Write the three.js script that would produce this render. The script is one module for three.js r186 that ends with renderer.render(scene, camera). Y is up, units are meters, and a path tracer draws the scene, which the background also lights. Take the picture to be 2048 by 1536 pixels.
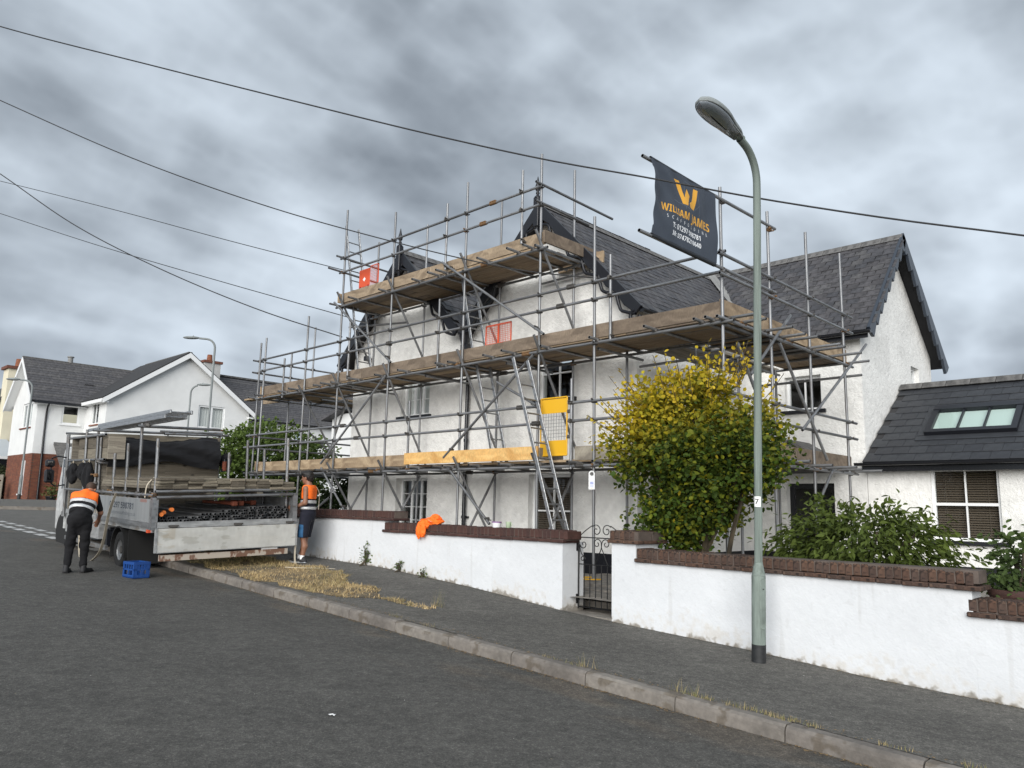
import * as THREE from 'three';
import { mergeGeometries, mergeVertices, toCreasedNormals } from 'three/addons/utils/BufferGeometryUtils.js';
import { ConvexGeometry } from 'three/addons/geometries/ConvexGeometry.js';

// ---------------------------------------------------------------- camera, sky, sun, exposure
const EYE = 1.7, D2R = Math.PI / 180;
const scene = new THREE.Scene();
const camera = new THREE.PerspectiveCamera(53.0, 4 / 3, 0.05, 900);
camera.rotation.order = 'YXZ';
camera.rotation.set(9.17 * D2R, 44.25 * D2R, 1.28 * D2R);
camera.position.set(0, EYE, 0);
const renderer = new THREE.WebGLRenderer({ antialias: true });
renderer.setSize(1024, 768);
renderer.toneMapping = THREE.LinearToneMapping;
renderer.toneMappingExposure = 2.8;
renderer.shadowMap.enabled = true;
const sun = new THREE.DirectionalLight(new THREE.Color(1.0, 0.97, 0.93), 1.5);
sun.position.set(8, 12.5, 21); sun.target.position.set(-9, 0, -8);
sun.castShadow = true; sun.shadow.radius = 100;
Object.assign(sun.shadow.camera, { left: -45, right: 45, top: 45, bottom: -45, near: 1, far: 140 });
sun.shadow.mapSize.set(2048, 2048);
scene.add(sun, sun.target);

function rng(seed) { let a = seed >>> 0; return () => { a = (a + 0x6D2B79F5) | 0; let t = Math.imul(a ^ (a >>> 15), 1 | a); t = (t + Math.imul(t ^ (t >>> 7), 61 | t)) ^ t; return ((t ^ (t >>> 14)) >>> 0) / 4294967296; }; }
const hash3 = (x, y, z) => { let h = Math.imul(x, 374761393) ^ Math.imul(y, 668265263) ^ Math.imul(z, 1274126177); h = Math.imul(h ^ (h >>> 13), 1274126177); return ((h ^ (h >>> 16)) >>> 0) / 4294967296; };
const sm = t => t * t * (3 - 2 * t), lerp = (a, b, t) => a + (b - a) * t, clamp = (x, a = 0, b = 1) => x < a ? a : x > b ? b : x;
const sstep = (a, b, x) => sm(clamp((x - a) / (b - a)));
function vnoise(x, y, z, px = 0, py = 0) {   // value noise; px, py: periods for tiling
  const xi = Math.floor(x), yi = Math.floor(y), zi = Math.floor(z), fx = sm(x - xi), fy = sm(y - yi), fz = sm(z - zi);
  const wx = i => px ? ((i % px) + px) % px : i, wy = i => py ? ((i % py) + py) % py : i;
  const x0 = wx(xi), x1 = wx(xi + 1), y0 = wy(yi), y1 = wy(yi + 1);
  const s = k => lerp(lerp(hash3(x0, y0, k), hash3(x1, y0, k), fx), lerp(hash3(x0, y1, k), hash3(x1, y1, k), fx), fy);
  return fz === 0 ? s(zi) : lerp(s(zi), s(zi + 1), fz);
}
function fbm(x, y, z, oct, per = 0) { let s = 0, a = 0.5, f = 1, n = 0; for (let i = 0; i < oct; i++) { s += a * vnoise(x * f, y * f, z + i * 17, per * f, per * f); n += a; a *= 0.5; f *= 2; } return s / n; }

// overcast sky: layered stratus computed on a cloud sheet, one equirectangular texture
{
  const W = 2048, H = 1024, d = new Float32Array(W * H * 4);
  // broad masses of the cloud sheet: azimuth (deg from -z towards -x), elevation, spread, strength
  const mass = [[12, 36, 13, -.30], [28, 33, 9, .02], [58, 30, 13, -.14], [46, 34, 10, -.15], [26, 24, 9, .20], [8, 25, 9, .17], [14, 14, 8, .22], [33, 20, 8, .08], [64, 22, 12, .10], [72, 30, 8, .12], [62, 12, 11, .10], [50, 20, 10, -.07], [70, 8, 14, .12], [20, 30, 6, .08], [40, 27, 7, -.06]];
  for (let j = 0; j < H; j++) {
    const el = ((j + .5) / H - .5) * Math.PI, y = Math.sin(el), c = Math.cos(el);
    for (let i = 0; i < W; i++) {
      const ph = ((i + .5) / W - .5) * 2 * Math.PI, x = c * Math.cos(ph), z = c * Math.sin(ph), o = (j * W + i) * 4;
      if (y < -.03) { d[o] = .10; d[o + 1] = .105; d[o + 2] = .11; d[o + 3] = 1; continue; }
      const yq = 1 / (Math.max(y, 0) + .62), qx = x * yq * 2.1 + 7, qy = y * yq * 4.0 + (x * .9 - z * .5) * yq * .3 + 3, qz = z * yq * 2.1 + 5;   // lumps a little flatter than wide
      const wx = fbm(qx * .8, qy * .8, qz * .8 + 20, 3) - .5, wy = fbm(qx * .8 + 13, qy * .8, qz * .8 + 60, 3) - .5;
      const n = fbm(qx * 1.1 + wx * 1.5, qy * 1.1 + wy * 1.5, qz * 1.1, 6);
      const puff = (f, o, s) => { let a = .5, t = 0, w = 0, q = f; for (let k = 0; k < s; k++) { t += a * Math.abs(vnoise(qx * q + wx * 2.2 + o, qy * q + wy * 2.2, qz * q + k * 9) * 2 - 1); w += a; a *= .55; q *= 2.03; } return t / w; };
      const n2 = 1 - puff(2.1, 3, 6), n3 = fbm(qx * 7 + wx * 3, qy * 7 + wy * 3, qz * 7, 4);
      const az = Math.atan2(-x, -z) / D2R, e = el / D2R; let m = 0;
      for (const [a, b, s, w] of mass) { const da = (((az - a + 540) % 360) - 180) * Math.cos(b * D2R), de = e - b; m += w * Math.exp(-(da * da + de * de * 1.6) / (s * s)); }
      let v = .53 + (n - .5) * 1.0 + (n2 - .66) * .95 + (n3 - .5) * .55 + m * .95; v = lerp(v, sstep(.12, .92, v), .15);
      const t = clamp(v, 0, 1), hz = Math.exp(-Math.max(y, 0) * 9);
      let r = lerp(.196, .61, t), g = lerp(.228, .688, t), b = lerp(.268, .772, t);
      r = lerp(r, .50, hz * .5); g = lerp(g, .57, hz * .5); b = lerp(b, .66, hz * .5);
      const k = .44; d[o] = r * k; d[o + 1] = g * k; d[o + 2] = b * k; d[o + 3] = 1;
    }
  }
  const sky = new THREE.DataTexture(d, W, H, THREE.RGBAFormat, THREE.FloatType);
  sky.mapping = THREE.EquirectangularReflectionMapping; sky.magFilter = sky.minFilter = THREE.LinearFilter; sky.wrapS = THREE.RepeatWrapping; sky.colorSpace = THREE.LinearSRGBColorSpace; sky.needsUpdate = true;
  scene.background = sky; scene.environment = sky;
}

// ---------------------------------------------------------------- helpers
const V = (x, y, z) => new THREE.Vector3(x, y, z);
const taken = {};
function numbered(n) { const k = taken[n] = (taken[n] ?? -1) + 1; return k ? `${n}_${String(k).padStart(3, '0')}` : n; }
function tag(o, label, category, group, kind) { o.userData.label = label; if (category) o.userData.category = category; if (group) o.userData.group = group; if (kind) o.userData.kind = kind; return o; }
function thing(name, label, category, pos = [0, 0, 0], ry = 0, group) { const g = new THREE.Group(); g.name = numbered(name); g.position.set(...pos); g.rotation.y = ry; scene.add(g); return tag(g, label, category, group); }
function part(name, geo, mat, parent = scene) { const m = new THREE.Mesh(geo, mat); m.name = parent === scene ? numbered(name) : name; m.castShadow = m.receiveShadow = true; parent.add(m); return m; }
function single(name, label, category, geo, mat, group) { return tag(part(name, geo, mat), label, category, group); }
function structure(name, geo, mat) { const m = part(name, geo, mat); m.userData.kind = 'structure'; return m; }
function sub(name, parent) { const g = new THREE.Group(); g.name = name; parent.add(g); return g; }
const bx = (x0, x1, y0, y1, z0, z1) => new THREE.BoxGeometry(Math.abs(x1 - x0), Math.abs(y1 - y0), Math.abs(z1 - z0)).translate((x0 + x1) / 2, (y0 + y1) / 2, (z0 + z1) / 2);
function flat(g) { const r = g.index ? g.toNonIndexed() : g; for (const k of Object.keys(r.attributes)) if (!['position', 'normal', 'uv', 'color'].includes(k)) r.deleteAttribute(k); return r; }
const merge = l => { const a = l.map(flat), col = a.every(g => g.attributes.color); a.forEach(g => { if (!col) g.deleteAttribute('color'); if (!g.attributes.uv) g.setAttribute('uv', new THREE.BufferAttribute(new Float32Array(g.attributes.position.count * 2), 2)); }); return mergeGeometries(a); };
function metreUV(g0, ox = 0, oy = 0) {   // uv in metres by the dominant axis of each face
  const g = flat(g0), p = g.attributes.position, uv = new Float32Array(p.count * 2), a = V(), b = V(), c = V(), n = V();
  for (let i = 0; i < p.count; i += 3) {
    a.fromBufferAttribute(p, i); b.fromBufferAttribute(p, i + 1); c.fromBufferAttribute(p, i + 2);
    n.subVectors(b, a).cross(c.clone().sub(a)); const X = Math.abs(n.x), Y = Math.abs(n.y), Z = Math.abs(n.z);
    [a, b, c].forEach((q, k) => { const [s, t] = Y > X && Y > Z ? [q.x, q.z] : X > Z ? [q.z, q.y] : [q.x, q.y]; uv[(i + k) * 2] = s + ox; uv[(i + k) * 2 + 1] = t + oy; });
  }
  g.setAttribute('uv', new THREE.BufferAttribute(uv, 2)); return g;
}
function chamfer(w, h, d, c = .006) { const P = []; for (const sx of [-1, 1]) for (const sy of [-1, 1]) for (const sz of [-1, 1]) for (let k = 0; k < 3; k++) P.push(V(sx * (w / 2 - (k === 0 ? 0 : c)), sy * (h / 2 - (k === 1 ? 0 : c)), sz * (d / 2 - (k === 2 ? 0 : c)))); return metreUV(new ConvexGeometry(P)); }
function quadSheet(P, nx, nz) { // P(i/nx, j/nz) -> [x,y,z]; sheet facing up when u->+x, v->-z
  const pos = [], uv = [], idx = []; for (let j = 0; j <= nz; j++) for (let i = 0; i <= nx; i++) { const q = P(i / nx, j / nz); pos.push(...q); uv.push(q[0], -q[2]); }
  for (let j = 0; j < nz; j++) for (let i = 0; i < nx; i++) { const a = j * (nx + 1) + i; idx.push(a, a + 1, a + nx + 2, a, a + nx + 2, a + nx + 1); }
  const g = new THREE.BufferGeometry(); g.setAttribute('position', new THREE.Float32BufferAttribute(pos, 3)); g.setAttribute('uv', new THREE.Float32BufferAttribute(uv, 2)); g.setIndex(idx); g.computeVertexNormals(); return g;
}
function tint(g, fn) { const p = g.attributes.position, c = new Float32Array(p.count * 3); for (let i = 0; i < p.count; i++) { const q = fn(p.getX(i), p.getY(i), p.getZ(i)); c.set(q, i * 3); } g.setAttribute('color', new THREE.BufferAttribute(c, 3)); return g; }
function strip(pts, r, seg = 24, rs = 7, closed = false) { return new THREE.TubeGeometry(new THREE.CatmullRomCurve3(pts.map(p => p.isVector3 ? p : V(...p)), closed, 'centripetal'), seg, r, rs, closed); }
function ribbon(pts, w, t, seg = 30, side = V(0, 0, 1)) { // flat strap along a path
  const cu = new THREE.CatmullRomCurve3(pts.map(p => V(...p))), pos = [], idx = [];
  for (let i = 0; i <= seg; i++) { const p = cu.getPoint(i / seg), d = cu.getTangent(i / seg), n = V().crossVectors(d, side).normalize(); for (const [a, b] of [[-1, -1], [1, -1], [1, 1], [-1, 1]]) { const q = p.clone().addScaledVector(side, a * w / 2).addScaledVector(n, b * t / 2); pos.push(q.x, q.y, q.z); } }
  for (let i = 0; i < seg; i++) for (let k = 0; k < 4; k++) { const a = i * 4 + k, b = i * 4 + (k + 1) % 4; idx.push(a, b, b + 4, a, b + 4, a + 4); }
  idx.push(0, 2, 1, 0, 3, 2); const e = seg * 4; idx.push(e, e + 1, e + 2, e, e + 2, e + 3);
  const g = new THREE.BufferGeometry(); g.setAttribute('position', new THREE.Float32BufferAttribute(pos, 3)); g.setIndex(idx); const f = flat(g); f.computeVertexNormals(); f.setAttribute('uv', new THREE.BufferAttribute(new Float32Array(f.attributes.position.count * 2), 2)); return f;
}
function extrude(pts, depth, holes = [], bevel = 0) { const s = new THREE.Shape(pts.map(p => new THREE.Vector2(...p))); for (const h of holes) s.holes.push(new THREE.Path(h.map(p => new THREE.Vector2(...p)))); return new THREE.ExtrudeGeometry(s, { depth, bevelEnabled: bevel > 0, bevelSize: bevel, bevelThickness: bevel, bevelSegments: 1, curveSegments: 8 }); }
const rect = (x0, x1, y0, y1) => [[x0, y0], [x1, y0], [x1, y1], [x0, y1]];

// ---------------------------------------------------------------- textures
function tex(w, h, fn, srgb = true, sx = 1, sy = sx) {
  const d = new Uint8Array(w * h * 4); for (let j = 0; j < h; j++) for (let i = 0; i < w; i++) { const c = fn(i / w, j / h, i, j), o = (j * w + i) * 4; if (typeof c === 'number') d[o] = d[o + 1] = d[o + 2] = clamp(c) * 255; else { d[o] = clamp(c[0]) * 255; d[o + 1] = clamp(c[1]) * 255; d[o + 2] = clamp(c[2]) * 255; } d[o + 3] = 255; }
  const t = new THREE.DataTexture(d, w, h); t.wrapS = t.wrapT = THREE.RepeatWrapping; t.magFilter = THREE.LinearFilter; t.minFilter = THREE.LinearMipmapLinearFilter; t.generateMipmaps = true; if (srgb) t.colorSpace = THREE.SRGBColorSpace; t.repeat.set(1 / sx, 1 / sy); t.needsUpdate = true; return t;
}
const mul = (c, k) => [c[0] * k, c[1] * k, c[2] * k], mixc = (a, b, t) => [lerp(a[0], b[0], t), lerp(a[1], b[1], t), lerp(a[2], b[2], t)];
const std = o => new THREE.MeshStandardMaterial({ roughness: .85, ...o });
const lin = (r, g, b) => new THREE.Color().setRGB(r, g, b);

// ground surfaces: a fine aggregate, shared by road and footway
const aggregate = tex(1024, 1024, (u, v, i, j) => { const f = hash3(i, j, 3), g = hash3(i >> 1, j >> 1, 7), m = fbm(u * 24, v * 24, 2, 4, 24), l = fbm(u * 4, v * 4, 9, 4, 4); const h = vnoise(u * 150, v * 150, 31, 150, 150), h2 = vnoise(u * 70, v * 70, 37, 70, 70), chip = h > .80 ? (h - .8) * 1.1 : 0; const k = .60 + (f - .5) * .20 + (g - .5) * .24 + (m - .5) * .20 + (l - .5) * .10 + (h - .5) * .16 + (h2 - .5) * .10 + chip * .7; return [k, k * .995, k * .98]; }, true, 1.6);
const aggregateBump = tex(512, 512, (u, v, i, j) => .5 + (hash3(i >> 1, j >> 1, 5) - .5) * .6 + (fbm(u * 60, v * 60, 4, 2, 60) - .5) * .8, false, .8);
const roughcastBump = tex(512, 512, (u, v) => { const a = fbm(u * 26, v * 26, 1, 3, 26), b = fbm(u * 70, v * 70, 9, 2, 70); return clamp(a * .75 + b * .4 - .1); }, false, 1.1);
const roughcast = tex(512, 512, (u, v, i, j) => { const a = fbm(u * 5, v * 5, 3, 5, 5), b = fbm(u * 40, v * 40, 12, 3, 40), s = sstep(.60, .74, fbm(u * 7, v * 7, 31, 5, 7)) * .04; const k = .955 + (a - .5) * .07 + (b - .5) * .09 - s; return [k, k * .998, k * .985]; }, true, 3.7);
const smoothRender = tex(512, 512, (u, v) => { const a = fbm(u * 6, v * 6, 6, 5, 6); const k = .93 + (a - .5) * .07; return [k, k, k * .99]; }, true, 3);
const grain = (seed, base, dark, knots) => tex(512, 128, (u, v, i, j) => { // plank grain along u
  const w = fbm(u * 3, v * 3, seed, 3, 3) * 1.6, l = fbm(u * 5, v * 42 + w * 6, seed + 4, 4), f = hash3(i >> 2, j, seed) * .12, st = fbm(u * 4, v * 4, seed + 40, 4, 4); let k = clamp((l - .3) * 2.0); let c = mixc(base, dark, k * .85); c = mul(c, .94 + f + (st - .5) * .16);
  if (knots) for (let q = 0; q < 5; q++) { const dx = (u - hash3(q, 1, seed)) * 8, dy = (v - .2 - .6 * hash3(q, 2, seed)) * 2, r = Math.hypot(dx, dy); if (r < .2) c = mixc(c, mul(dark, .55), sstep(.2, .06, r)); } return c; }, true, 2.2, .5);
const woodTex = [grain(3, [.74, .66, .55], [.55, .47, .38], true), grain(9, [.70, .63, .54], [.50, .44, .37], true), grain(15, [.64, .58, .51], [.46, .41, .36], false)];
const greyWoodTex = [grain(23, [.66, .63, .57], [.46, .43, .39], false), grain(29, [.58, .55, .50], [.38, .36, .32], true)];
const pineTex = grain(35, [.90, .74, .48], [.80, .60, .34], true);
const speck = tex(256, 256, (u, v, i, j) => { const a = fbm(u * 6, v * 6, 4, 4, 6), b = hash3(i, j, 8); const k = .82 + (a - .5) * .35 + (b - .5) * .10; return [k, k, k]; }, true, .5);
const kerbTex = tex(512, 512, (u, v, i, j) => { const a = fbm(u * 5, v * 5, 4, 5, 5), b = fbm(u * 60, v * 60, 9, 3, 60), s = sstep(.58, .7, fbm(u * 14, v * 14, 51, 4, 14)); const k = .80 + (a - .5) * .28 + (b - .5) * .16; return mixc([k, k, k], [k * .72, k * .68, k * .62], s * .55); }, true, 1.9);
const brickTex = tex(512, 512, (u, v, i, j) => { const a = fbm(u * 10, v * 10, 4, 5, 10), s = sstep(.57, .66, fbm(u * 22, v * 22, 40, 5, 22)), d = sstep(.55, .68, fbm(u * 16, v * 16, 70, 4, 16)); let k = .72 + (a - .5) * .6; return mixc(mixc([k, k, k], [k * .45, k * .45, k * .46], d * .7), [1, 1, .97], s * .75); }, true, .8);
const galvTex = tex(256, 256, (u, v, i, j) => { const a = fbm(u * 4, v * 24, 4, 4), b = fbm(u * 16, v * 16, 14, 3, 16), r = sstep(.63, .75, fbm(u * 6, v * 20, 44, 4)); let k = .84 + (a - .5) * .30 + (b - .5) * .18; return mixc([k, k, k], [k * .78, k * .70, k * .62], r * .6); });
const slateBump = tex(256, 256, (u, v) => fbm(u * 8, v * 8, 3, 4, 8), false, .5);
const lichen = tex(512, 512, (u, v, i, j) => { const a = fbm(u * 12, v * 12, 4, 5, 12), s = sstep(.62, .70, fbm(u * 30, v * 30, 40, 4, 30)), b = hash3(i, j, 2); let k = .80 + (a - .5) * .5 + (b - .5) * .12; return mixc([k, k, k], [.95, .95, .92], s * .42); }, true, .8);
const barkTex = tex(128, 256, (u, v) => { const a = fbm(u * 10, v * 4, 4, 4, 10); const k = .5 + (a - .5) * .6; return [k, k * .95, k * .85]; });

// ---------------------------------------------------------------- materials
const M = {};
M.asphalt = std({ map: aggregate, bumpMap: aggregateBump, bumpScale: .004, color: lin(.222, .215, .202), roughness: .93, vertexColors: true });
M.footway = std({ map: aggregate, bumpMap: aggregateBump, bumpScale: .004, color: lin(.310, .297, .275), roughness: .93, vertexColors: true });
M.earth = std({ map: aggregate, color: lin(.19, .17, .12), vertexColors: false });
M.kerb = [0, 1, 2].map(i => std({ map: kerbTex, bumpMap: aggregateBump, bumpScale: .002, color: lin(.315 - i * .025, .285 - i * .024, .25 - i * .02) }));
M.marking = std({ map: speck, color: lin(.72, .72, .70), roughness: .8 });
M.roughcast = std({ map: roughcast, bumpMap: roughcastBump, bumpScale: .014, color: lin(.90, .90, .895), roughness: .95 });
M.smooth = std({ map: smoothRender, color: lin(.84, .85, .86), roughness: .9 });
M.cream = std({ map: smoothRender, color: lin(.80, .74, .58), roughness: .9 });
M.blackPaint = std({ color: lin(.009, .010, .014), roughness: .42 });
M.blackGloss = std({ color: lin(.012, .013, .016), roughness: .25 });
M.bluegrey = std({ color: lin(.028, .036, .050), roughness: .4 });
M.whitePaint = std({ color: lin(.78, .79, .79), roughness: .42 });
M.greyFrame = std({ color: lin(.36, .38, .40), roughness: .45 });
M.glass = new THREE.MeshPhysicalMaterial({ color: lin(.93, .96, .95), roughness: .03, transmission: 1, thickness: 0, ior: 1.5, metalness: 0 });
M.roofGlass = new THREE.MeshPhysicalMaterial({ color: lin(.86, .94, .91), roughness: .02, transmission: 1, thickness: 0, ior: 1.6 });
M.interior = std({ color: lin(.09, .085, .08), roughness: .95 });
M.curtain = std({ color: lin(.55, .55, .54), roughness: .95 });
M.blind = std({ color: lin(.11, .085, .064), roughness: .6 });
M.slate = [[.075, .074, .082], [.062, .062, .070], [.092, .088, .094], [.070, .066, .070], [.105, .102, .105], [.083, .079, .084]].map(c => std({ map: lichen, bumpMap: slateBump, bumpScale: .004, color: lin(c[0], c[1] * .99, c[2] * .985), roughness: .62 }));
M.slateMass = std({ bumpMap: slateBump, bumpScale: .004, map: lichen, color: lin(1, 1, 1), vertexColors: true, roughness: .62 });
M.felt = std({ color: lin(.03, .03, .032), roughness: .95 });
M.tile = [[.046, .050, .058], [.052, .056, .064], [.041, .044, .052]].map(c => std({ map: speck, color: lin(...c), roughness: .55 }));
M.ridge = std({ map: lichen, color: lin(.17, .165, .16), roughness: .8 });
M.lead = std({ map: speck, color: lin(.32, .32, .31), roughness: .6 });
M.brick = [[.108, .055, .036], [.090, .049, .034], [.125, .066, .043], [.080, .046, .034], [.10, .060, .045]].map(c => std({ map: brickTex, bumpMap: roughcastBump, bumpScale: .006, color: lin(c[0] * 1.35, c[1] * 1.42, c[2] * 1.45) }));
M.brickDark = [[.078, .034, .027], [.066, .031, .026], [.090, .040, .031]].map(c => std({ map: lichen, color: lin(...c), roughness: .8 }));
M.redBrick = [[.30, .105, .060], [.26, .09, .055], [.33, .125, .07], [.22, .085, .055]].map(c => std({ map: speck, color: lin(...c) }));
M.mortar = std({ map: speck, color: lin(.16, .125, .105) });
M.galv = [.31, .26, .36].map(k => std({ map: galvTex, color: lin(k, k * 1.02, k * 1.05), metalness: .55, roughness: .46 }));
M.coupler = std({ map: speck, color: lin(.16, .15, .14), metalness: .5, roughness: .55 });
M.couplerRust = std({ map: speck, color: lin(.30, .17, .08), metalness: .3, roughness: .7 });
M.board = [0, 1, 2, 0, 1, 2].map((k, i) => std({ map: woodTex[k], color: lin(...[[.82, .80, .77], [.75, .73, .70], [.66, .64, .62], [.90, .88, .84], [.78, .74, .68], [.60, .58, .56]][i]), roughness: .9 }));
M.greyBoard = greyWoodTex.map(t => std({ map: t, color: lin(.8, .8, .8), roughness: .92 }));
M.pine = std({ map: pineTex, color: lin(.88, .88, .88), roughness: .75 });
M.alu = std({ map: galvTex, color: lin(.44, .45, .46), metalness: .7, roughness: .36 });
M.lampGreen = std({ map: speck, color: lin(.27, .325, .29), roughness: .78 });
M.lampGrey = std({ map: speck, color: lin(.32, .35, .35), roughness: .75 });
M.lampBlack = std({ map: speck, color: lin(.03, .032, .034), roughness: .6 });
M.yellow = std({ color: lin(.72, .40, .015), roughness: .45 });
M.orangePlastic = std({ color: lin(.62, .085, .028), roughness: .5 });
M.hivis = std({ color: lin(1.0, .17, .012), roughness: .75, emissive: lin(0, 0, 0) });
M.reflective = std({ color: lin(.55, .56, .57), roughness: .45, metalness: .3 });
M.wire = std({ color: lin(.02, .021, .023), roughness: .7 });
M.iron = std({ color: lin(.012, .012, .013), roughness: .4, metalness: .3 });
M.bark = std({ map: barkTex, color: lin(.28, .25, .20), roughness: .95 });
M.leaf = new THREE.MeshPhysicalMaterial({ color: lin(1, 1, 1), vertexColors: true, roughness: .7, specularIntensity: .4, transmission: .3, thickness: 0, side: THREE.DoubleSide });
M.litter = std({ vertexColors: true, roughness: .95, side: THREE.DoubleSide });
M.rubber = std({ color: lin(.012, .012, .012), roughness: .85 });
M.truckWhite = std({ map: speck, color: lin(.74, .75, .74), roughness: .35 });
M.truckAlu = std({ map: galvTex, color: lin(.50, .51, .51), metalness: .35, roughness: .42 });
M.cloth = std({ color: lin(.0045, .0045, .006), roughness: .95 });
M.tarp = std({ color: lin(.009, .0095, .012), roughness: .9 });
M.skin = std({ color: lin(.36, .17, .105), roughness: .55 });
M.skinTan = std({ color: lin(.24, .115, .07), roughness: .55 });
M.strap = std({ color: lin(.52, .46, .36), roughness: .85 });
M.blueCrate = std({ color: lin(.012, .062, .25), roughness: .4 });
M.terracotta = std({ map: speck, color: lin(.33, .12, .06) });
M.redPlastic = std({ color: lin(.42, .03, .02), roughness: .45 });
M.concrete = std({ map: speck, bumpMap: aggregateBump, bumpScale: .003, color: lin(.36, .33, .29) });
M.chrome = std({ color: lin(.75, .77, .78), metalness: 1, roughness: .06 });
M.rust = std({ map: speck, color: lin(.22, .055, .025), roughness: .8 });
M.capOrange = std({ color: lin(.75, .20, .04), roughness: .5 });
M.rustBar = std({ map: tex(512, 64, (u, v) => { const a = fbm(u * 26, v * 3, 5, 4), s = sstep(.46, .56, a + (u > .55 ? -.04 : .03)); return mixc([.44, .33, .27], [.72, .69, .64], s * .85); }, true, 2.4, .4), roughness: .7 });
M.tailPaint = std({ map: tex(512, 128, (u, v, i, j) => { const a = fbm(u * 8, v * 3, 5, 5), b = sstep(.60, .72, fbm(u * 16, v * 6, 31, 4)), c = fbm(u * 60, v * 4, 12, 3), ru = sstep(.55, .7, fbm(u * 9, v * 5, 61, 4)) * (u < .12 || u > .93 ? 1 : .15); let k = .80 + (a - .5) * .14 + (c - .5) * .06; return mixc(mixc([k, k, k * .98], [.60, .59, .55], b * .35), [.62, .52, .38], ru * .22); }, true, 2.4, .4), color: lin(.80, .80, .79), roughness: .42 });
const fenceBoard = metreUV(new THREE.BoxGeometry(.145, 1.7, .022));
const rungGeo = new THREE.CylinderGeometry(.0145, .0145, .32, 8).rotateX(Math.PI / 2);
M.hair = std({ color: lin(.010, .008, .007), roughness: .6 });
M.hairBrown = std({ color: lin(.055, .03, .018), roughness: .7 });
M.navy = std({ color: lin(.007, .008, .018), roughness: .9 });
M.shortBlue = std({ color: lin(.02, .09, .20), roughness: .85 });
M.shoe = std({ color: lin(.02, .02, .022), roughness: .7 });
M.paleBlind = std({ color: lin(.55, .60, .58), roughness: .9 });
M.loadBoard = [0, 1, 0].map((k, i) => std({ map: greyWoodTex[k], color: lin(...[[.56, .55, .52], [.46, .44, .41], [.64, .62, .58]][i]), roughness: .92 }));
// ---------------------------------------------------------------- heights of road and footway
const lut = (X, Y) => x => { if (x <= X[0]) return Y[0]; for (let i = 1; i < X.length; i++) if (x <= X[i]) return lerp(Y[i - 1], Y[i], (x - X[i - 1]) / (X[i] - X[i - 1])); return Y[Y.length - 1]; };
const roadY = lut([-300, -200, -80, -45, -30, -20, -14, 0, 20, 60, 200], [2.5, 2.3, 1.7, 1.45, 1.15, .84, .602, -.035, -.9, -1.8, -4]);
const wallBaseY = lut([-40, -18, -13, -10.64, -8.46, -6.7, -5.9, -4.05, -2.9, -1.9, 0, 20, 60], [1.45, .95, .742, .693, .561, .406, .359, .27, .19, .15, .07, -.75, -1.6]);
const ZK = -5.6, ZW = -7.9;   // kerb face, boundary wall face
const kerbTop = x => roadY(x) + .115;
const footY = (x, z) => { const t = clamp((ZK - .13 - z) / (ZK - .13 - ZW)); return lerp(kerbTop(x) + .004, wallBaseY(x), t) + (t > 0 && t < 1 ? (fbm(x * .8, z * .8, 3, 3) - .5) * .02 : 0); };
const shadeNoise = (x, z, s = 0) => { const a = fbm(x * .35 + s, z * .35, 6, 4), b = fbm(x * 1.7 + s, z * 1.7, 9, 3), k = 1 + (a - .5) * .16 + (b - .5) * .10; return [k * 1.0, k, k * .99]; };
const dust = (x, z) => sstep(.46, .62, fbm(x * 1.1, z * 3.2, 41, 4) + (-.35 - Math.abs(z - ZK - .05)) * .30 + .12) * .55;
const gardenY = lut([-60, -22, -17, -10, -8, 30], [1.1, .86, .72, .60, .57, .50]);

{ // terrain under everything
  const g = quadSheet((u, v) => { const x = -420 + u * 620, z = 160 - v * 560; return [x, roadY(x) - .12 - (Math.abs(z) > 120 ? 0 : 0), z]; }, 120, 60);
  structure('ground', g, M.earth);
}
{ // carriageway and the mouth of the side road
  const a = quadSheet((u, v) => { const x = -60 + u * 80, z = 2.4 - v * (2.4 - ZK); return [x, roadY(x) - .0, z]; }, 500, 90);
  structure('road', merge([tint(a, (x, y, z) => { const k = shadeNoise(x, z), d = dust(x, z), s = sstep(.66, .72, fbm(x * .9 + 3, z * 2.2, 91, 4)) * .10; return mixc(mul(k, 1 - s), [1.55 * k[0], 1.3 * k[1], 1.08 * k[2]], d); })]), M.asphalt);
  const b = quadSheet((u, v) => { const x = -34.6 + u * 16.1, z = ZK - v * 60; return [x, roadY(x), z]; }, 60, 80);
  structure('side_road', tint(b, (x, y, z) => mul(shadeNoise(x, z, 30), 1.35)), M.asphalt);
}
const rk = rng(5);
{ // footway on the near side of the wall
  const g = quadSheet((u, v) => { const x = -17.6 + u * 37, z = ZK - .125 - v * (ZK - .125 - ZW + .02); return [x, footY(x, z), z]; }, 260, 18);
  structure('footway', tint(g, (x, y, z) => { const k = shadeNoise(x, z, 60), p = sstep(.52, .6, fbm(x * .6 + 4, z * .9, 77, 3)) * .16; return mul(k, 1 - p * .8); }), M.footway);
}
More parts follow.
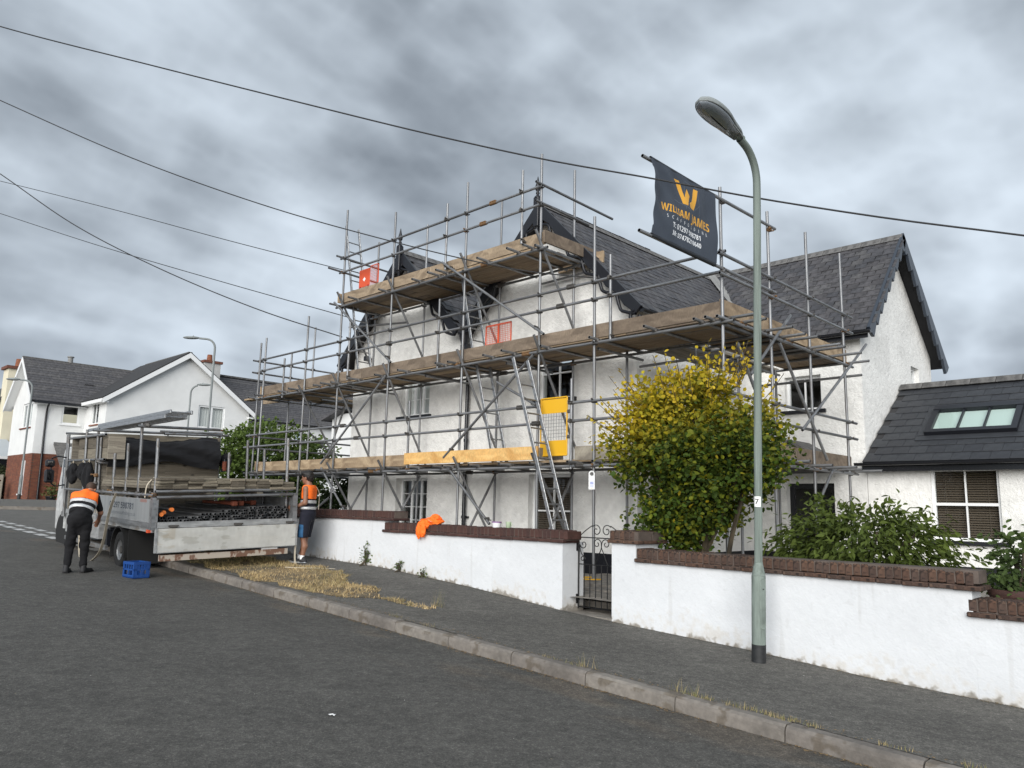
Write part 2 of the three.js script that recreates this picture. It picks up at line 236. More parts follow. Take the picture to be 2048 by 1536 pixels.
{ // kerb stones
  const kg = tag(new THREE.Group(), 'grey concrete kerb stones between road and footway'); kg.name = 'kerb'; kg.userData.kind = 'structure'; scene.add(kg);
  const shapes = [0, 1, 2].map(i => { const l = .905; const g = extrude([[0, -.14], [.125, -.14], [.125, .105 + .012], [.03, .117], [.006, .100], [0, .075]], l).rotateY(Math.PI / 2).translate(-l / 2, 0, 0); return metreUV(g, i * .31, i * .2); });
  let x = -18.2, i = 0; const joints = [];
  while (x < 6) { const m = part('kerb_stone', shapes[i % 3], M.kerb[i % 3], kg); const y0 = roadY(x), y1 = roadY(x + .915); m.position.set(x + .4575, (y0 + y1) / 2 + (rk() - .5) * .008, ZK + (rk() - .5) * .008); m.rotation.z = Math.atan2(y1 - y0, .915); m.rotation.y = (rk() - .5) * .006; x += .915; i++; }
}
{ // give-way dashes, two rows, across the side road's mouth
  const mk = (x0, x1, z0, z1) => quadSheet((u, v) => { const x = lerp(x0, x1, u), z = lerp(z0, z1, v); return [x, roadY(x) + .004, z]; }, 3, 1);
  const rm = tag(new THREE.Group(), 'two rows of white give-way dashes'); rm.name = 'road_markings'; rm.userData.kind = 'structure'; scene.add(rm);
  for (let k = 0; k < 12; k++) { const x = -27.2 + k * .92; part('dash', mk(x, x + .6, -5.38, -5.58), M.marking, rm); part('dash', mk(x + .35, x + .95, -5.78, -5.95), M.marking, rm); }
}
{ // far corner of the side road: footway with kerb
  const edge = t => { const s = clamp(t); return s < .4 ? [lerp(-46, -37.2, s / .4), -6.3] : s < .7 ? (() => { const a = (s - .4) / .3 * Math.PI / 2; return [-37.2 + 3.2 * Math.sin(a), -9.5 + 3.2 * Math.cos(a)]; })() : [-34, lerp(-9.5, -60, (s - .7) / .3)]; };
  const n = 60, top = [], P = []; for (let i = 0; i <= n; i++) P.push(edge(i / n));
  const fw = quadSheet((u, v) => { const p = edge(u), x = lerp(p[0], -47.6 - (u < .4 ? 0 : 0), v), z = lerp(p[1], u < .55 ? lerp(-12.2, -12.4, u) : Math.min(p[1], -12.4), v); return [x, Math.max(roadY(x), roadY(p[0])) + .115 + v * .02, z]; }, 60, 6);
  structure('far_footway', tint(fw, (x, y, z) => mul(shadeNoise(x, z, 90), 1.0)), M.footway);
  const kp = []; for (let i = 0; i < n; i++) { const [ax, az] = P[i], [bx_, bz] = P[i + 1], L = Math.hypot(bx_ - ax, bz - az); if (L < .01) continue; const g = new THREE.BoxGeometry(L, .25, .13).rotateY(-Math.atan2(bz - az, bx_ - ax)).translate((ax + bx_) / 2, roadY((ax + bx_) / 2) + .0, (az + bz) / 2); kp.push(g); }
  structure('far_kerb', metreUV(merge(kp)), M.kerb[0]);
}
{ // garden ground behind the wall
  const g = quadSheet((u, v) => { const x = -34 + u * 54, z = -8.05 - v * 34; return [x < -18 ? Math.max(x, -33.6) : x, gardenY(x) + (fbm(x * 2, z * 2, 5, 3) - .5) * .03, z]; }, 80, 50);
  structure('garden_ground', g, M.concrete);
  const st = metreUV(bx(-6.68, -5.92, .30, .385, -8.55, -7.92)); structure('gate_threshold', st, M.concrete);
  structure('path', metreUV(merge([bx(-7.2, -5.4, .40, .48, -8.9, -8.56), bx(-7.2, -5.4, .45, .592, -9.3, -8.9), bx(-8.4, -5.4, .5, .62, -11.05, -9.3)])), M.concrete);
}

// ---------------------------------------------------------------- boundary walls with brick-on-edge coping
const grime = tex(1024, 256, (u, v, i, j) => { // v: height above footway, 0..1.4 m; soil splash and moss at the foot, thin runs below the coping
  const h = v * 1.5 - .1, n = fbm(u * 40, v * 8, 5, 5, 0), f = fbm(u * 160, v * 28, 15, 3, 0), a = fbm(u * 10, v * 4, 25, 4, 0), line = .0 + .08 * a * a;
  const moss = sstep(.46, .66, n * .42 + f * .55 + (line - h) * 4.5) * (h < .3 ? 1 : 0), soil = sstep(.46, .72, a * .6 + f * .42 + (.10 - h) * .9) * (h < .5 ? 1 : 0), run = sstep(.68, .78, fbm(u * 90, v * 1.2, 61, 3)) * .10, sp = sstep(.80, .84, fbm(u * 120, v * 22, 71, 2)) * .06;
  let c = mul([.935, .94, .945], 1 + (fbm(u * 16, v * 5, 81, 4) - .5) * .06 + (f - .5) * .03); c = mixc(c, [.74, .66, .54], soil * .22); c = mixc(c, [.36, .32, .26], moss * .5); c = mixc(c, [.62, .60, .56], clamp(run + sp)); return c; }, true, 8, 1.5);
M.boundary = std({ map: grime, bumpMap: roughcastBump, bumpScale: .003, color: lin(.75, .76, .77), roughness: .88 });
function rendered(x0, x1, top, thick, base = wallBaseY, z0 = ZW) { // front, ends, back, top with uv: metres along, metres above the footway
  const n = Math.max(2, Math.round((x1 - x0) / .25)), pos = [], uv = [], idx = []; const put = (x, y, z, s, t) => { pos.push(x, y, z); uv.push(s, t); return pos.length / 3 - 1; };
  const wob = (x, y) => (fbm(x * 1.3, y * 1.6, 21, 3) - .5) * .016;
  const quad = (a, b, c, d) => idx.push(a, b, c, a, c, d); const rows = 6;
  for (const back of [0, 1]) for (let i = 0; i < n; i++) for (let r = 0; r < rows; r++) { const q = []; for (const [du, dv] of [[0, 0], [1, 0], [1, 1], [0, 1]]) { const x = lerp(x0, x1, (i + du) / n), b = base(x), y = lerp(b - .09, top, (r + dv) / rows); q.push(put(x, y, back ? z0 - thick : z0 + wob(x, y), x, clamp(y - b + .1, .002, 1.498))); } back ? quad(q[1], q[0], q[3], q[2]) : quad(...q); }
  for (const [x, s] of [[x0, -1], [x1, 1]]) { const b = base(x), q = [put(x, b - .09, z0, 0, .01), put(x, b - .09, z0 - thick, thick, .01), put(x, top, z0 - thick, thick, top - b + .1), put(x, top, z0, 0, top - b + .1)]; s > 0 ? quad(...q) : quad(q[1], q[0], q[3], q[2]); }
  quad(put(x0, top, z0, x0, .8), put(x1, top, z0, x1, .8), put(x1, top, z0 - thick, x1, .9), put(x0, top, z0 - thick, x0, .9));
  const g = new THREE.BufferGeometry(); g.setAttribute('position', new THREE.Float32BufferAttribute(pos, 3)); g.setAttribute('uv', new THREE.Float32BufferAttribute(uv, 2)); g.setIndex(idx); return toCreasedNormals(g, .6);
}
const onEdge = [0, 1, 2].map(i => chamfer(.066, .115 - i * .003, .30, .008)), crease = chamfer(.225, .042, .36, .007), mortarGeo = new THREE.BoxGeometry(1, .095, .27);
function coping(root, x0, x1, top, mats, r, dz = 0, thick = .3, sag = 0) { // brick on edge over a projecting course
  const zc = ZW - thick / 2 + .0 + dz; const s = thick / .3;
  part('mortar_bed', metreUV(bx(x0 + .01, x1 - .01, top - .125, top - .012, zc - thick / 2 + .015, zc + thick / 2 - .012)), M.mortar, root);
  for (let x = x0 + .036; x < x1 - .03; x += .0752) { const b = part('brick', onEdge[Math.floor(r() * 3)], mats[Math.floor(r() * mats.length)], root); b.position.set(x, top - .0575 + (r() - .5) * .012 - sag * (x - x0), zc + (r() - .5) * .008); b.scale.z = s; b.rotation.set((r() - .5) * .02, (r() - .5) * .05, (r() - .5) * .06); }
  for (let x = x0 + .11; x < x1; x += .232) { const b = part('coping_brick', crease, mats[Math.floor(r() * mats.length)], root); b.position.set(Math.min(x, x1 - .1), top - .137 + (r() - .5) * .005 - sag * (x - x0), zc + .012 + (r() - .5) * .006); b.scale.z = s; b.rotation.y = (r() - .5) * .012; }
}
{
  const r = rng(77);
  const w1 = thing('boundary_wall', 'long white rendered garden wall with dark brick coping left of the iron gate', 'wall');
  part('render', rendered(-18.6, -10.58, 1.46, .3), M.boundary, w1); part('render', rendered(-10.58, -6.70, 1.27, .3), M.boundary, w1); part('pier', rendered(-7.05, -6.698, 1.268, .43, wallBaseY, ZW - .004), M.boundary, w1);
  coping(w1, -14.4, -10.33, 1.61, M.brickDark, r); coping(w1, -10.60, -6.62, 1.425, M.brickDark, r);
  const w2 = thing('boundary_wall', 'white rendered garden wall with weathered red brick coping behind the tall lamp post', 'wall');
  part('pier', rendered(-5.90, -5.54, 1.305, .6), M.boundary, w2); part('render', rendered(-5.54, -1.95, 1.09, .3), M.boundary, w2); part('render', rendered(-1.95, 5.5, .855, .3), M.boundary, w2);
  coping(w2, -5.94, -5.50, 1.46, M.brick, r); coping(w2, -5.94, -5.50, 1.458, M.brick, r, -.303); coping(w2, -5.535, -1.88, 1.255, M.brick, r, 0, .3, .008); coping(w2, -1.99, 1.2, 1.005, M.brick, r, 0, .3, .01);
}
// ---------------------------------------------------------------- windows
// local frame: x along the wall, y up, z out of the wall; origin bottom-left of the opening at the wall face
function windowPart(parent, o) {
  const { w, h, cols = 2, rows = 1, recess = .1, frame = .055, bar = .028, mat = M.whitePaint, sill = M.blackPaint, mid = 0, backing = null, slats = false, glaze = true, kind = 'window', tmat = mat, leaded = 0 } = o;
  const g = sub(kind, parent); g.position.set(...o.at); g.rotation.y = o.ry || 0;
  const z0 = -recess, d = .06, L = [bx(0, frame, 0, h, z0 - d, z0), bx(w - frame, w, 0, h, z0 - d, z0), bx(frame, w - frame, 0, frame, z0 - d, z0 + .004), bx(frame, w - frame, h - frame, h, z0 - d, z0)];
  if (mid) L.push(bx(frame, w - frame, h * mid - .025, h * mid + .025, z0 - d - .002, z0 + .012));
  part('frame', merge(L), mat, g);
  const iw = (w - 2 * frame) / cols, ih = (h - 2 * frame) / rows, bars = [];
  for (let i = 1; i < cols; i++) bars.push(bx(frame + i * iw - bar / 2, frame + i * iw + bar / 2, frame, h - frame, z0 - .045, z0 - .006));
  for (let j = 1; j < rows; j++) bars.push(bx(frame, w - frame, frame + j * ih - bar / 2, frame + j * ih + bar / 2, z0 - .043, z0 - .008));
  for (let j = 1; j <= leaded; j++) bars.push(bx(frame, w - frame, frame + j * (h - 2 * frame) / (leaded + 1) - .008, frame + j * (h - 2 * frame) / (leaded + 1) + .008, z0 - .032, z0 - .012));
  if (bars.length) part('glazing_bar', merge(bars), tmat, g);
  if (glaze) for (let i = 0; i < cols; i++) for (let j = 0; j < rows; j++) { const p = part('pane', new THREE.PlaneGeometry(iw, ih), M.glass, g); p.position.set(frame + (i + .5) * iw, frame + (j + .5) * ih, z0 - .028); p.rotation.y = Math.sin(i * 7 + j * 3 + w * 9) * .006; }
  if (sill) part('sill', metreUV(bx(-.09, w + .09, -.075, -.002, -.09, .07)), sill, g);
  if (backing) part('curtain', (() => { const c = new THREE.PlaneGeometry(w * .98, h * .98, 40, 1), p = c.attributes.position; for (let i = 0; i < p.count; i++) p.setZ(i, Math.sin(p.getX(i) * 38) * .014); c.computeVertexNormals(); return c.translate(w / 2, h / 2, z0 - .16); })(), backing, g);
  if (slats) { const S = []; const n = Math.floor(h / .042); for (let k = 0; k < n; k++) S.push(new THREE.BoxGeometry(w - .09, .003, .042).rotateX(.75).translate(w / 2, .04 + k * .042, z0 - .10)); S.push(bx(.2, .206, .02, h - .02, z0 - .085, z0 - .08), bx(w - .21, w - .204, .02, h - .02, z0 - .085, z0 - .08)); const b = part('blind', merge(S), M.blind, g); b.userData.kind = 'stuff'; }
  return g;
}
const faceX = Math.PI / 2;  // wall faces +x: local x runs towards -z

// ---------------------------------------------------------------- slates
const slateGeo = [0, 1, 2].map(i => { const w = .242 - i * .004, h = .30; const g = extrude([[-w / 2, -h / 2 + (i === 1 ? .006 : 0)], [w / 2 - .004, -h / 2], [w / 2, -h / 2 + (i === 2 ? .012 : .003)], [w / 2, h / 2], [-w / 2, h / 2]], .007); return metreUV(g, i * .37, i * .21); });
function slateSlope(root, O, U, Vd, len, wid, inside, r, budget, w = .25, ex = .198) { // O eave corner, U along the eave, Vd up the slope
  const N = V().crossVectors(U, Vd).normalize(), up = Vd.clone(), loose = [], base = new THREE.Matrix4().makeBasis(U, up, N), q0 = new THREE.Quaternion().setFromRotationMatrix(base), tmp = new THREE.Object3D();
  const rows = Math.floor(wid / ex); const cand = [];
  for (let j = 0; j < rows; j++) { const off = (j % 2) * w / 2 + (r() - .5) * .02; for (let i = -1; i <= len / w + 1; i++) { const u = i * w + off + w / 2, v = j * ex + .13; if (u < .05 || u > len - .04 || !inside(u, v - .1)) continue; cand.push([u, v]); } }
  cand.forEach(([u, v], k) => {
    tmp.position.copy(O).addScaledVector(U, u).addScaledVector(up, v + (r() - .5) * .012).addScaledVector(N, .022 + r() * .006);
    tmp.quaternion.copy(q0).multiply(new THREE.Quaternion().setFromEuler(new THREE.Euler(-.028 + (r() - .5) * .02, (r() - .5) * .012, (r() - .5) * .03)));
    const gi = Math.floor(r() * 3), mi = Math.floor(r() * 6);
    if (budget.left > 0) { budget.left--; const m = part('slate', slateGeo[gi], M.slate[mi], root); m.position.copy(tmp.position); m.quaternion.copy(tmp.quaternion); }
    else { tmp.updateMatrix(); const g = slateGeo[gi].clone().applyMatrix4(tmp.matrix), c = M.slate[mi].color; tint(g, () => [c.r, c.g, c.b]); loose.push(g); }
  });
  if (loose.length) { const m = part('slates', merge(loose), M.slateMass, root); m.userData.kind = 'stuff'; }
}

// ---------------------------------------------------------------- the scaffolded house (twin front gables, wing behind)
const house = thing('rendered_house', 'white roughcast house with twin slate gables behind the scaffolding', 'house');
const XL = -16.45, XM = -12.1, XR = -7.75, G1 = -14.33, G2 = -9.88, ZF = -11.1, ZB = -15.4, XE = -5.45, ZR = -17.45, ZBK = -19.9, YA = 7.70, YE = 5.47, BASE = .5;
{
  const hy = (x) => x; const win = { ul: [-14.45, -13.42, 3.76, 4.88], ll: [-14.5, -13.38, .75, 2.33], ur: [-10.13, -9.2, 3.80, 4.86], lr: [-10.3, -9.24, .98, 2.36] };
  const holes = Object.values(win).map(([a, b, c, d]) => rect(a, b, c, d));
  const front = [[XL, BASE], [XR, BASE], [XR, YE], [G2, YA - .12], [XM, YE - .02], [G1, YA - .12], [XL, YE]];
  const wz = (pts, holes_, z, th = .3) => metreUV(extrude(pts, th, holes_).translate(0, 0, z - th));
  const wx = (pts, holes_, x, th = .3) => metreUV(extrude(pts, th, holes_).rotateY(Math.PI / 2).translate(x - th, 0, 0)); // pts: [-z, y]
  part('front_wall', wz(front, holes, ZF), M.roughcast, house);
  part('side_wall', wx(rect(-ZF + .301, -ZB, BASE, YE), [], XR), M.roughcast, house);
  part('side_wall', wx(rect(-ZF + .301, -ZBK, BASE, YE), [], XL + .3), M.roughcast, house);
  part('wing_front_wall', wz([[XR - .3, BASE], [XE, BASE], [XE, YE + .05], [XR - .3, YE + .05]], [rect(-7.02, -6.26, 3.82, 4.53), rect(-7.05, -6.08, .56, 2.33)], ZB), M.roughcast, house);
  part('wing_gable_wall', wx([[-ZB + .301, BASE], [-ZBK, BASE], [-ZBK, YE - .02], [-ZR, YA - .02], [-ZB + .301, YE + .25]], [rect(18.42, 18.98, 4.3, 5.06)], XE), M.roughcast, house);
  part('back_wall', wz(rect(XL, XE - .31, BASE, YE), [], ZBK + .3), M.roughcast, house);
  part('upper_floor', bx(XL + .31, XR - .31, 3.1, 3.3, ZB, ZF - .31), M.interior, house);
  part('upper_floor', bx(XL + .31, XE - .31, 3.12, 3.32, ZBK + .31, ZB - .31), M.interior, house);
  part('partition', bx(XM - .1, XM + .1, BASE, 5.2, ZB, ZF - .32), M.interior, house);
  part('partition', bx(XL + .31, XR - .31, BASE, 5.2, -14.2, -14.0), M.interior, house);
  part('partition', bx(XR - .3, XE - .31, BASE, 5.2, -17.3, -17.1), M.interior, house);
  part('plinth', metreUV(merge([bx(XL - .02, XR + .02, BASE, .95, ZF - .1, ZF + .022), bx(XR - .1, XR + .022, BASE, .95, ZB + .03, ZF - .103), bx(XR + .03, -7.06, BASE, .95, ZB - .1, ZB + .022), bx(-6.07, XE + .02, BASE, .95, ZB - .1, ZB + .022)])), M.blackPaint, house);
  windowPart(house, { at: [win.ul[0], win.ul[2], ZF], w: 1.03, h: 1.12, cols: 3, rows: 1, leaded: 2, recess: .12, backing: M.curtain, bar: .07 });
  windowPart(house, { at: [win.ll[0], win.ll[2], ZF], w: 1.12, h: 1.58, cols: 3, rows: 1, leaded: 4, recess: .16, bar: .06 });
  windowPart(house, { at: [win.ur[0], win.ur[2], ZF], w: .93, h: 1.06, cols: 2, rows: 2, recess: .14, frame: .05 });
  windowPart(house, { at: [win.lr[0], win.lr[2], ZF], w: 1.06, h: 1.38, cols: 2, rows: 2, recess: .14, slats: true });
  windowPart(house, { at: [-7.02, 3.82, ZB], w: .76, h: .71, cols: 2, rows: 1, recess: .12, slats: false });
  windowPart(house, { at: [XE, 4.3, -18.42], ry: faceX, w: .56, h: .76, cols: 2, rows: 2, recess: .1, sill: M.whitePaint });
  const dr = sub('door', house); dr.position.set(-7.05, .56, ZB); part('door_leaf', merge([bx(0, .97, 0, .9, -.2, -.14), bx(0, .1, .9, 1.77, -.2, -.14), bx(.87, .97, .9, 1.77, -.2, -.14), bx(.1, .87, 1.67, 1.77, -.2, -.14)]), M.blackGloss, dr); const dp = part('pane', new THREE.PlaneGeometry(.77, .77), M.glass, dr); dp.position.set(.485, 1.285, -.17); part('handle', bx(.85, .88, .82, .98, -.14, -.1), M.galv[0], dr);
  { const pc = sub('porch_canopy', house); for (const s of [-1, 1]) { const m = part('canopy_slope', metreUV(new THREE.BoxGeometry(.98, .05, .95)), M.ridge, pc); m.position.set(-6.55 + s * .42, 2.86, ZB + .5); m.rotation.z = -s * .55; } part('canopy_gable', metreUV(extrude([[-7.28, 2.62], [-5.82, 2.62], [-6.55, 3.06]], .04).translate(0, 0, ZB + .9)), M.ridge, pc); }
  // roofs
  const sl = (x0, y0, x1, y1) => { const d = V(x1 - x0, y1 - y0, 0); const L = d.length(); return [d.normalize(), L]; };
  const r = rng(11), budget = { left: 298 };
  const deck = (pts, name = 'roof') => { const g = new THREE.BufferGeometry(); const P = pts.map(p => V(...p)), n = V().crossVectors(P[1].clone().sub(P[0]), P[2].clone().sub(P[0])).normalize(), pos = []; const tri = (a, b, c) => pos.push(...a.toArray(), ...b.toArray(), ...c.toArray()); const Q = P.map(p => p.clone().addScaledVector(n, -.07)); for (let i = 1; i < P.length - 1; i++) { tri(P[0], P[i], P[i + 1]); tri(Q[0], Q[i + 1], Q[i]); } P.forEach((p, i) => { const k = (i + 1) % P.length; tri(P[i], Q[i], Q[k]); tri(P[i], Q[k], P[k]); }); g.setAttribute('position', new THREE.Float32BufferAttribute(pos, 3)); g.computeVertexNormals(); return part(name, metreUV(g), M.felt, house); };
  const ZO = ZF + .3, oh = .27, sp = (YA - YE) / (G2 - XM < 0 ? 1 : (XR - G2)), yEave = YE - oh * sp;
  // wing front slope first: it shows largest
  const wOh = .32, wsl = (YA - (YE + .05)) / (ZB - ZR), wy = YE + .05 - wOh * wsl + .06;
  const wf = deck([[G2 - .1, YA, ZR], [XR - .1, wy, ZB + wOh], [XE + .3, wy, ZB + wOh], [XE + .3, YA + .06, ZR]], 'wing_roof');
  { const O = V(-10.2, wy, ZB + wOh), dv = V(0, YA + .06 - wy, ZR - ZB - wOh), L = dv.length(); slateSlope(wf, O, V(1, 0, 0), dv.normalize(), XE + .31 + 10.2, L + .05, (u, v) => u > 10.2 + XR + .12 - v / L * (XR - G2 + .0), r, budget); }
  deck([[XL - .27, YE - .2, ZBK - .25], [G2, YA + .04, ZR], [XE + .3, YA + .06, ZR], [XE + .3, YE - .25, ZBK - .25]].reverse(), 'wing_roof');
  const rs = deck([[G2, YA, ZO], [G2, YA, ZR], [XR + oh, yEave, ZB + .05], [XR + oh, yEave, ZO]].reverse());
  { const [, L] = sl(XR + oh, yEave, G2, YA); const dv = V(G2 - XR - oh, YA - yEave, 0).normalize(); slateSlope(rs, V(XR + oh, yEave, ZO), V(0, 0, -1), dv, 6.7, L + .02, (u, v) => u < (ZO - ZB - .0) + v / L * (ZB - ZR), r, budget); }
  const mk = (gx, dir, xe, ye) => { const P = [[gx, YA, ZO], [gx, YA, ZR], [xe, ye, ZR + 1.9], [xe, ye, ZO]]; return deck(dir > 0 ? P.reverse() : P); };
  const l2 = mk(G2, -1, XM + .0, YE - .03), r1 = mk(G1, 1, XM, YE - .03), l1 = mk(G1, -1, XL - oh, yEave);
  { const dv = V(G1 - XM, YA - YE + .03, 0), L = dv.length(); slateSlope(r1, V(XM, YE - .03, ZO), V(0, 0, -1), dv.normalize(), 4.4, L + .02, () => true, r, budget); }
  { const dv = V(G2 - XM, YA - YE + .03, 0), L = dv.length(); slateSlope(l2, V(XM, YE - .03, ZO - 4), V(0, 0, 1), dv.normalize(), 4.0, L + .02, () => true, r, { left: 0 }); }
  part('valley_lead', merge([(() => { const a = V(G2 + .06, YA + .0, ZR + .05), b = V(XR + .1, wy + .28, ZB + wOh - .42), d = b.clone().sub(a); const g = new THREE.BoxGeometry(.17, .012, d.length()); g.applyQuaternion(new THREE.Quaternion().setFromUnitVectors(V(0, 0, 1), d.clone().normalize())); return g.translate(...a.add(b).multiplyScalar(.5).add(V(.05, .065, .05)).toArray()); })()]), M.lead, house);
  // ridges
  const ridge = (x0, z0, x1, z1, y) => { const L = Math.hypot(x1 - x0, z1 - z0), n = Math.round(L / .45), a = Math.atan2(-(z1 - z0), x1 - x0); for (let i = 0; i < n; i++) { const t = (i + .5) / n; const g = part('ridge_tile', ridgeGeo, M.ridge, house); g.position.set(lerp(x0, x1, t), y + .035, lerp(z0, z1, t)); g.rotation.y = a; g.scale.x = L / n / .45; } };
  const ridgeGeo = metreUV(extrude([[-.16, -.13], [-.145, -.135], [0, .005], [.145, -.135], [.16, -.13], [.02, .03], [-.02, .03]], .44).rotateY(Math.PI / 2).translate(-.22, 0, 0));
  ridge(G2, ZO, G2, ZR, YA + .01); ridge(G2, ZR, XE + .3, ZR, YA + .06); ridge(G1, ZO, G1, ZR + .3, YA + .01);
  // bargeboards: straight top, waved lower edge with a rounded moulding
  const barge = (ax, ay, bx_, by, teeth, plane, zz, amp = .16, w0 = .15, mat = M.blackPaint, rod = true) => { // in the gable's own plane coordinates (s, y)
    const L = Math.hypot(bx_ - ax, by - ay), dx = (bx_ - ax) / L, dy = (by - ay) / L, nx = dy * Math.sign(bx_ - ax), ny = -dx * Math.sign(bx_ - ax); // n: towards the inside/down
    const wave = t => { const p = (t * teeth) % 1; return rod ? amp * .35 * Math.pow(1 - Math.abs(2 * p - 1), .8) : amp * Math.pow(p, .55) * (p > .9 ? (1 - p) * 10 : 1); };
    const top = [[ax, ay], [bx_, by]], low = []; const N = teeth * 16; for (let i = N; i >= 0; i--) { const t = i / N, o = w0 + wave(t); low.push([ax + dx * L * t + nx * o, ay + dy * L * t + ny * o]); }
    let g = extrude([...top, ...low], .05, [], .006); const place = q => plane === 'z' ? q.translate(0, 0, zz) : q.rotateY(Math.PI / 2).translate(zz, 0, 0);
    const m = part('bargeboard', metreUV(place(g)), mat, house);
    if (rod) { const P = []; for (let i = 0; i <= N; i += 2) { const t = .06 + .94 * i / N, p = (t * teeth) % 1, o = w0 + .015 + amp * Math.pow(1 - Math.abs(2 * p - 1), .75); P.push(V(ax + dx * L * t + nx * o, ay + dy * L * t + ny * o, .025)); } part('moulding', place(strip(P, .032, N, 7)), mat, m); }
  };
  const zb = ZO - .02; const yA2 = YA + .06, sE = (yA2 - yEave);
  const foot = (gx, s) => { const c = V(gx + s * (XR - G2 + oh + .02), yEave - .10, zb + .03), P = []; for (let k = 0; k <= 14; k++) { const a = Math.PI * .5 + k / 14 * Math.PI * 1.5; P.push(V(c.x - s * (.10 - .10 * Math.cos(a)) * 1.0, c.y - .04 + .10 * Math.sin(a), c.z)); } part('scroll', strip(P, .036, 30, 8), M.blackPaint, house); };
  barge(G2, yA2, XR + oh + .05, yEave + .02, 6, 'z', zb); barge(G2, yA2, XM + .06, YE + .03, 5, 'z', zb); barge(G1, yA2, XM - .06, YE + .03, 5, 'z', zb); barge(G1, yA2, XL - oh - .05, yEave + .02, 6, 'z', zb);
  foot(G2, 1); foot(G1, -1);
  const barge2y = wy + .02; barge(-ZR, YA + .13, -ZB - wOh - .02, wy + .05, 9, 'x', XE + .26, .15, .13, M.bluegrey, false); barge(-ZR, YA + .13, -ZBK + .3, YE - .22, 9, 'x', XE + .26, .17, .14, M.bluegrey, false);
  // finials
  for (const gx of [G1, G2]) { const f = sub('finial', house); f.position.set(gx + .0, YA - .42, zb + .06); part('post', chamfer(.13, .62, .13, .012).translate(0, .25, 0), M.blackPaint, f); part('spike', new THREE.LatheGeometry([[.0, 1.02], [.012, .98], [.03, .88], [.058, .78], [.05, .72], [.025, .69], [.04, .66], [.04, .64], [.022, .62], [.07, .57], [.07, .54], [0, .53]].map(p => new THREE.Vector2(...p)), 10), M.blackPaint, f); part('drop', new THREE.CylinderGeometry(.05, .02, .12, 8).translate(0, -.12, 0), M.blackPaint, f); }
  // gutters, hopper, downpipes
  const gut = (a, b) => { const d = b.clone().sub(a), g = new THREE.CylinderGeometry(.058, .058, d.length(), 10, 1, false, 0, Math.PI); g.rotateZ(Math.PI / 2); g.rotateX(Math.PI); g.rotateY(-Math.atan2(d.z, d.x)); return g.translate(...a.clone().add(b).multiplyScalar(.5).toArray()); };
  part('gutter', merge([gut(V(XR + oh + .05, yEave - .03, ZO + .0), V(XR + oh + .05, yEave - .03, ZB + .2)), gut(V(XR + .3, wy - .02, ZB + wOh + .05), V(XE + .34, wy - .02, ZB + wOh + .05))]), M.blackGloss, house);
  part('fascia', merge([bx(XR + .2, XE + .25, wy - .14, wy - .02, ZB + wOh - .05, ZB + wOh - .02)]), M.blackPaint, house);
  part('gutter_hopper', merge([new THREE.CylinderGeometry(.14, .08, .22, 8).translate(XM, 5.28, ZF + .17), new THREE.CylinderGeometry(.16, .16, .04, 8).translate(XM, 5.41, ZF + .17), bx(XM - .1, XM + .1, 5.0, 5.17, ZF + .02, ZF + .2)]), M.blackPaint, house);
  part('downpipe', merge([new THREE.CylinderGeometry(.04, .04, 4.6, 10).translate(XM + .05, 2.85, ZF + .09), ...[1.5, 3.1, 4.6].map(y => new THREE.CylinderGeometry(.052, .052, .06, 10).translate(XM + .05, y, ZF + .09)), bx(XM - .03, XM + .13, 1.48, 1.52, ZF + .01, ZF + .06)]), M.blackGloss, house);
  const sc = sub('security_lamp', house); part('lamp_case', chamfer(.12, .12, .14, .01).translate(-15.75, 5.3, ZF + .12), M.blackPaint, sc); part('bracket', bx(-15.77, -15.73, 5.28, 5.32, ZF, ZF + .06), M.blackPaint, sc);
}
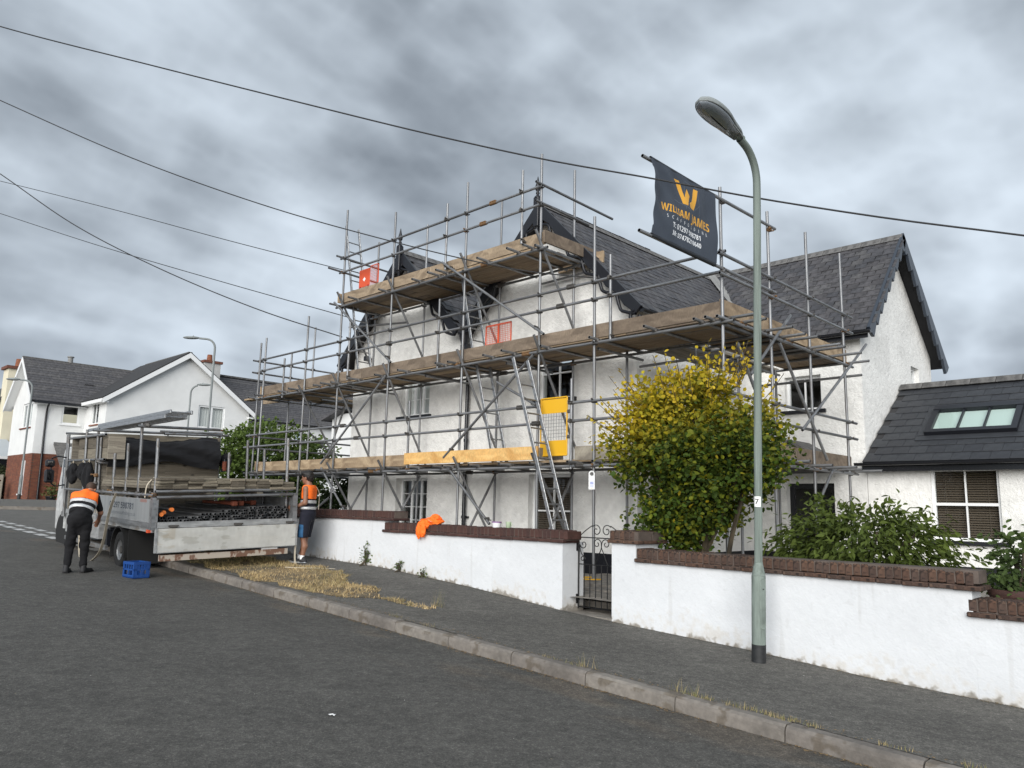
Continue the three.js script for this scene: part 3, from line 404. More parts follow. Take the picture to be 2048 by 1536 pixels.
// ---------------------------------------------------------------- the low extension
{
  const ex = thing('extension', 'single-storey white extension with dark tiled roof and a roof window', 'building');
  const X0 = XE + .012, X1 = .6, ZFX = ZB, EY = 2.72, RZ = -17.6, RY = 4.44;
  const wz = (pts, holes_, z, th = .3) => metreUV(extrude(pts, th, holes_).translate(0, 0, z - th));
  part('front_wall', wz(rect(X0, X1, .4, 2.75), [rect(-4.34, -3.26, 1.31, 2.58)], ZFX), M.roughcast, ex);
  part('end_wall', metreUV(extrude([[15.701, .4], [19.6, .4], [19.6, 2.9], [17.6, 4.3], [15.701, 2.95]], .3).rotateY(Math.PI / 2).translate(X1 - .3, 0, 0)), M.roughcast, ex);
  part('back_wall', wz(rect(X0, X1, .4, 2.8), [], -19.3), M.roughcast, ex);
  part('plinth', metreUV(bx(X0, X1 + .02, .4, .87, ZFX - .1, ZFX + .022)), M.blackPaint, ex);
  windowPart(ex, { at: [-4.34, 1.31, ZFX], w: 1.08, h: 1.27, cols: 2, rows: 2, recess: .06, slats: true, mid: .5, sill: M.blackPaint, bar: .026, frame: .05 });
  const dv = V(0, RY - EY, RZ + 15.12), L = dv.length(), up = dv.clone().normalize(), N = V().crossVectors(V(1, 0, 0), up).normalize();
  const O = V(X0 + .02, EY - .02, -15.12); const q = new THREE.Quaternion().setFromRotationMatrix(new THREE.Matrix4().makeBasis(V(1, 0, 0), up, N));
  const roof = part('roof', (() => { const g = new THREE.BoxGeometry(X1 + .2 - X0, L, .06).translate((X1 + .2 - X0) / 2, L / 2, -.032).applyQuaternion(q).translate(...O.toArray()); return g; })(), M.felt, ex);
  part('roof', (() => { const d2 = V(0, -(RY - 2.8), -2.3), L2 = d2.length(), u2 = d2.clone().normalize(), n2 = V().crossVectors(V(1, 0, 0), u2).negate(); const g = new THREE.BoxGeometry(X1 + .2 - X0, L2, .08).translate((X1 + .2 - X0) / 2, L2 / 2, 0).applyQuaternion(new THREE.Quaternion().setFromRotationMatrix(new THREE.Matrix4().makeBasis(V(1, 0, 0), u2, V().crossVectors(V(1, 0, 0), u2)))).translate(X0, RY - .03, RZ); return g; })(), M.tile[0], ex);
  const r = rng(31), tg = [0, 1].map(i => chamfer(.297, .335, .016, .004)), ce = .268; const sky = [-4.56, -2.99];
  for (let j = 0; j < 11; j++) for (let i = 0; i < 21; i++) { const u = i * .3 + (j % 2) * .15 + .15, v = j * ce + .15; if (u > X1 + .1 - X0) continue; const wx = X0 + u; if (j >= 3.2 && j <= 6.8 && wx > sky[0] + .05 && wx < sky[1] - .05) continue; const m = part('roof_tile', tg[i % 2], M.tile[Math.floor(r() * 3)], roof); m.position.copy(O).addScaledVector(V(1, 0, 0), u).addScaledVector(up, v).addScaledVector(N, .014 + r() * .003); m.quaternion.copy(q).multiply(new THREE.Quaternion().setFromEuler(new THREE.Euler(-.052, (r() - .5) * .006, 0))); }
  const rg = metreUV(extrude([[-.17, -.10], [-.155, -.11], [0, .0], [.155, -.11], [.17, -.10], [.03, .03], [-.03, .03]], .44).rotateY(Math.PI / 2).translate(-.22, 0, 0)); for (let i = 0; i < 13; i++) { const m = part('ridge_tile', rg, M.ridge, ex); m.position.set(X0 + .24 + i * .45, RY + .05, RZ); }
  part('gutter', (() => { const g = new THREE.CylinderGeometry(.06, .06, X1 + .3 - X0, 10, 1, false, 0, Math.PI); g.rotateZ(Math.PI / 2).rotateX(Math.PI); return merge([g.translate((X0 + X1) / 2 + .05, EY - .03, -15.05), bx(X0, X1 + .15, EY - .19, EY - .06, -15.16, -15.13)]); })(), M.blackGloss, ex);
  // roof window, lying in the slope
  const sw = sub('roof_window', ex); sw.position.copy(O).addScaledVector(V(1, 0, 0), sky[0] - X0 + .03).addScaledVector(up, .86).addScaledVector(N, .03); sw.quaternion.copy(q);
  const W = 1.5, H = 1.02; part('frame', merge([bx(0, W, 0, .11, -.05, .09), bx(0, W, H - .15, H, -.05, .10), bx(0, .10, .11, H - .15, -.05, .09), bx(W - .10, W, .11, H - .15, -.05, .09)]), M.blackPaint, sw);
  part('flashing', merge([bx(-.14, W + .14, -.16, -.002, -.012, .012), bx(-.13, -.002, 0, H, -.012, .02), bx(W + .002, W + .13, 0, H, -.012, .02)]), M.tile[0], sw);
  for (let i = 1; i < 3; i++) part('glazing_bar', bx(.1 + (W - .2) / 3 * i - .014, .1 + (W - .2) / 3 * i + .014, .11, H - .15, .02, .075), M.blackPaint, sw);
  for (let i = 0; i < 3; i++) { const p = part('pane', new THREE.PlaneGeometry((W - .2) / 3 - .03, H - .27), M.roofGlass, sw); p.position.set(.1 + (W - .2) / 3 * (i + .5), .11 + (H - .26) / 2, .05); }
  part('roller_blind', bx(.1, W - .1, .11, H - .15, .0, .012), M.paleBlind, sw);
}
// ---------------------------------------------------------------- tube-and-fitting scaffold
const TR = .02415, boardGeo = metreUV(new THREE.BoxGeometry(3.9, .038, .225));
const tubeGeo = (() => { // hollow tube of unit length along y
  const o = new THREE.CylinderGeometry(TR, TR, 1, 12, 1, true), i = new THREE.CylinderGeometry(TR - .004, TR - .004, 1, 12, 1, true); i.index && i.index.array.reverse();
  const t = new THREE.RingGeometry(TR - .004, TR, 12).rotateX(-Math.PI / 2).translate(0, .5, 0), b = new THREE.RingGeometry(TR - .004, TR, 12).rotateX(Math.PI / 2).translate(0, -.5, 0); return merge([o, i, t, b]); })();
function tubeAt(parent, name, a, b, mat) { const d = b.clone().sub(a), m = part(name, tubeGeo, mat, parent); m.position.copy(a).add(b).multiplyScalar(.5); m.scale.y = d.length(); m.quaternion.setFromUnitVectors(V(0, 1, 0), d.normalize()); return m; }
const couplerGeo = merge([chamfer(.076, .052, .066, .012), chamfer(.052, .066, .076, .012).translate(.0, .0, .0), new THREE.CylinderGeometry(.011, .011, .09, 6).rotateX(Math.PI / 2).translate(.034, .012, .02), new THREE.CylinderGeometry(.018, .018, .02, 6).rotateX(Math.PI / 2).translate(.034, .012, .066), new THREE.CylinderGeometry(.011, .011, .09, 6).rotateZ(Math.PI / 2).translate(.02, -.02, -.034)]);
const sleeveGeo = merge([new THREE.CylinderGeometry(.034, .034, .17, 10), chamfer(.03, .16, .075, .008).translate(.03, 0, 0)]);
{
  const S = thing('scaffold', 'galvanised tube scaffold with timber decks on three levels around the white house', 'scaffold');
  const r = rng(404), gm = () => M.galv[Math.floor(r() * 3)];
  const T = (n, ax, ay, az, bx_, by, bz) => tubeAt(S, n, V(ax, ay, az), V(bx_, by, bz), gm());
  const C = (x, y, z, ry = 0) => { const m = part('coupler', couplerGeo, r() < .12 ? M.couplerRust : M.coupler, S); m.position.set(x, y, z); m.rotation.set((r() - .5) * .3, ry + (r() - .5) * .5, 0); return m; };
  const ZO = -9.7, ZI = -10.85, LY = [2.40, 4.37, 6.23], base = x => gardenY(x);
  const outer = [[-18.5, 5.99], [-16.46, 6.25], [-15.02, 8.61], [-13.12, 8.06], [-10.79, 8.07], [-8.82, 8.04], [-7.605, 6.54], [-5.3, 6.4]];
  const inner = [[-15.31, 8.19], [-13.42, 8.18], [-10.98, 8.1], [-9.0, 8.18], [-7.78, 4.49]];
  const ret = [[-11.2, 6.48], [-12.64, 6.54], [-14.14, 6.55]];
  const lean = () => (r() - .5) * .03;
  for (const [x, t] of outer) { T('standard', x + lean(), base(x), ZO, x, t, ZO); }
  for (const [x, t] of inner) T('standard', x + lean(), base(x), ZI, x, t, ZI);
  for (const [z, t] of ret) { T('standard', -5.3, base(-5.3), z, -5.3, t, z); T('standard', -6.62, base(-6), z, -6.62, 4.46, z); }
  for (const [z, t] of [[-9.76, 5.91], [-10.68, 5.79], [-11.36, 6.64], [-12.9, 4.5]]) T('standard', -18.9, base(-18), z, -18.88, t, z);
  for (const [z, t] of [[-11.36, 4.5], [-12.9, 4.5]]) T('standard', -17.6, base(-18), z, -17.6, t, z);
  // guard posts standing on the ledgers
  const posts = [[-14.57, 4.47, 5.8], [-11.33, 6.37, 7.76], [-11.46, 4.38, 5.79], [-12.28, 2.36, 3.81], [-9.24, 6.43, 7.84], [-7.24, 4.38, 5.79], [-8.03, 2.35, 3.83], [-17.4, 4.3, 5.3]];
  for (const [x, a, b] of posts) { T('guard_post', x, a, ZO + .05, x, b, ZO + .05); C(x, a + .06, ZO + .03); }
  // ledgers
  const led = (y, x0, x1, z, n = 'ledger') => { // long runs joined by sleeves
    let x = x0, k = 0; while (x < x1 - .05) { const e = Math.min(x1, x + 4.2 + r() * 1.6); T(n, x, y + (r() - .5) * .012, z, e - .004, y + (r() - .5) * .012, z); if (e < x1) { const s = part('sleeve_coupler', sleeveGeo, r() < .4 ? M.couplerRust : M.coupler, S); s.position.set(e, y, z); s.rotation.z = Math.PI / 2; } x = e; k++; }
  };
  const railZ = ZO + .05;
  led(LY[0], -18.75, -5.15, railZ); led(LY[1], -18.75, -5.1, railZ); led(LY[2], -15.2, -8.6, railZ);
  led(LY[0] - .0, -16.4, -5.3, ZI + .05); led(LY[1], -16.4, -5.3, ZI + .05); led(LY[2], -15.5, -8.6, ZI + .05);
  led(3.13, -19.2, -8.78, railZ, 'guard_rail'); led(3.43, -19.1, -8.78, railZ, 'guard_rail'); led(3.13, -8.1, -5.2, railZ, 'guard_rail'); led(3.43, -8.1, -5.2, railZ, 'guard_rail');
  led(5.10, -18.62, -5.2, railZ, 'guard_rail'); led(5.40, -18.62, -5.2, railZ, 'guard_rail'); led(7.06, -15.14, -8.74, railZ, 'guard_rail'); led(7.41, -15.12, -8.74, railZ, 'guard_rail');
  // lengthwise tubes of the return and the two ends
  for (const y of [LY[0], LY[1]]) { T('ledger', -5.25, y + .04, -9.45, -5.25, y + .04, -14.4); T('ledger', -6.67, y + .04, -10.9, -6.67, y + .04, -14.4); T('ledger', -18.85, y + .04, -9.5, -18.85, y + .04, -13.2); T('ledger', -17.6, y + .04, -10.9, -17.6, y + .04, -13.2); }
  for (const y of [3.08, 3.37, 5.06, 5.36]) T('guard_rail', -5.25, y, -9.55, -5.25, y, -14.45);
  for (const y of [5.42, 5.10]) T('guard_rail', -18.95, y, -9.6, -18.95, y, -12.1);
  for (const y of [3.40, 3.10]) T('guard_rail', -18.95, y, -9.6, -18.95, y, -13.0);
  T('banner_tube', -5.25, EYE + 4.44, -7.66, -5.25, EYE + 4.52, -11.36); T('banner_tube', -5.25, EYE + 3.43, -7.58, -5.25, EYE + 3.45, -11.3);
  T('guard_rail', -8.77, 7.44, -9.5, -8.77, 7.40, -11.75); T('guard_rail', -8.77, 7.09, -9.5, -8.77, 7.06, -11.0); T('ledger', -8.77, 6.26, -9.5, -8.77, 6.26, -12.0);
  T('guard_rail', -15.07, 7.44, -9.5, -15.07, 7.40, -11.3); T('guard_rail', -15.07, 7.10, -9.3, -15.07, 7.04, -11.1);
  T('ledger', -9.9, 6.1, -10.95, -8.7, 6.12, -10.95); T('ledger', -15.6, 5.95, -10.3, -14.2, 5.98, -10.95);
  // transoms: across the ledgers, ends proud of the front
  const tr = (y, xs, z0 = -9.36, z1 = -10.98) => { for (const x of xs) { const a = z0 - r() * .14 + .05, b = z1 - r() * .05; T('transom', x, y + .05, a, x + (r() - .5) * .05, y + .05, b); C(x, y + .03, railZ, Math.PI / 2); } };
  tr(LY[0], [-18.35, -17.5, -16.3, -15.15, -14.75, -14.0, -13.3, -12.55, -11.9, -11.2, -10.9, -10.2, -9.4, -8.7, -7.9, -7.4, -6.6, -5.9, -5.45]);
  tr(LY[1], [-18.3, -17.2, -16.6, -15.6, -15.2, -14.9, -14.1, -13.25, -12.4, -11.2, -10.9, -9.9, -9.35, -8.55, -7.5, -6.4, -5.6, -5.42]);
  tr(LY[2], [-15.12, -14.3, -13.25, -12.1, -11.5, -11.25, -10.1, -9.3, -8.95]);
  for (const x of [-14.6, -12.0, -9.7, -7.6]) T('transom', x, LY[1] - .06, -9.8, x, LY[1] - .06, -11.85 + .78);
  for (const [y, zs] of [[LY[0], [-10.1, -10.95, -11.35, -12.4, -13.0, -13.6, -14.25]], [LY[1], [-9.85, -10.2, -10.9, -11.45, -11.75, -12.5, -12.75, -13.4, -14.2]]]) for (const z of zs) { const o = -4.92 + r() * .2; T('transom', o, y + .09, z, -6.85, y + .09, z); C(-5.27, y + .07, z); }
  for (const y of [LY[0], LY[1]]) for (const z of [-10.4, -11.5, -12.6]) T('transom', -19.1, y + .09, z, -17.4, y + .09, z);
  T('ledger', -7.1, 4.21, -14.28, -5.05, 4.23, -14.28); T('ledger', -7.6, 4.18, -10.98, -6.0, 4.2, -10.98);
  // couplers where rails meet uprights
  for (const [x, t] of outer) for (const y of [LY[0], LY[1], LY[2], 3.13, 3.43, 5.1, 5.4, 7.06, 7.41]) { if (y > t || (y > 6 && (x < -15.1 || x > -8.7))) continue; C(x, y, ZO + .025); }
  for (const [x, t] of inner) for (const y of LY) if (y < t) C(x, y, ZI + .025);
  for (const [z, t] of ret) for (const y of [LY[0] + .04, LY[1] + .04, 3.08, 3.37, 5.06, 5.36]) C(-5.275, y, z, Math.PI / 2);
  for (const y of [EYE + 4.47, EYE + 3.44]) { C(-5.275, y, ZO); C(-5.275, y, -11.2); }
  for (const [x, a, b] of posts) for (const y of [3.13, 3.43, 5.1, 5.4, 7.06, 7.41]) if (y > a && y < b) C(x, y, railZ + .03);
  for (const z of [-9.76, -10.68, -11.36]) for (const y of [5.1, 5.42, 3.4, 3.1]) C(-18.92, y, z, Math.PI / 2);
  // face braces and cross braces
  const fb = [[-15.21, 4.66, -12.92, 2.97], [-11.37, 4.82, -8.62, 2.96], [-13.06, 2.71, -15.37, .91], [-8.85, 2.63, -11.12, .92], [-11.03, .77, -9.83, -.28], [-15.34, .81, -14.33, -.12]];
  for (const [a, b, c, d] of fb) { const dx = c - a, dy = d - b; T('brace', a, b + EYE, ZO + .10, c, d + EYE, ZO + .10); C(a + dx * .08, b + dy * .08 + EYE, ZO + .06); C(a + dx * .92, b + dy * .92 + EYE, ZO + .06); }
  const cross = (x, y0, y1, dx = .02) => T('brace', x + .06, y0, ZO + .2, x + .06 + dx, y1, ZI + .08);
  for (const x of [-15.02, -13.12, -10.79, -8.82]) { cross(x, 6.55, 4.6); cross(x, 4.65, 2.55); cross(x, 2.62, .75); }
  cross(-16.46, 4.5, 2.6);
  for (const x of [-13.3, -10.95, -8.95, -15.2]) T('brace', x, 2.36, ZI + .02, x + .02, .75, ZO - .1);
  T('brace', -16.4, 4.3, -10.9, -15.6, 2.6, -9.85); T('brace', -19.0, 3.7, -11.4, -18.9, 2.6, -12.8); T('brace', -8.9, 3.44, -9.85, -10.0, 4.0, -9.86);
  T('brace', -5.19, 4.85, -11.69, -5.19, 3.69, -10.28); T('brace', -5.19, 4.33, -11.25, -5.19, 2.61, -12.9); T('brace', -5.19, 4.93, -14.97, -5.19, 3.03, -11.97); T('brace', -5.19, 2.49, -13.15, -5.19, 1.87, -12.45); T('brace', -5.19, 4.1, -9.9, -5.19, 2.5, -11.2);
  T('ledger', -18.0, 1.55, -9.62, -14.6, 1.55, -9.62); T('brace', -15.9, 1.35, -9.58, -14.9, 1.85, -9.58);
  // deck boards
  const bd = (n, L, h, w, mats, x, y, z, ry = 0, rx = 0) => { const m = part(n, boardGeo, mats[Math.floor(r() * mats.length)], S); m.scale.set(L / 3.9, h / .038, w / .225); m.position.set(x, y, z); m.rotation.set(rx, ry, 0); return m; };
  const run = (y, x0, x1) => { for (let k = 0; k < 5; k++) { let x = x0 + (r() - .5) * .12 - (k % 2) * 1.6; while (x < x1 - .3) { const a = Math.max(x, x0 - .1 - r() * .1), e = Math.min(x + 3.9, x1 + (r() - .5) * .1); if (e - a > .25) bd('deck_board', e - a - .01, .038, .214, M.board, (a + e) / 2, y + .094 + (r() - .5) * .006, -9.855 - k * .228, (r() - .5) * .003); x += 3.9; } } };
  run(LY[0], -18.75, -5.35); run(LY[1], -18.75, -5.35); run(LY[2], -15.12, -8.85);
  for (const y of [LY[0], LY[1]]) { for (let k = 0; k < 5; k++) bd('deck_board', 3.35 + r() * .1, .038, .214, M.board, -5.46 - k * .228, y + .134, -12.66 + (r() - .5) * .08, Math.PI / 2); for (let k = 0; k < 5; k++) bd('deck_board', 2.15, .038, .221, M.board, -18.7 + k * .228, y + .134, -12.05, Math.PI / 2); for (let k = 0; k < 4; k++) bd('deck_board', 3.3, .038, .221, M.greyBoard, -6.75 - k * .228, y + .134, -12.68, Math.PI / 2); }
  // toe boards on edge
  const toe = (x0, x1, y, mats = M.board, z = ZO - .0 - .045) => { const n = Math.max(1, Math.round((x1 - x0) / 3.9)); for (let i = 0; i < n; i++) { const a = lerp(x0, x1, i / n), b = lerp(x0, x1, (i + 1) / n); bd('toe_board', b - a - .012, .225, .038, mats, (a + b) / 2, y + .1 + .1125 + (r() - .5) * .012, z - (i % 2) * .004, (r() - .5) * .002); } };
  toe(-18.6, -12.35, LY[0] + .0, M.board); toe(-12.33, -8.72, LY[0] + .02, [M.pine], ZO + .085); toe(-8.02, -5.3, LY[0], [M.greyBoard[0]]);
  toe(-18.55, -5.32, LY[1]); toe(-15.12, -8.74, LY[2] + .02);
  for (const y of [LY[0], LY[1]]) { for (let i = 0; i < 2; i++) { const m = bd('toe_board', 2.29, .225, .038, M.board, -5.345, y + .25, -10.88 - i * 2.3, Math.PI / 2); } bd('toe_board', 2.6, .225, .038, M.board, -18.82, y + .25, -11.1, Math.PI / 2); }
  bd('toe_board', 1.75, .225, .038, M.board, -8.72, LY[2] + .235, -10.55, Math.PI / 2); bd('toe_board', 1.2, .225, .038, M.board, -15.14, LY[2] + .235, -10.25, Math.PI / 2);
  bd('toe_board', 1.1, .225, .038, M.board, -9.0, LY[2] + .15, -11.05); bd('toe_board', .6, .2, .038, M.greyBoard, -8.72, LY[0] + .22, -9.95, Math.PI / 2);
  bd('loose_board', 1.5, .038, .221, M.greyBoard, -13.4, 4.66, -10.55, .02, 1.2); bd('loose_board', 1.5, .038, .221, M.greyBoard, -8.9, 4.70, -10.6, .02, 1.2); bd('loose_board', .9, .038, .221, M.board, -19.1, LY[1] + .06, -9.86, .05); bd('loose_board', .8, .2, .038, M.board, -19.35, LY[1] + .12, -10.4, .1);
  // base plates on sole boards
  for (const [x] of outer) { const p = part('base_plate', chamfer(.15, .012, .15, .002), M.galv[1], S); p.position.set(x, base(x) + .05, ZO); bd('sole_board', .5, .038, .225, M.greyBoard, x, base(x) + .022, ZO); }
  const tape = part('yellow_tape', new THREE.TorusGeometry(.20, .012, 6, 24, Math.PI * 1.3).rotateX(Math.PI / 2), M.yellow, S); tape.position.set(-7.605, base(-7.6) + .09, ZO + .05); 
}
// ---------------------------------------------------------------- ladders
function ladder(label, a, b, acr, gap, mat = M.alu, group, n = 0) { // a: foot centre, b: head centre, acr: direction of the rungs
  const t = thing('ladder', label, 'ladder', a.toArray(), 0, group), d = b.clone().sub(a), L = d.length(), up = d.clone().normalize(), nn = V().crossVectors(acr, up).normalize(), ax = V().crossVectors(up, nn).normalize();
  const q = new THREE.Quaternion().setFromRotationMatrix(new THREE.Matrix4().makeBasis(ax, up, nn));
  for (const s of [-1, 1]) { const m = part('stile', chamfer(.026, L, .064, .005), mat, t); m.position.copy(up).multiplyScalar(L / 2).addScaledVector(ax, s * gap / 2); m.quaternion.copy(q); const f = part('foot', chamfer(.034, .07, .07, .006), M.rubber, t); f.position.copy(up).multiplyScalar(.035).addScaledVector(ax, s * gap / 2); f.quaternion.copy(q); }
  const k = Math.floor((L - .2) / .26), rg = new THREE.CylinderGeometry(.0145, .0145, gap, 8).rotateZ(Math.PI / 2); for (let i = 0; i < k; i++) { const m = part('rung', rg, mat, t); m.position.copy(up).multiplyScalar(.2 + i * .26); m.quaternion.copy(q); } return t;
}
ladder('aluminium ladder leaning on the outside of the scaffold beside the yellow gate', V(-7.74, .60, -9.36), V(-8.93, 4.22, -9.36), V(0, 0, 1), .36);
ladder('ladder between the lowest and middle scaffold decks beside the black downpipe', V(-10.25, 2.54, -10.25), V(-10.84, 4.66, -10.25), V(0, 0, 1), .36);
ladder('ladder standing on the middle deck under the valley between the gables', V(-10.85, 4.52, -10.25), V(-11.3, 6.36, -10.25), V(0, 0, 1), .36);
ladder('ladder rising above the top deck at its end over the left gable', V(-14.65, 4.52, -10.2), V(-15.55, 8.45, -10.2), V(0, 0, 1), .36);
{ // orange mesh guards
  const mesh = (w, h, n) => { const L = []; for (let i = -n; i <= n * 2; i++) for (const s of [1, -1]) { const st = .045, x0 = i * st; const a = s > 0 ? x0 : x0 + h * .6; L.push([x0, s]); } const out = []; const nx = Math.round(w / .042); for (let i = 0; i <= nx; i++) { out.push(new THREE.BoxGeometry(.006, h, .004).translate(-w / 2 + i * w / nx, 0, 0)); } const ny = Math.round(h / .036); for (let j = 0; j <= ny; j++) out.push(new THREE.BoxGeometry(w, .005, .004).translate(0, -h / 2 + j * h / ny, .001)); return merge(out); };
  const g1 = thing('mesh_guard', 'orange plastic mesh guard clipped on the middle scaffold deck', 'guard', [-9.96, 4.86, -9.83]);
  part('frame', merge([bx(-.34, .34, -.24, -.13, -.006, .006), bx(-.34, -.315, -.13, .23, -.006, .006), bx(.315, .34, -.13, .23, -.006, .006), bx(-.34, .34, .205, .23, -.006, .006), bx(-.02, .015, -.13, .205, -.006, .006)]), M.orangePlastic, g1); part('mesh_panel', mesh(.64, .36, 8).translate(0, .05, 0), M.orangePlastic, g1); for (const s of [-.2, .14]) part('hook', merge([bx(s, s + .03, -.33, -.2, .006, .03), bx(s, s + .05, -.35, -.32, .006, .05)]), M.redPlastic, g1);
  const g2 = thing('mesh_guard', 'orange guard with a solid panel at the end of the top scaffold deck', 'guard', [-14.32, 6.84, -9.83]);
  part('solid_panel', chamfer(.42, .42, .012, .004).translate(-.05, 0, 0), M.orangePlastic, g2); part('emblem', new THREE.CircleGeometry(.055, 4).translate(-.05, -.03, .009), M.whitePaint, g2); part('mesh_panel', merge([mesh(.3, .44, 8).translate(.33, .02, 0)]), M.orangePlastic, g2); part('frame', merge([bx(.46, .49, -.2, .25, -.006, .006), bx(.17, .49, .23, .25, -.006, .006)]), M.orangePlastic, g2); for (const s of [-.2, .1]) part('hook', bx(s, s + .035, -.32, -.19, .006, .03), M.redPlastic, g2);
}
{ // yellow swing gate in the gap of the guard rail
  const y0 = 2.585, h = .97, w = .58, t = thing('safety_gate', 'yellow steel swing gate with wire mesh at the top of the leaning ladder', 'gate', [-8.76, y0, -9.72]);
  const rod = (a, b) => strip([V(...a), V(...b)], .014, 1, 8);
  part('frame', merge([rod([0, 0, 0], [0, h, 0]), rod([w, 0, 0], [w, h, 0]), rod([0, h, 0], [w, h, 0]), rod([0, 0, 0], [w, 0, 0])]), M.yellow, t);
  part('top_panel', chamfer(w - .03, .24, .004, .001).translate(w / 2, h - .14, 0), M.yellow, t); part('bottom_panel', chamfer(w - .03, .24, .004, .001).translate(w / 2, .13, 0), M.yellow, t);
  const wires = []; for (let i = 1; i < 10; i++) wires.push(new THREE.BoxGeometry(.005, .46, .005).translate(i * w / 10, h / 2, 0)); for (let j = 1; j < 8; j++) wires.push(new THREE.BoxGeometry(w - .03, .005, .005).translate(w / 2, .25 + j * .46 / 8, .002)); part('mesh_panel', merge(wires), M.galv[2], t); for (const y of [.3, .72]) part('hinge', chamfer(.07, .06, .05, .01).translate(w + .045, y, 0), M.coupler, t);
}
{ // inspection tag hanging from the standard by the gate
  const c = document.createElement('canvas'); c.width = 128; c.height = 320; const x = c.getContext('2d'); x.fillStyle = '#eef0f4'; x.fillRect(0, 0, 128, 320); x.fillStyle = '#dfe4f2'; x.fillRect(14, 90, 100, 190); x.fillStyle = '#5a6cc0'; x.fillRect(30, 130, 68, 10); x.fillRect(24, 150, 80, 22); x.fillStyle = '#9aa6d8'; for (let k = 0; k < 6; k++) x.fillRect(26, 186 + k * 14, 76, 4); x.fillStyle = '#e2c64a'; x.fillRect(40, 286, 48, 14);
  const tx = new THREE.CanvasTexture(c); tx.colorSpace = THREE.SRGBColorSpace; const t = thing('inspection_tag', 'white inspection tag hanging on the scaffold upright above the iron gate', 'tag', [-7.60, 2.15, -9.652]); t.rotation.y = .5;
  part('holder', (() => { const s = new THREE.Shape(); s.absarc(0, .115, .05, 0, Math.PI); s.lineTo(-.05, -.13); s.lineTo(.05, -.13); s.lineTo(.05, .115); const hh = new THREE.Path(); hh.absarc(0, .115, .03, 0, Math.PI * 2); s.holes.push(hh); return new THREE.ExtrudeGeometry(s, { depth: .006, bevelEnabled: false }); })(), M.whitePaint, t); const p = part('card', new THREE.PlaneGeometry(.086, .19), std({ map: tx, roughness: .5 }), t); p.position.set(0, -.03, .0085);
}
{ // company banner between two tubes
  const c = document.createElement('canvas'); c.width = 1024; c.height = 656; const x = c.getContext('2d'); x.fillStyle = '#39404b'; x.fillRect(0, 0, 1024, 656);
  x.fillStyle = '#dba236'; const poly = p => { x.beginPath(); p.forEach((q, i) => i ? x.lineTo(q[0], q[1]) : x.moveTo(q[0], q[1])); x.closePath(); x.fill(); };
  poly([[352, 62], [420, 62], [470, 196], [512, 106], [560, 158], [506, 262], [438, 262]]); poly([[642, 62], [706, 62], [640, 262], [556, 262], [552, 222], [596, 196]]);
  x.strokeStyle = '#77808c'; x.lineWidth = 2; for (const [a, b, d, e] of [[500, 40, 700, 40], [330, 250, 560, 290], [640, 270, 720, 200], [690, 40, 730, 300], [480, 60, 480, 300]]) { x.beginPath(); x.moveTo(a, b); x.lineTo(d, e); x.stroke(); }
  const fit = (str, x0, x1, y, weight, max) => { x.textAlign = 'left'; x.font = `${weight} 100px sans-serif`; const w = x.measureText(str).width || 60 * str.length, px = Math.min(max, Math.floor(100 * (x1 - x0) / w)); x.font = `${weight} ${px}px sans-serif`; x.fillText(str, (x0 + x1) / 2 - w * px / 200, y); };
  x.fillStyle = '#dba236'; fit('WILLIAM', 140, 540, 388, 'bold', 120); fit('JAMES', 590, 920, 388, 'bold', 120);
  x.fillStyle = '#e6e8ea'; 'SCAFFOLDING'.split('').forEach((ch, i) => fit(ch, 196 + i * 64, 232 + i * 64, 444, 'normal', 40)); fit('T: 01297 598781', 280, 760, 516, 'bold', 64); fit('M: 07478216640', 280, 760, 588, 'bold', 64);
  const tx = new THREE.CanvasTexture(c); tx.colorSpace = THREE.SRGBColorSpace; tx.anisotropy = 8;
  const b = thing('banner', 'dark grey company banner stretched between two scaffold tubes above the lane', 'banner', [-5.25, EYE, 0]);
  const g = new THREE.PlaneGeometry(1, 1, 60, 40), p = g.attributes.position; for (let i = 0; i < p.count; i++) { const u = p.getX(i) + .5, v = p.getY(i) + .5; const pull = .07 * Math.sin(Math.PI * v) * (1 - u) * (1 - u) + .012 * Math.sin(Math.PI * v) * u; const z = lerp(-7.82, -9.42, u) - pull + (u < .5 ? (v > .9 || v < .1 ? .02 : 0) : 0), y = lerp(3.455, 4.46, v) - (1 - u) * 0; const f = .016 * Math.sin(u * 26 + v * 2) * (.4 + v * .6) + .02 * Math.sin(u * 9 - v * 5) * Math.sin(Math.PI * v) + .012 * Math.sin((u * 1.3 + v) * 17) * (1 - u); p.setXYZ(i, .030 + f * Math.pow(Math.sin(Math.PI * clamp(v, .02, .98)), .6), y, z); } g.computeVertexNormals();
  part('cloth', g, std({ map: tx, roughness: .6, side: THREE.DoubleSide }), b);
  for (const [y, yy] of [[4.465, 4.47], [3.44, 3.445]]) part('hem', new THREE.CylinderGeometry(.031, .031, 1.58, 12, 1, true).rotateX(Math.PI / 2).translate(0, y, -8.62), std({ color: lin(.02, .024, .03), roughness: .6 }), b);
}
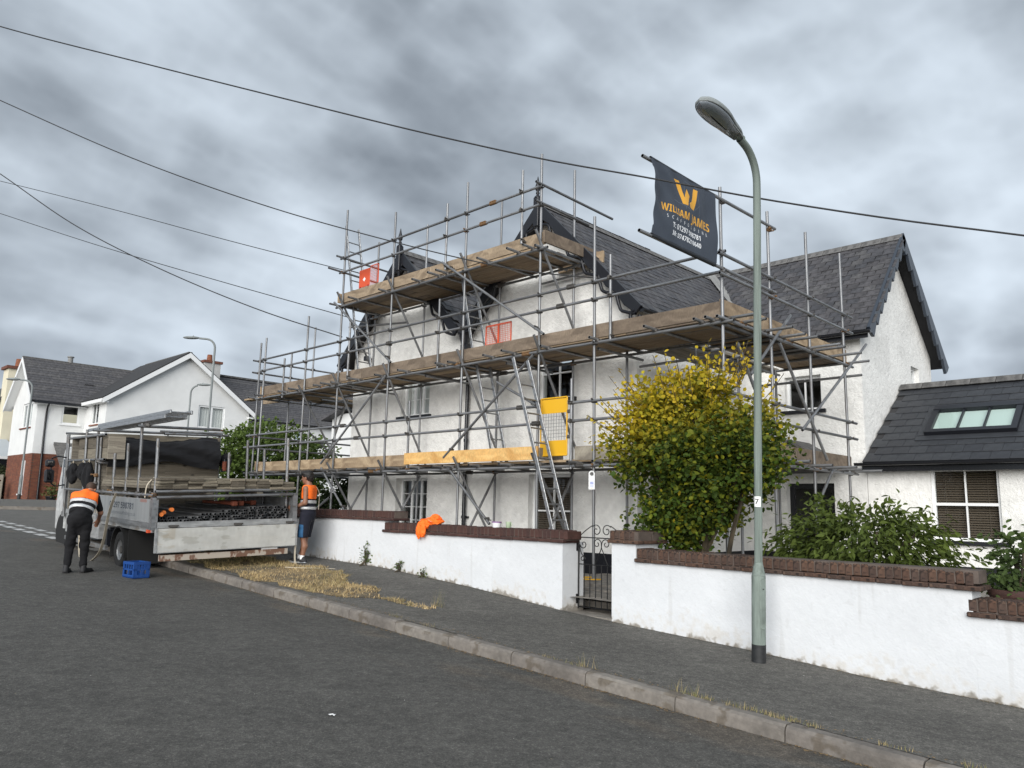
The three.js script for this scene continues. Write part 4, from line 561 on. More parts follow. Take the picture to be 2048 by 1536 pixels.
// ---------------------------------------------------------------- lamp posts
{
  const bx0 = -3.76, bz = -7.45, by = footY(bx0, bz), t = thing('street_lamp', 'tall pale green street lamp post on the footway in front of the wall', 'street lamp', [bx0, by - .03, bz]); t.rotation.z = -.026;
  const lathe = pts => new THREE.LatheGeometry(pts.map(p => new THREE.Vector2(...p)), 20);
  part('black_base', lathe([[.0705, 0], [.0705, .20]]), M.lampBlack, t); part('lower_column', lathe([[.069, .20], [.069, .86], [.0665, .87], [.043, .99], [.0425, 1.0]]), M.lampGreen, t);
  part('column', (() => { const P = [V(0, .99, 0), V(0, 3, 0), V(0, 5.0, 0)]; for (let k = 1; k <= 10; k++) { const a = k / 10 * 1.28; P.push(V(0, 5.0 + .36 * Math.sin(a), .36 * (1 - Math.cos(a)))); } P.push(V(0, 5.375, .38)); const cu = new THREE.CatmullRomCurve3(P, false, 'centripetal'); return new THREE.TubeGeometry(cu, 70, .0405, 14); })(), M.lampGreen, t);
  const dr = part('door', (() => { const s = new THREE.Shape(), w = .034, h = .21; s.absarc(0, h, w, 0, Math.PI); s.absarc(0, -h, w, Math.PI, Math.PI * 2); const g = new THREE.ExtrudeGeometry(s, { depth: .004, bevelEnabled: true, bevelSize: .003, bevelThickness: .002, bevelSegments: 2 }); const p = g.attributes.position; for (let i = 0; i < p.count; i++) { const x = p.getX(i), z = p.getZ(i), a = x / .069; p.setX(i, Math.sin(a) * (.069 + z)); p.setZ(i, Math.cos(a) * (.069 + z) - .0005); } g.computeVertexNormals(); return g; })(), M.lampGreen, t); dr.position.y = .60; dr.rotation.y = 1.15; part('lock', new THREE.CylinderGeometry(.006, .006, .01, 6).rotateX(Math.PI / 2).translate(0, .14, .072), M.lampBlack, dr);
  const c = document.createElement('canvas'); c.width = 96; c.height = 160; const x = c.getContext('2d'); x.fillStyle = '#f1f1ee'; x.fillRect(0, 0, 96, 160); x.fillStyle = '#16181c'; x.font = 'bold 104px sans-serif'; x.textAlign = 'center'; x.fillText('7', 42, 112); const tx = new THREE.CanvasTexture(c); tx.colorSpace = THREE.SRGBColorSpace;
  const pl = part('number_plate', (() => { const g = new THREE.CylinderGeometry(.0425, .0425, .105, 10, 1, true, -.85, 1.7); return g; })(), std({ map: tx, roughness: .5, side: THREE.DoubleSide }), t); pl.position.y = 1.60; pl.rotation.y = .25;
  const L = sub('lantern', t); L.position.set(0, 5.4, .40); L.rotation.x = -.10; L.scale.set(.86, .8, .92);
  const outline = (s, k = 1) => { const A = []; for (let i = 0; i <= 20; i++) { const u = i / 20, w = u < .12 ? lerp(.05, .085, u / .12) : u < .6 ? lerp(.085, .15, sm((u - .12) / .48)) : .15 * Math.sqrt(Math.max(0, 1 - Math.pow((u - .6) / .4, 2.4))); A.push([w * k, u * .86]); } return [...A, ...A.slice().reverse().map(p => [-p[0], p[1]])]; };
  const body = (h, k, y0) => { const O = outline(1, 1), n = O.length, pos = [], idx = []; const rings = 6; for (let q = 0; q <= rings; q++) { const f = q / rings, sc = Math.sqrt(1 - f * f * .995); O.forEach(([a, b]) => pos.push(a * sc * k, y0 + h * f * (b < .15 ? .35 + b * 4.3 : 1), .43 + (b - .43) * (1 - (1 - sc) * .55))); } for (let q = 0; q < rings; q++) for (let i = 0; i < n; i++) { const a = q * n + i, b = q * n + (i + 1) % n; idx.push(a, b, b + n, a, b + n, a + n); } const g = new THREE.BufferGeometry(); g.setAttribute('position', new THREE.Float32BufferAttribute(pos, 3)); g.setIndex(idx); g.computeVertexNormals(); return g; };
  part('canopy', body(.10, 1, .012), M.lampGrey, L); part('rim', extrude(outline(), .03, [], .006).rotateX(Math.PI / 2).translate(0, .014, 0), M.lampGrey, L); part('bowl', (() => { const g = body(-.06, .92, -.024); return g; })(), new THREE.MeshPhysicalMaterial({ color: lin(.22, .25, .28), roughness: .18, clearcoat: .6 }), L); part('gear_cover', extrude([[-.06, .0], [.06, .0], [.10, .30], [-.10, .30]], .02, [], .004).rotateX(Math.PI / 2).translate(0, -.022, 0), M.lampGrey, L); part('spigot', new THREE.CylinderGeometry(.045, .05, .14, 12).rotateX(Math.PI / 2).translate(0, -.01, 0), M.lampGreen, L);
}
function farLamp(label, x, z, y, h, dir, mat = M.lampGrey, reach = .7) {
  const t = thing('street_lamp', label, 'street lamp', [x, y, z], dir);
  part('black_base', new THREE.CylinderGeometry(.085, .085, .3, 12).translate(0, .15, 0), M.lampBlack, t); part('lower_column', new THREE.LatheGeometry([[.082, .3], [.082, 1.2], [.055, 1.35]].map(p => new THREE.Vector2(...p)), 12), mat, t);
  const P = [V(0, 1.3, 0), V(0, h - 1, 0), V(0, h - .45, 0)]; for (let k = 1; k <= 8; k++) { const a = k / 8 * 1.45; P.push(V(.45 * (1 - Math.cos(a)), h - .45 + .45 * Math.sin(a), 0)); } P.push(V(reach, h + .03, 0)); part('column', strip(P, .05, 60, 10), mat, t);
  part('lantern', (() => { const g = new THREE.SphereGeometry(1, 18, 10); g.scale(.42, .075, .15); return merge([g.translate(reach + .38, h + .05, 0), new THREE.CylinderGeometry(.03, .03, .05, 8).translate(reach + .3, h + .13, 0)]); })(), M.lampGrey, t); return t;
}
farLamp('grey street lamp on the far corner beside the red brick house base', -48.6, -11.75, roadY(-48.6) + .1, 6.55, Math.PI * 1.25);
farLamp('grey street lamp rising behind the truck in front of the large white gable', -36.2, -16.3, 1.3, 8.25, Math.PI * 1.25, M.lampGrey, .8);
farLamp('small distant street lamp against the white gable wall', -44.9, -19.0, 1.5, 6.95, Math.PI * .25, M.lampGrey, .35);

// ---------------------------------------------------------------- overhead cables
function cable(label, pts, r) { single('overhead_cable', label, 'cable', strip(pts, r, 60, 5), M.wire); }
{
  cable('overhead cable passing in front of the banner and behind the tall lamp post', [[-18.58, 11.49, -0.91], [-15.32, 9.93, -2.52], [-12.21, 8.60, -4.04], [-9.70, 7.54, -5.26], [-7.73, 6.72, -6.22], [-6.19, 6.12, -6.96], [-5.03, 5.72, -7.50], [-3.99, 5.35, -8.00], [-2.67, 4.93, -8.62], [-1.54, 4.61, -9.14], [-0.59, 4.33, -9.58]], 0.011);
  cable('overhead cable running to the right-hand front gable of the house', [[-20.73, 11.28, -1.69], [-18.50, 10.01, -3.22], [-15.75, 8.49, -5.11], [-13.26, 7.33, -6.78], [-11.40, 6.61, -8.00], [-9.88, 6.09, -8.99], [-8.98, 5.84, -9.56], [-8.00, 5.67, -10.16], [-7.37, 5.58, -10.54]], 0.011);
  cable('overhead cable dropping steeply to the left corner of the scaffolded house', [[-26.22, 11.90, -3.27], [-24.36, 10.55, -4.47], [-22.19, 8.92, -5.89], [-19.84, 7.57, -7.34], [-17.34, 6.38, -8.85], [-15.40, 5.63, -9.99]], 0.014);
  cable('thin upper cable ending behind the top scaffold deck', [[-35.88, 14.33, -4.63], [-31.89, 13.01, -5.89], [-25.13, 10.69, -8.03], [-20.83, 9.16, -9.40], [-16.61, 7.70, -10.75]], 0.011);
  cable('thin lower cable ending behind the left house gable', [[-38.37, 14.07, -5.08], [-33.86, 12.44, -6.39], [-27.70, 10.21, -8.18], [-21.70, 8.16, -9.91], [-17.10, 6.63, -11.22]], 0.012);
}
// ---------------------------------------------------------------- wrought-iron gate
{
  const w = .76, y0 = .42, t = thing('iron_gate', 'black wrought-iron garden gate with scrolls between the white wall piers', 'gate', [-6.67, y0, -8.2]);
  const rod = (a, b, r = .008) => strip([V(...a), V(...b)], r, 1, 6);
  part('frame', merge([rod([0, 0, 0], [0, .93, 0], .011), rod([w, 0, 0], [w, .93, 0], .011), rod([0, .02, 0], [w, .02, 0], .010), rod([0, .57, 0], [w, .57, 0]), rod([0, .92, 0], [w, .92, 0])]), M.iron, t);
  for (let k = 1; k < 8; k++) part('bar', rod([k * w / 8, .02, 0], [k * w / 8, .57, 0], .007), M.iron, t);
  const spiral = (cx, cy, r0, turns, a0, dir) => { const P = []; for (let k = 0; k <= 26; k++) { const f = k / 26, a = a0 + dir * f * turns * Math.PI * 2, r = r0 * (1 - .78 * f); P.push(V(cx + r * Math.cos(a), cy + r * Math.sin(a), 0)); } return P; };
  const sc = (pts) => part('scroll', strip(pts, .0062, 48, 6), M.iron, t); const m = w / 2;
  for (const s of [-1, 1]) { sc([V(m + s * .36, .94, 0), V(m + s * .25, 1.02, 0), V(m + s * .14, 1.08, 0), ...spiral(m + s * .085, 1.015, .08, 1.25, s > 0 ? .6 : Math.PI - .6, s)]); sc([V(m + s * .10, .58, 0), V(m + s * .03, .73, 0), V(m + s * .0, .80, 0), ...spiral(m + s * .072, .845, .07, 1.2, s > 0 ? Math.PI * 1.05 : -.05 * Math.PI, -s)]); sc([...spiral(m + s * .30, .83, .06, 1.1, s > 0 ? 0 : Math.PI, -s).reverse(), V(m + s * .35, .74, 0), V(m + s * .30, .67, 0), ...spiral(m + s * .31, .635, .045, 1, s > 0 ? Math.PI : 0, -s)]); }
  for (const y of [.12, .80]) { const h = part('hinge', merge([bx(-.045, -.012, y - .06, y + .06, .0, .02), bx(-.02, .015, y - .015, y + .015, -.008, .016)]), M.iron, t); }
}
// ---------------------------------------------------------------- foliage
function leafMesh(list, shape) { // list of {p, d(dir), n, s, c}
  const pos = [], col = [], A = V(), B = V(), N = V();
  for (const l of list) { A.copy(l.d).normalize(); B.crossVectors(A, l.n).normalize(); N.crossVectors(B, A); const q = shape.map(([u, v, w]) => [l.p.x + (A.x * v + B.x * u + N.x * w) * l.s, l.p.y + (A.y * v + B.y * u + N.y * w) * l.s, l.p.z + (A.z * v + B.z * u + N.z * w) * l.s]); const n = q.length - 1; for (let i = 1; i <= n; i++) { const j = i % n + 1; pos.push(...q[0], ...q[i], ...q[j]); for (let k = 0; k < 3; k++) col.push(...l.c); } }
  const g = new THREE.BufferGeometry(); g.setAttribute('position', new THREE.Float32BufferAttribute(pos, 3)); g.setAttribute('color', new THREE.Float32BufferAttribute(col, 3)); g.computeVertexNormals(); g.setAttribute('uv', new THREE.BufferAttribute(new Float32Array(pos.length / 3 * 2), 2)); return g;
}
const roundLeaf = [[0, .5, -.05], [0, 0, 0], [.36, .28, .07], [.38, .66, .07], [0, 1, -.02], [-.38, .66, .07], [-.36, .28, .07]], longLeaf = [[0, .45, -.04], [0, 0, 0], [.22, .3, .05], [.2, .62, .03], [0, 1.05, -.10], [-.2, .62, .03], [-.22, .3, .05]];
const rdir = r => { const z = r() * 2 - 1, a = r() * 6.283, s = Math.sqrt(1 - z * z); return V(s * Math.cos(a), z, s * Math.sin(a)); };
{ // copper-tipped beech in the front garden: green inside, yellow young growth on the upper shoots
  const r = rng(808), t = thing('beech_tree', 'bushy beech tree with green leaves and yellow shoot tips behind the wall', 'tree', [-5.27, .55, -8.95]);
  const leaves = [], twigs = [], C = V(-.06, 1.78, 0), R = V(1.30, 1.24, .95);
  const trunk = merge([strip([V(.02, 0, 0), V(.05, .5, .02), V(.1, 1.0, 0), V(.05, 1.7, .05), V(0, 2.4, .1)], .05, 16, 9), strip([V(-.25, 0, .05), V(-.3, .5, .05), V(-.42, 1.0, .1), V(-.6, 1.7, .15)], .032, 16, 8), strip([V(.1, .7, 0), V(.4, 1.2, .1), V(.7, 1.9, .1)], .03, 12, 7), strip([V(0, .6, -.02), V(-.3, 1.3, -.2), V(-.5, 2.2, -.3)], .03, 12, 7), strip([V(.3, 0, -.1), V(.35, .7, -.1), V(.5, 1.4, -.2)], .03, 12, 7)]);
  part('trunk', trunk, M.bark, t);
  const surf = d => 1 + (fbm(d.x * 2.3 + 5, d.y * 2.3 + 9, d.z * 2.3 + 2, 3) - .5) * .55;
  const lobes = []; for (let k = 0; k < 64; k++) { const d = rdir(r); if (d.y < -.92) { k--; continue; } const f = .55 + .33 * r(); const lx = d.y < 0 ? lerp(1, .5, sstep(0, -.8, d.y)) : 1; lobes.push({ c: V(C.x + d.x * R.x * f * lx, C.y + d.y * R.y * f * (d.y < 0 ? 1.05 : 1), C.z + d.z * R.z * f), R: .25 + r() * .20, d }); }
  const spray = (e, d, f) => { const out = V(d.x, Math.max(d.y, -.1) + .45, d.z).normalize(), n = 11 + Math.floor(r() * 9), len = .26 + r() * .16, yel = sstep(.16, 1.10, e.y - C.y - e.x * .30 + .25) * sstep(.5, .9, f), big = .75 + r() * .5;
    for (let q = 0; q < n; q++) { const s = q / n, p = e.clone().addScaledVector(out, len * (s - .55)).add(rdir(r).multiplyScalar(.085 + .05 * (1 - s))), dd = out.clone().multiplyScalar(.5).add(rdir(r)).add(V(0, -.15, 0)), yy = clamp(yel * (.45 + .8 * s) + (r() - .5) * .3); let c = mixc([.066, .112, .010], [.030, .060, .007], r()); c = mixc(c, [.24, .25, .010], r() < .42 ? .75 * r() : 0); c = mixc(c, mixc([.36, .31, .012], [.60, .42, .018], r()), yy > .12 ? yy : (r() < .025 ? .7 : 0)); leaves.push({ p, d: dd, n: rdir(r).add(V(0, 1.2, .4)), s: (.042 + r() * .036) * big, c: mul(c, .8 + r() * .4) }); } };
  for (const l of lobes) for (let k = 0; k < 28; k++) { const d = rdir(r), f = Math.pow(r(), .4), e = l.c.clone().addScaledVector(d, l.R * f); spray(e, l.d.clone().addScaledVector(d, .7).normalize(), .4 + .6 * f); }
  for (let k = 0; k < 260; k++) { const d = rdir(r); if (d.y < -.95) continue; const f = .25 + .5 * r(), lx = d.y < -.2 ? .6 : 1; spray(V(C.x + d.x * R.x * f * lx, C.y + d.y * R.y * f, C.z + d.z * R.z * f), d, .2); }
  for (let k = 0; k < 66; k++) { // long shoots standing out of the crown
    const a = r() * 6.283, up = .25 + r() * .9, d = V(Math.cos(a) * .9 - .3, up, Math.sin(a) * .6 + .1).normalize(), b = V(C.x + d.x * R.x * .9, C.y + d.y * R.y * .92, C.z + d.z * R.z * .9), L = .20 + r() * .34, e = b.clone().addScaledVector(d, L).add(V(0, L * .25, 0)); twigs.push(strip([b, b.clone().lerp(e, .5).add(V(0, -.02, 0)), e], .0045, 5, 4)); const n = 5 + Math.floor(r() * 6); for (let q = 0; q < n; q++) { const s = (q + .6) / n; leaves.push({ p: b.clone().lerp(e, s).add(rdir(r).multiplyScalar(.012)), d: rdir(r).add(d.clone().multiplyScalar(.6)), n: rdir(r).add(V(0, 1, .3)), s: .045 + r() * .025, c: mul(mixc([.20, .21, .015], [.58, .42, .03], sstep(-.2, .7, b.y - C.y + r() * .4)), .85 + r() * .3) }); } }
  part('crown', leafMesh(leaves, roundLeaf), M.leaf, t); part('twigs', merge(twigs), M.bark, t);
}
function shrub(name, label, cat, at, C, R, n, seed, o = {}) {
  const r = rng(seed), t = thing(name, label, cat, at), L = [], tw = []; const { lo = [.034, .058, .009], hi = [.10, .135, .020], size = .08, shape = longLeaf, droop = .5, sprays = true, stems = 5, per = 16, ymin = .0, mat = M.leaf } = o;
  for (let k = 0; k < n / per; k++) { const d = rdir(r), f = .35 + .65 * Math.pow(r(), .5), b = 1 + (fbm(d.x * 2 + seed, d.y * 2, d.z * 2, 3) - .5) * .7, e = V(C[0] + d.x * R[0] * f * b, C[1] + d.y * R[1] * f * b, C[2] + d.z * R[2] * f * b); if (e.y < ymin) continue; const out = V(d.x, .25 + d.y * .5, d.z).normalize(); for (let q = 0; q < per; q++) { const s = q / per, p = e.clone().addScaledVector(out, .28 * size / .08 * (s - .5)).add(V(0, -droop * .12 * s * s, 0)).add(rdir(r).multiplyScalar(.09 * size / .08)); L.push({ p, d: out.clone().add(rdir(r).multiplyScalar(.8)).add(V(0, -droop, 0)), n: V(0, 1, .3).add(rdir(r).multiplyScalar(.8)), s: size * (.7 + r() * .6), c: mul(mixc(lo, hi, clamp(.15 + .5 * r() + .35 * s)), .85 + r() * .3) }); } }
  for (let k = 0; k < stems; k++) { const a = r() * 6.283; tw.push(strip([V(C[0] + (r() - .5) * .3 * R[0], 0, C[2] + (r() - .5) * .3), V(C[0] + Math.cos(a) * R[0] * .3, C[1] * .6, C[2] + Math.sin(a) * R[2] * .3), V(C[0] + Math.cos(a) * R[0] * .7, C[1] + R[1] * .3, C[2] + Math.sin(a) * R[2] * .6)], .012, 8, 5)); }
  part('foliage', leafMesh(L, shape), mat, t); part('stem', merge(tw), M.bark, t); return t;
}
shrub('shrub', 'drooping dark green shrub behind the wall between lamp post and extension window', 'shrub', [-3.25, .5, -8.9], [0, .88, 0], [.92, .52, .5], 6000, 51, { size: .078, per: 14, ymin: .25, droop: .8, stems: 7 });
{ const t = shrub('potted_rose', 'small leafy rose in a brown pot behind the lowest wall step', 'plant', [-1.74, .52, -8.42], [0, .78, 0], [.20, .34, .20], 700, 61, { size: .055, per: 8, shape: roundLeaf, ymin: .5, lo: [.04, .07, .02], hi: [.08, .12, .03], stems: 4 }); part('pot', new THREE.LatheGeometry([[.0, .0], [.13, .0], [.19, .48], [.205, .49], [.205, .545], [.18, .55], [.17, .50], [0, .49]].map(p => new THREE.Vector2(...p)), 20), M.brickDark[2], t); const f = part('flower', new THREE.IcosahedronGeometry(.035, 2).scale(1, .8, 1).translate(.24, .62, .12), std({ color: lin(.75, .42, .40), roughness: .8 }), t); }
shrub('garden_tree', 'green leafy tree behind the truck at the left end of the scaffold', 'tree', [-21.4, .8, -11.6], [0, 1.95, 0], [1.6, 1.35, 2.1], 15000, 71, { size: .10, shape: roundLeaf, per: 14, lo: [.06, .10, .02], hi: [.13, .19, .04], stems: 9, droop: .2 });
shrub('hedge', 'dark hedge under the lowest deck at the left corner of the house', 'hedge', [-18.6, .75, -12.6], [0, .75, 0], [1.9, .95, .6], 9000, 81, { size: .085, shape: roundLeaf, per: 14, lo: [.02, .038, .012], hi: [.045, .075, .02] });
{ // weeds growing at the foot of the wall
  for (const [x, h, n, s, lb] of [[-11.0, .20, 90, 1, 'tall green weed at the wall foot right of the person in shorts'], [-10.1, .12, 50, 2, 'small green weed at the wall foot below the orange jacket'], [-9.5, .07, 30, 3, 'tiny weed at the wall foot near the coping step']]) shrub('weed', lb, 'weed', [x, wallBaseY(x) - .02, ZW + .05], [0, h, 0], [.07 * (h / .2) + .03, h, .04], n, 300 + s, { size: .035, per: 6, stems: 3, shape: roundLeaf, lo: [.06, .09, .03], hi: [.12, .15, .05] });
}
{ // dry grass verge
  const r = rng(910), g = [], col = [], N = 46000; const pos = [];
  const inside = (x, z) => { if (x > -7.55 || x < -17.2) return 0; const z1 = -7.12 + sstep(-12, -8.2, x) * .52 + (fbm(x * 2.3, 3, 2, 4) - .5) * .7, z0 = -5.80 - sstep(-9.6, -7.7, x) * .62 + (fbm(x * 2.6, 9, 4, 4) - .5) * .42; return z < z0 && z > z1 ? 1 : 0; };
  for (let i = 0; i < N; i++) { const x = -17.2 + r() * 9.8, z = -5.65 - r() * 1.8; if (!inside(x, z)) continue; const y = footY(x, z), den = fbm(x * 2.2, z * 2.2, 8, 3); if (r() > (den - .08) * 2.3) continue; const h = (.015 + r() * r() * .055) * (.5 + den), a = r() * 6.283, lx = Math.cos(a), lz = Math.sin(a), b = .5 + r() * 1.3, w = .0035 + r() * .004; const tx = x + lx * h * b, tz = z + lz * h * b; pos.push(x - lz * w, y - .005, z + lx * w, x + lz * w, y - .005, z - lx * w, tx, y + h, tz); const green = sstep(-11, -13.5, x) * .8 + (fbm(x * 1.1, z * 1.6, 33, 3) > .64 ? .45 : 0); const c = mul(mixc(mixc([.44, .31, .14], [.60, .46, .25], r()), [.12, .14, .04], clamp(green * r() * 1.3)), .75 + r() * .4); for (let k = 0; k < 3; k++) col.push(...c); }
  for (const [x, z, n, h] of [[-7.65, -6.6, 60, .26], [-3.55, -5.74, 40, .13], [-4.55, -5.75, 26, .16], [-3.1, -5.73, 50, .06], [-2.9, -5.75, 60, .05], [-2.55, -5.74, 50, .05], [-1.95, -5.74, 40, .04], [-5.0, -5.74, 40, .04], [-1.45, -5.75, 30, .05], [-4.7, -5.72, 40, .05], [-6.8, -5.74, 40, .05], [-7.4, -5.75, 60, .06], [-3.4, -5.74, 90, .045], [-2.75, -5.73, 70, .045]]) for (let i = 0; i < n * .6; i++) { const px = x + (r() - .5) * .22, pz = z + (r() - .5) * .05, y = footY(px, pz), hh = h * (.35 + .65 * r()), a = r() * 6.283, l = hh * (.15 + r() * .5), w = .002 + r() * .0025; pos.push(px - w, y - .004, pz, px + w, y - .004, pz + w, px + Math.cos(a) * l, y + hh, pz + Math.sin(a) * l); const c = mul(mixc([.48, .38, .20], [.14, .17, .05], r() < .4 ? .8 : .1), .7 + r() * .5); for (let k = 0; k < 3; k++) col.push(...c); }
  const q = new THREE.BufferGeometry(); q.setAttribute('position', new THREE.Float32BufferAttribute(pos, 3)); q.setAttribute('color', new THREE.Float32BufferAttribute(col, 3)); q.computeVertexNormals(); tag(part('grass', q, M.litter), 'dry straw-coloured grass verge and tufts along the kerb', 'grass', null, 'stuff');
  const mat = quadSheet((u, v) => { const x = -17.2 + u * 9.25, e = sstep(0, .06, 1 - u), z0 = -5.79 - sstep(-9.6, -7.9, x) * .58 + (fbm(x * 2.6, 9, 4, 4) - .5) * .36, z1 = lerp(z0, -7.08 + sstep(-12, -8.2, x) * .5 + (fbm(x * 2.3, 3, 2, 4) - .5) * .62, .35 + .65 * e); const z = lerp(z0, z1, v); return [x, footY(x, z) + .005 + .014 * Math.sin(Math.PI * v) * fbm(x * 5, z * 5, 3, 2), z]; }, 300, 24);
  structure('verge', tint(mat, (x, y, z) => mul(mixc(mixc([1.2, .92, .55], [.62, .52, .40], sstep(.45, .62, fbm(x * 2.4, z * 2.4, 15, 4))), [.5, .48, .22], clamp(sstep(-11.5, -14, x) + .25 * fbm(x * 3, z * 3, 5, 3))), .7 + fbm(x * 7, z * 7, 7, 3) * .6)), std({ map: aggregate, vertexColors: true, color: lin(.56, .54, .50), roughness: .98 }));
  // leaf litter and grit along gutter and wall foot
  const lp = [], lc = []; const flake = (x, y, z, s, c) => { const a = r() * 6.283, b = a + 1.6 + r(), t1 = (r() - .5) * .5 * s, e = .3 + r() * 1.2; lp.push(x, y + .004, z, x + Math.cos(a) * s, y + .006 + t1 * t1, z + Math.sin(a) * s, x + Math.cos(b) * s * e, y + .005, z + Math.sin(b) * s * e); for (let k = 0; k < 3; k++) lc.push(...c); };
  for (let i = 0; i < 2600; i++) { const x = -11 + r() * 12.5, d = fbm(x * 1.7, 2, 5, 3); if (r() > d * 1.3) continue; const z = ZK + .012 + r() * r() * .10; flake(x, roadY(x), z, .006 + r() * .02, mul(mixc([.30, .20, .09], [.12, .09, .06], r()), .6 + r() * .8)); }
  for (let i = 0; i < 3400; i++) { const x = -13 + r() * 14, d = fbm(x * 1.3, 7, 5, 3); if (r() > d * 1.35) continue; const z = ZW + .012 + r() * r() * .13; if (x > -6.7 && x < -5.9) continue; flake(x, footY(x, z), z, .005 + r() * .016, mul(mixc([.24, .18, .10], [.09, .075, .05], r()), .6 + r() * .7)); }
  for (let i = 0; i < 900; i++) { const x = -9 + r() * 10.5, z = ZK - .13 - r() * r() * .12; flake(x, footY(x, z), z, .006 + r() * .014, mul([.28, .19, .09], .5 + r() * .7)); }
  for (let i = 0; i < 260; i++) { const x = -10 + r() * 10, z = -1.6 - r() * 6; const onf = z < ZK - .1; if (z < ZK && !onf) continue; flake(x, onf ? footY(x, z) : roadY(x), z, .004 + r() * .006, r() < .3 ? [.6, .58, .54] : [.26, .22, .16]); }
  const lg = new THREE.BufferGeometry(); lg.setAttribute('position', new THREE.Float32BufferAttribute(lp, 3)); lg.setAttribute('color', new THREE.Float32BufferAttribute(lc, 3)); lg.computeVertexNormals(); tag(part('leaf_litter', lg, M.litter), 'small dry leaves and grit along kerb and wall foot', 'litter', null, 'stuff');
}
// ---------------------------------------------------------------- small things on wall and road
{ // crumpled orange jacket hung over the coping
  const r = rng(12), t = thing('jacket', 'crumpled orange work jacket hung over the brick coping', 'jacket', [-9.46, 1.43, -7.98]); t.scale.setScalar(.82);
  const mk = (fn, nu, nv) => { const g = new THREE.PlaneGeometry(1, 1, nu, nv), p = g.attributes.position; for (let i = 0; i < p.count; i++) { const q = fn(p.getX(i) + .5, p.getY(i) + .5); p.setXYZ(i, ...q); } g.computeVertexNormals(); return g; };
  const lump = (cx, cy, cz, sx, sy, sz, s) => { const g = new THREE.IcosahedronGeometry(1, 5), p = g.attributes.position; for (let i = 0; i < p.count; i++) { const x = p.getX(i), y = p.getY(i), z = p.getZ(i), f = 1 + (fbm(x * 2.2 + s, y * 2.2, z * 2.2 + 3, 3) - .5) * .75 + (1 - Math.abs(fbm(x * 3.6 + s, y * 3.6 + 9, z * 3.6, 2) - .5) * 4) * .10; p.setXYZ(i, cx + x * sx * f, cy + y * sy * f, cz + z * sz * f); } g.computeVertexNormals(); return g; };
  part('body', merge([lump(.05, .05, .0, .22, .085, .13, 2), lump(-.09, .0, .10, .14, .09, .09, 7)]), M.hivis, t); part('sleeve', merge([lump(-.17, -.13, .17, .065, .14, .05, 5)]), M.hivis, t); part('sleeve', lump(-.05, -.12, .18, .06, .12, .045, 15), M.hivis, t); part('hood', lump(.13, .11, .02, .12, .075, .09, 9), M.hivis, t); part('reflective_tape', mk((u, v) => [lerp(-.2, .2, u), .075 + .03 * Math.sin(u * 5) , .115 + .02 * Math.sin(u * 9) + v * .03], 16, 1), M.reflective, t);
}
{ const t = thing('paint_tin', 'small white and purple tub on the wall by the ladder foot', 'tub', [-8.12, 1.42, -8.08]); part('tub', new THREE.CylinderGeometry(.07, .06, .07, 16).translate(0, .035, 0), M.whitePaint, t); part('lid', new THREE.CylinderGeometry(.074, .074, .015, 16).translate(0, .076, 0), std({ color: lin(.25, .12, .3), roughness: .5 }), t);
  const c = thing('cup', 'pale green cup standing on the wall left of the gate', 'cup', [-7.86, 1.424, -8.06]); part('cup_body', new THREE.LatheGeometry([[0, 0], [.034, 0], [.041, .085], [.038, .085], [.032, .006], [0, .006]].map(p => new THREE.Vector2(...p)), 16), std({ color: lin(.42, .52, .36), roughness: .4 }), c); part('handle', new THREE.TorusGeometry(.022, .005, 6, 14).translate(.045, .045, 0), std({ color: lin(.42, .52, .36), roughness: .4 }), c); }
{ const t = thing('cane', 'pale thin cane lying on the footway by the person in shorts', 'cane', [-11.25, 0, -6.95]); const m = part('stick', new THREE.CylinderGeometry(.008, .007, .8, 7).rotateZ(Math.PI / 2), M.strap, t); t.position.y = footY(-11.25, -6.95) + .012; t.rotation.y = .9; t.rotation.z = -.02; }
{ const t = thing('paper_scrap', 'small white scrap of paper lying on the road', 'litter', [-4.99, roadY(-4.99) + .006, -3.34], .4); part('paper', (() => { const g = new THREE.PlaneGeometry(.05, .03, 6, 4).rotateX(-Math.PI / 2), p = g.attributes.position; for (let i = 0; i < p.count; i++) p.setY(i, Math.abs(Math.sin(p.getX(i) * 90 + p.getZ(i) * 60)) * .008); g.computeVertexNormals(); return g; })(), std({ color: lin(.75, .75, .74), side: THREE.DoubleSide }), t); }
const ONES = ['first', 'second', 'third', 'fourth', 'fifth', 'sixth', 'seventh', 'eighth', 'ninth', 'tenth', 'eleventh', 'twelfth', 'thirteenth', 'fourteenth', 'fifteenth', 'sixteenth', 'seventeenth', 'eighteenth', 'nineteenth'], ORD = []; for (let i = 1; i < 50; i++) ORD.push(i < 20 ? ONES[i - 1] : i % 10 ? ['twenty', 'thirty', 'forty'][Math.floor(i / 10) - 2] + '-' + ONES[i % 10 - 1] : ['twentieth', 'thirtieth', 'fortieth'][i / 10 - 2]);
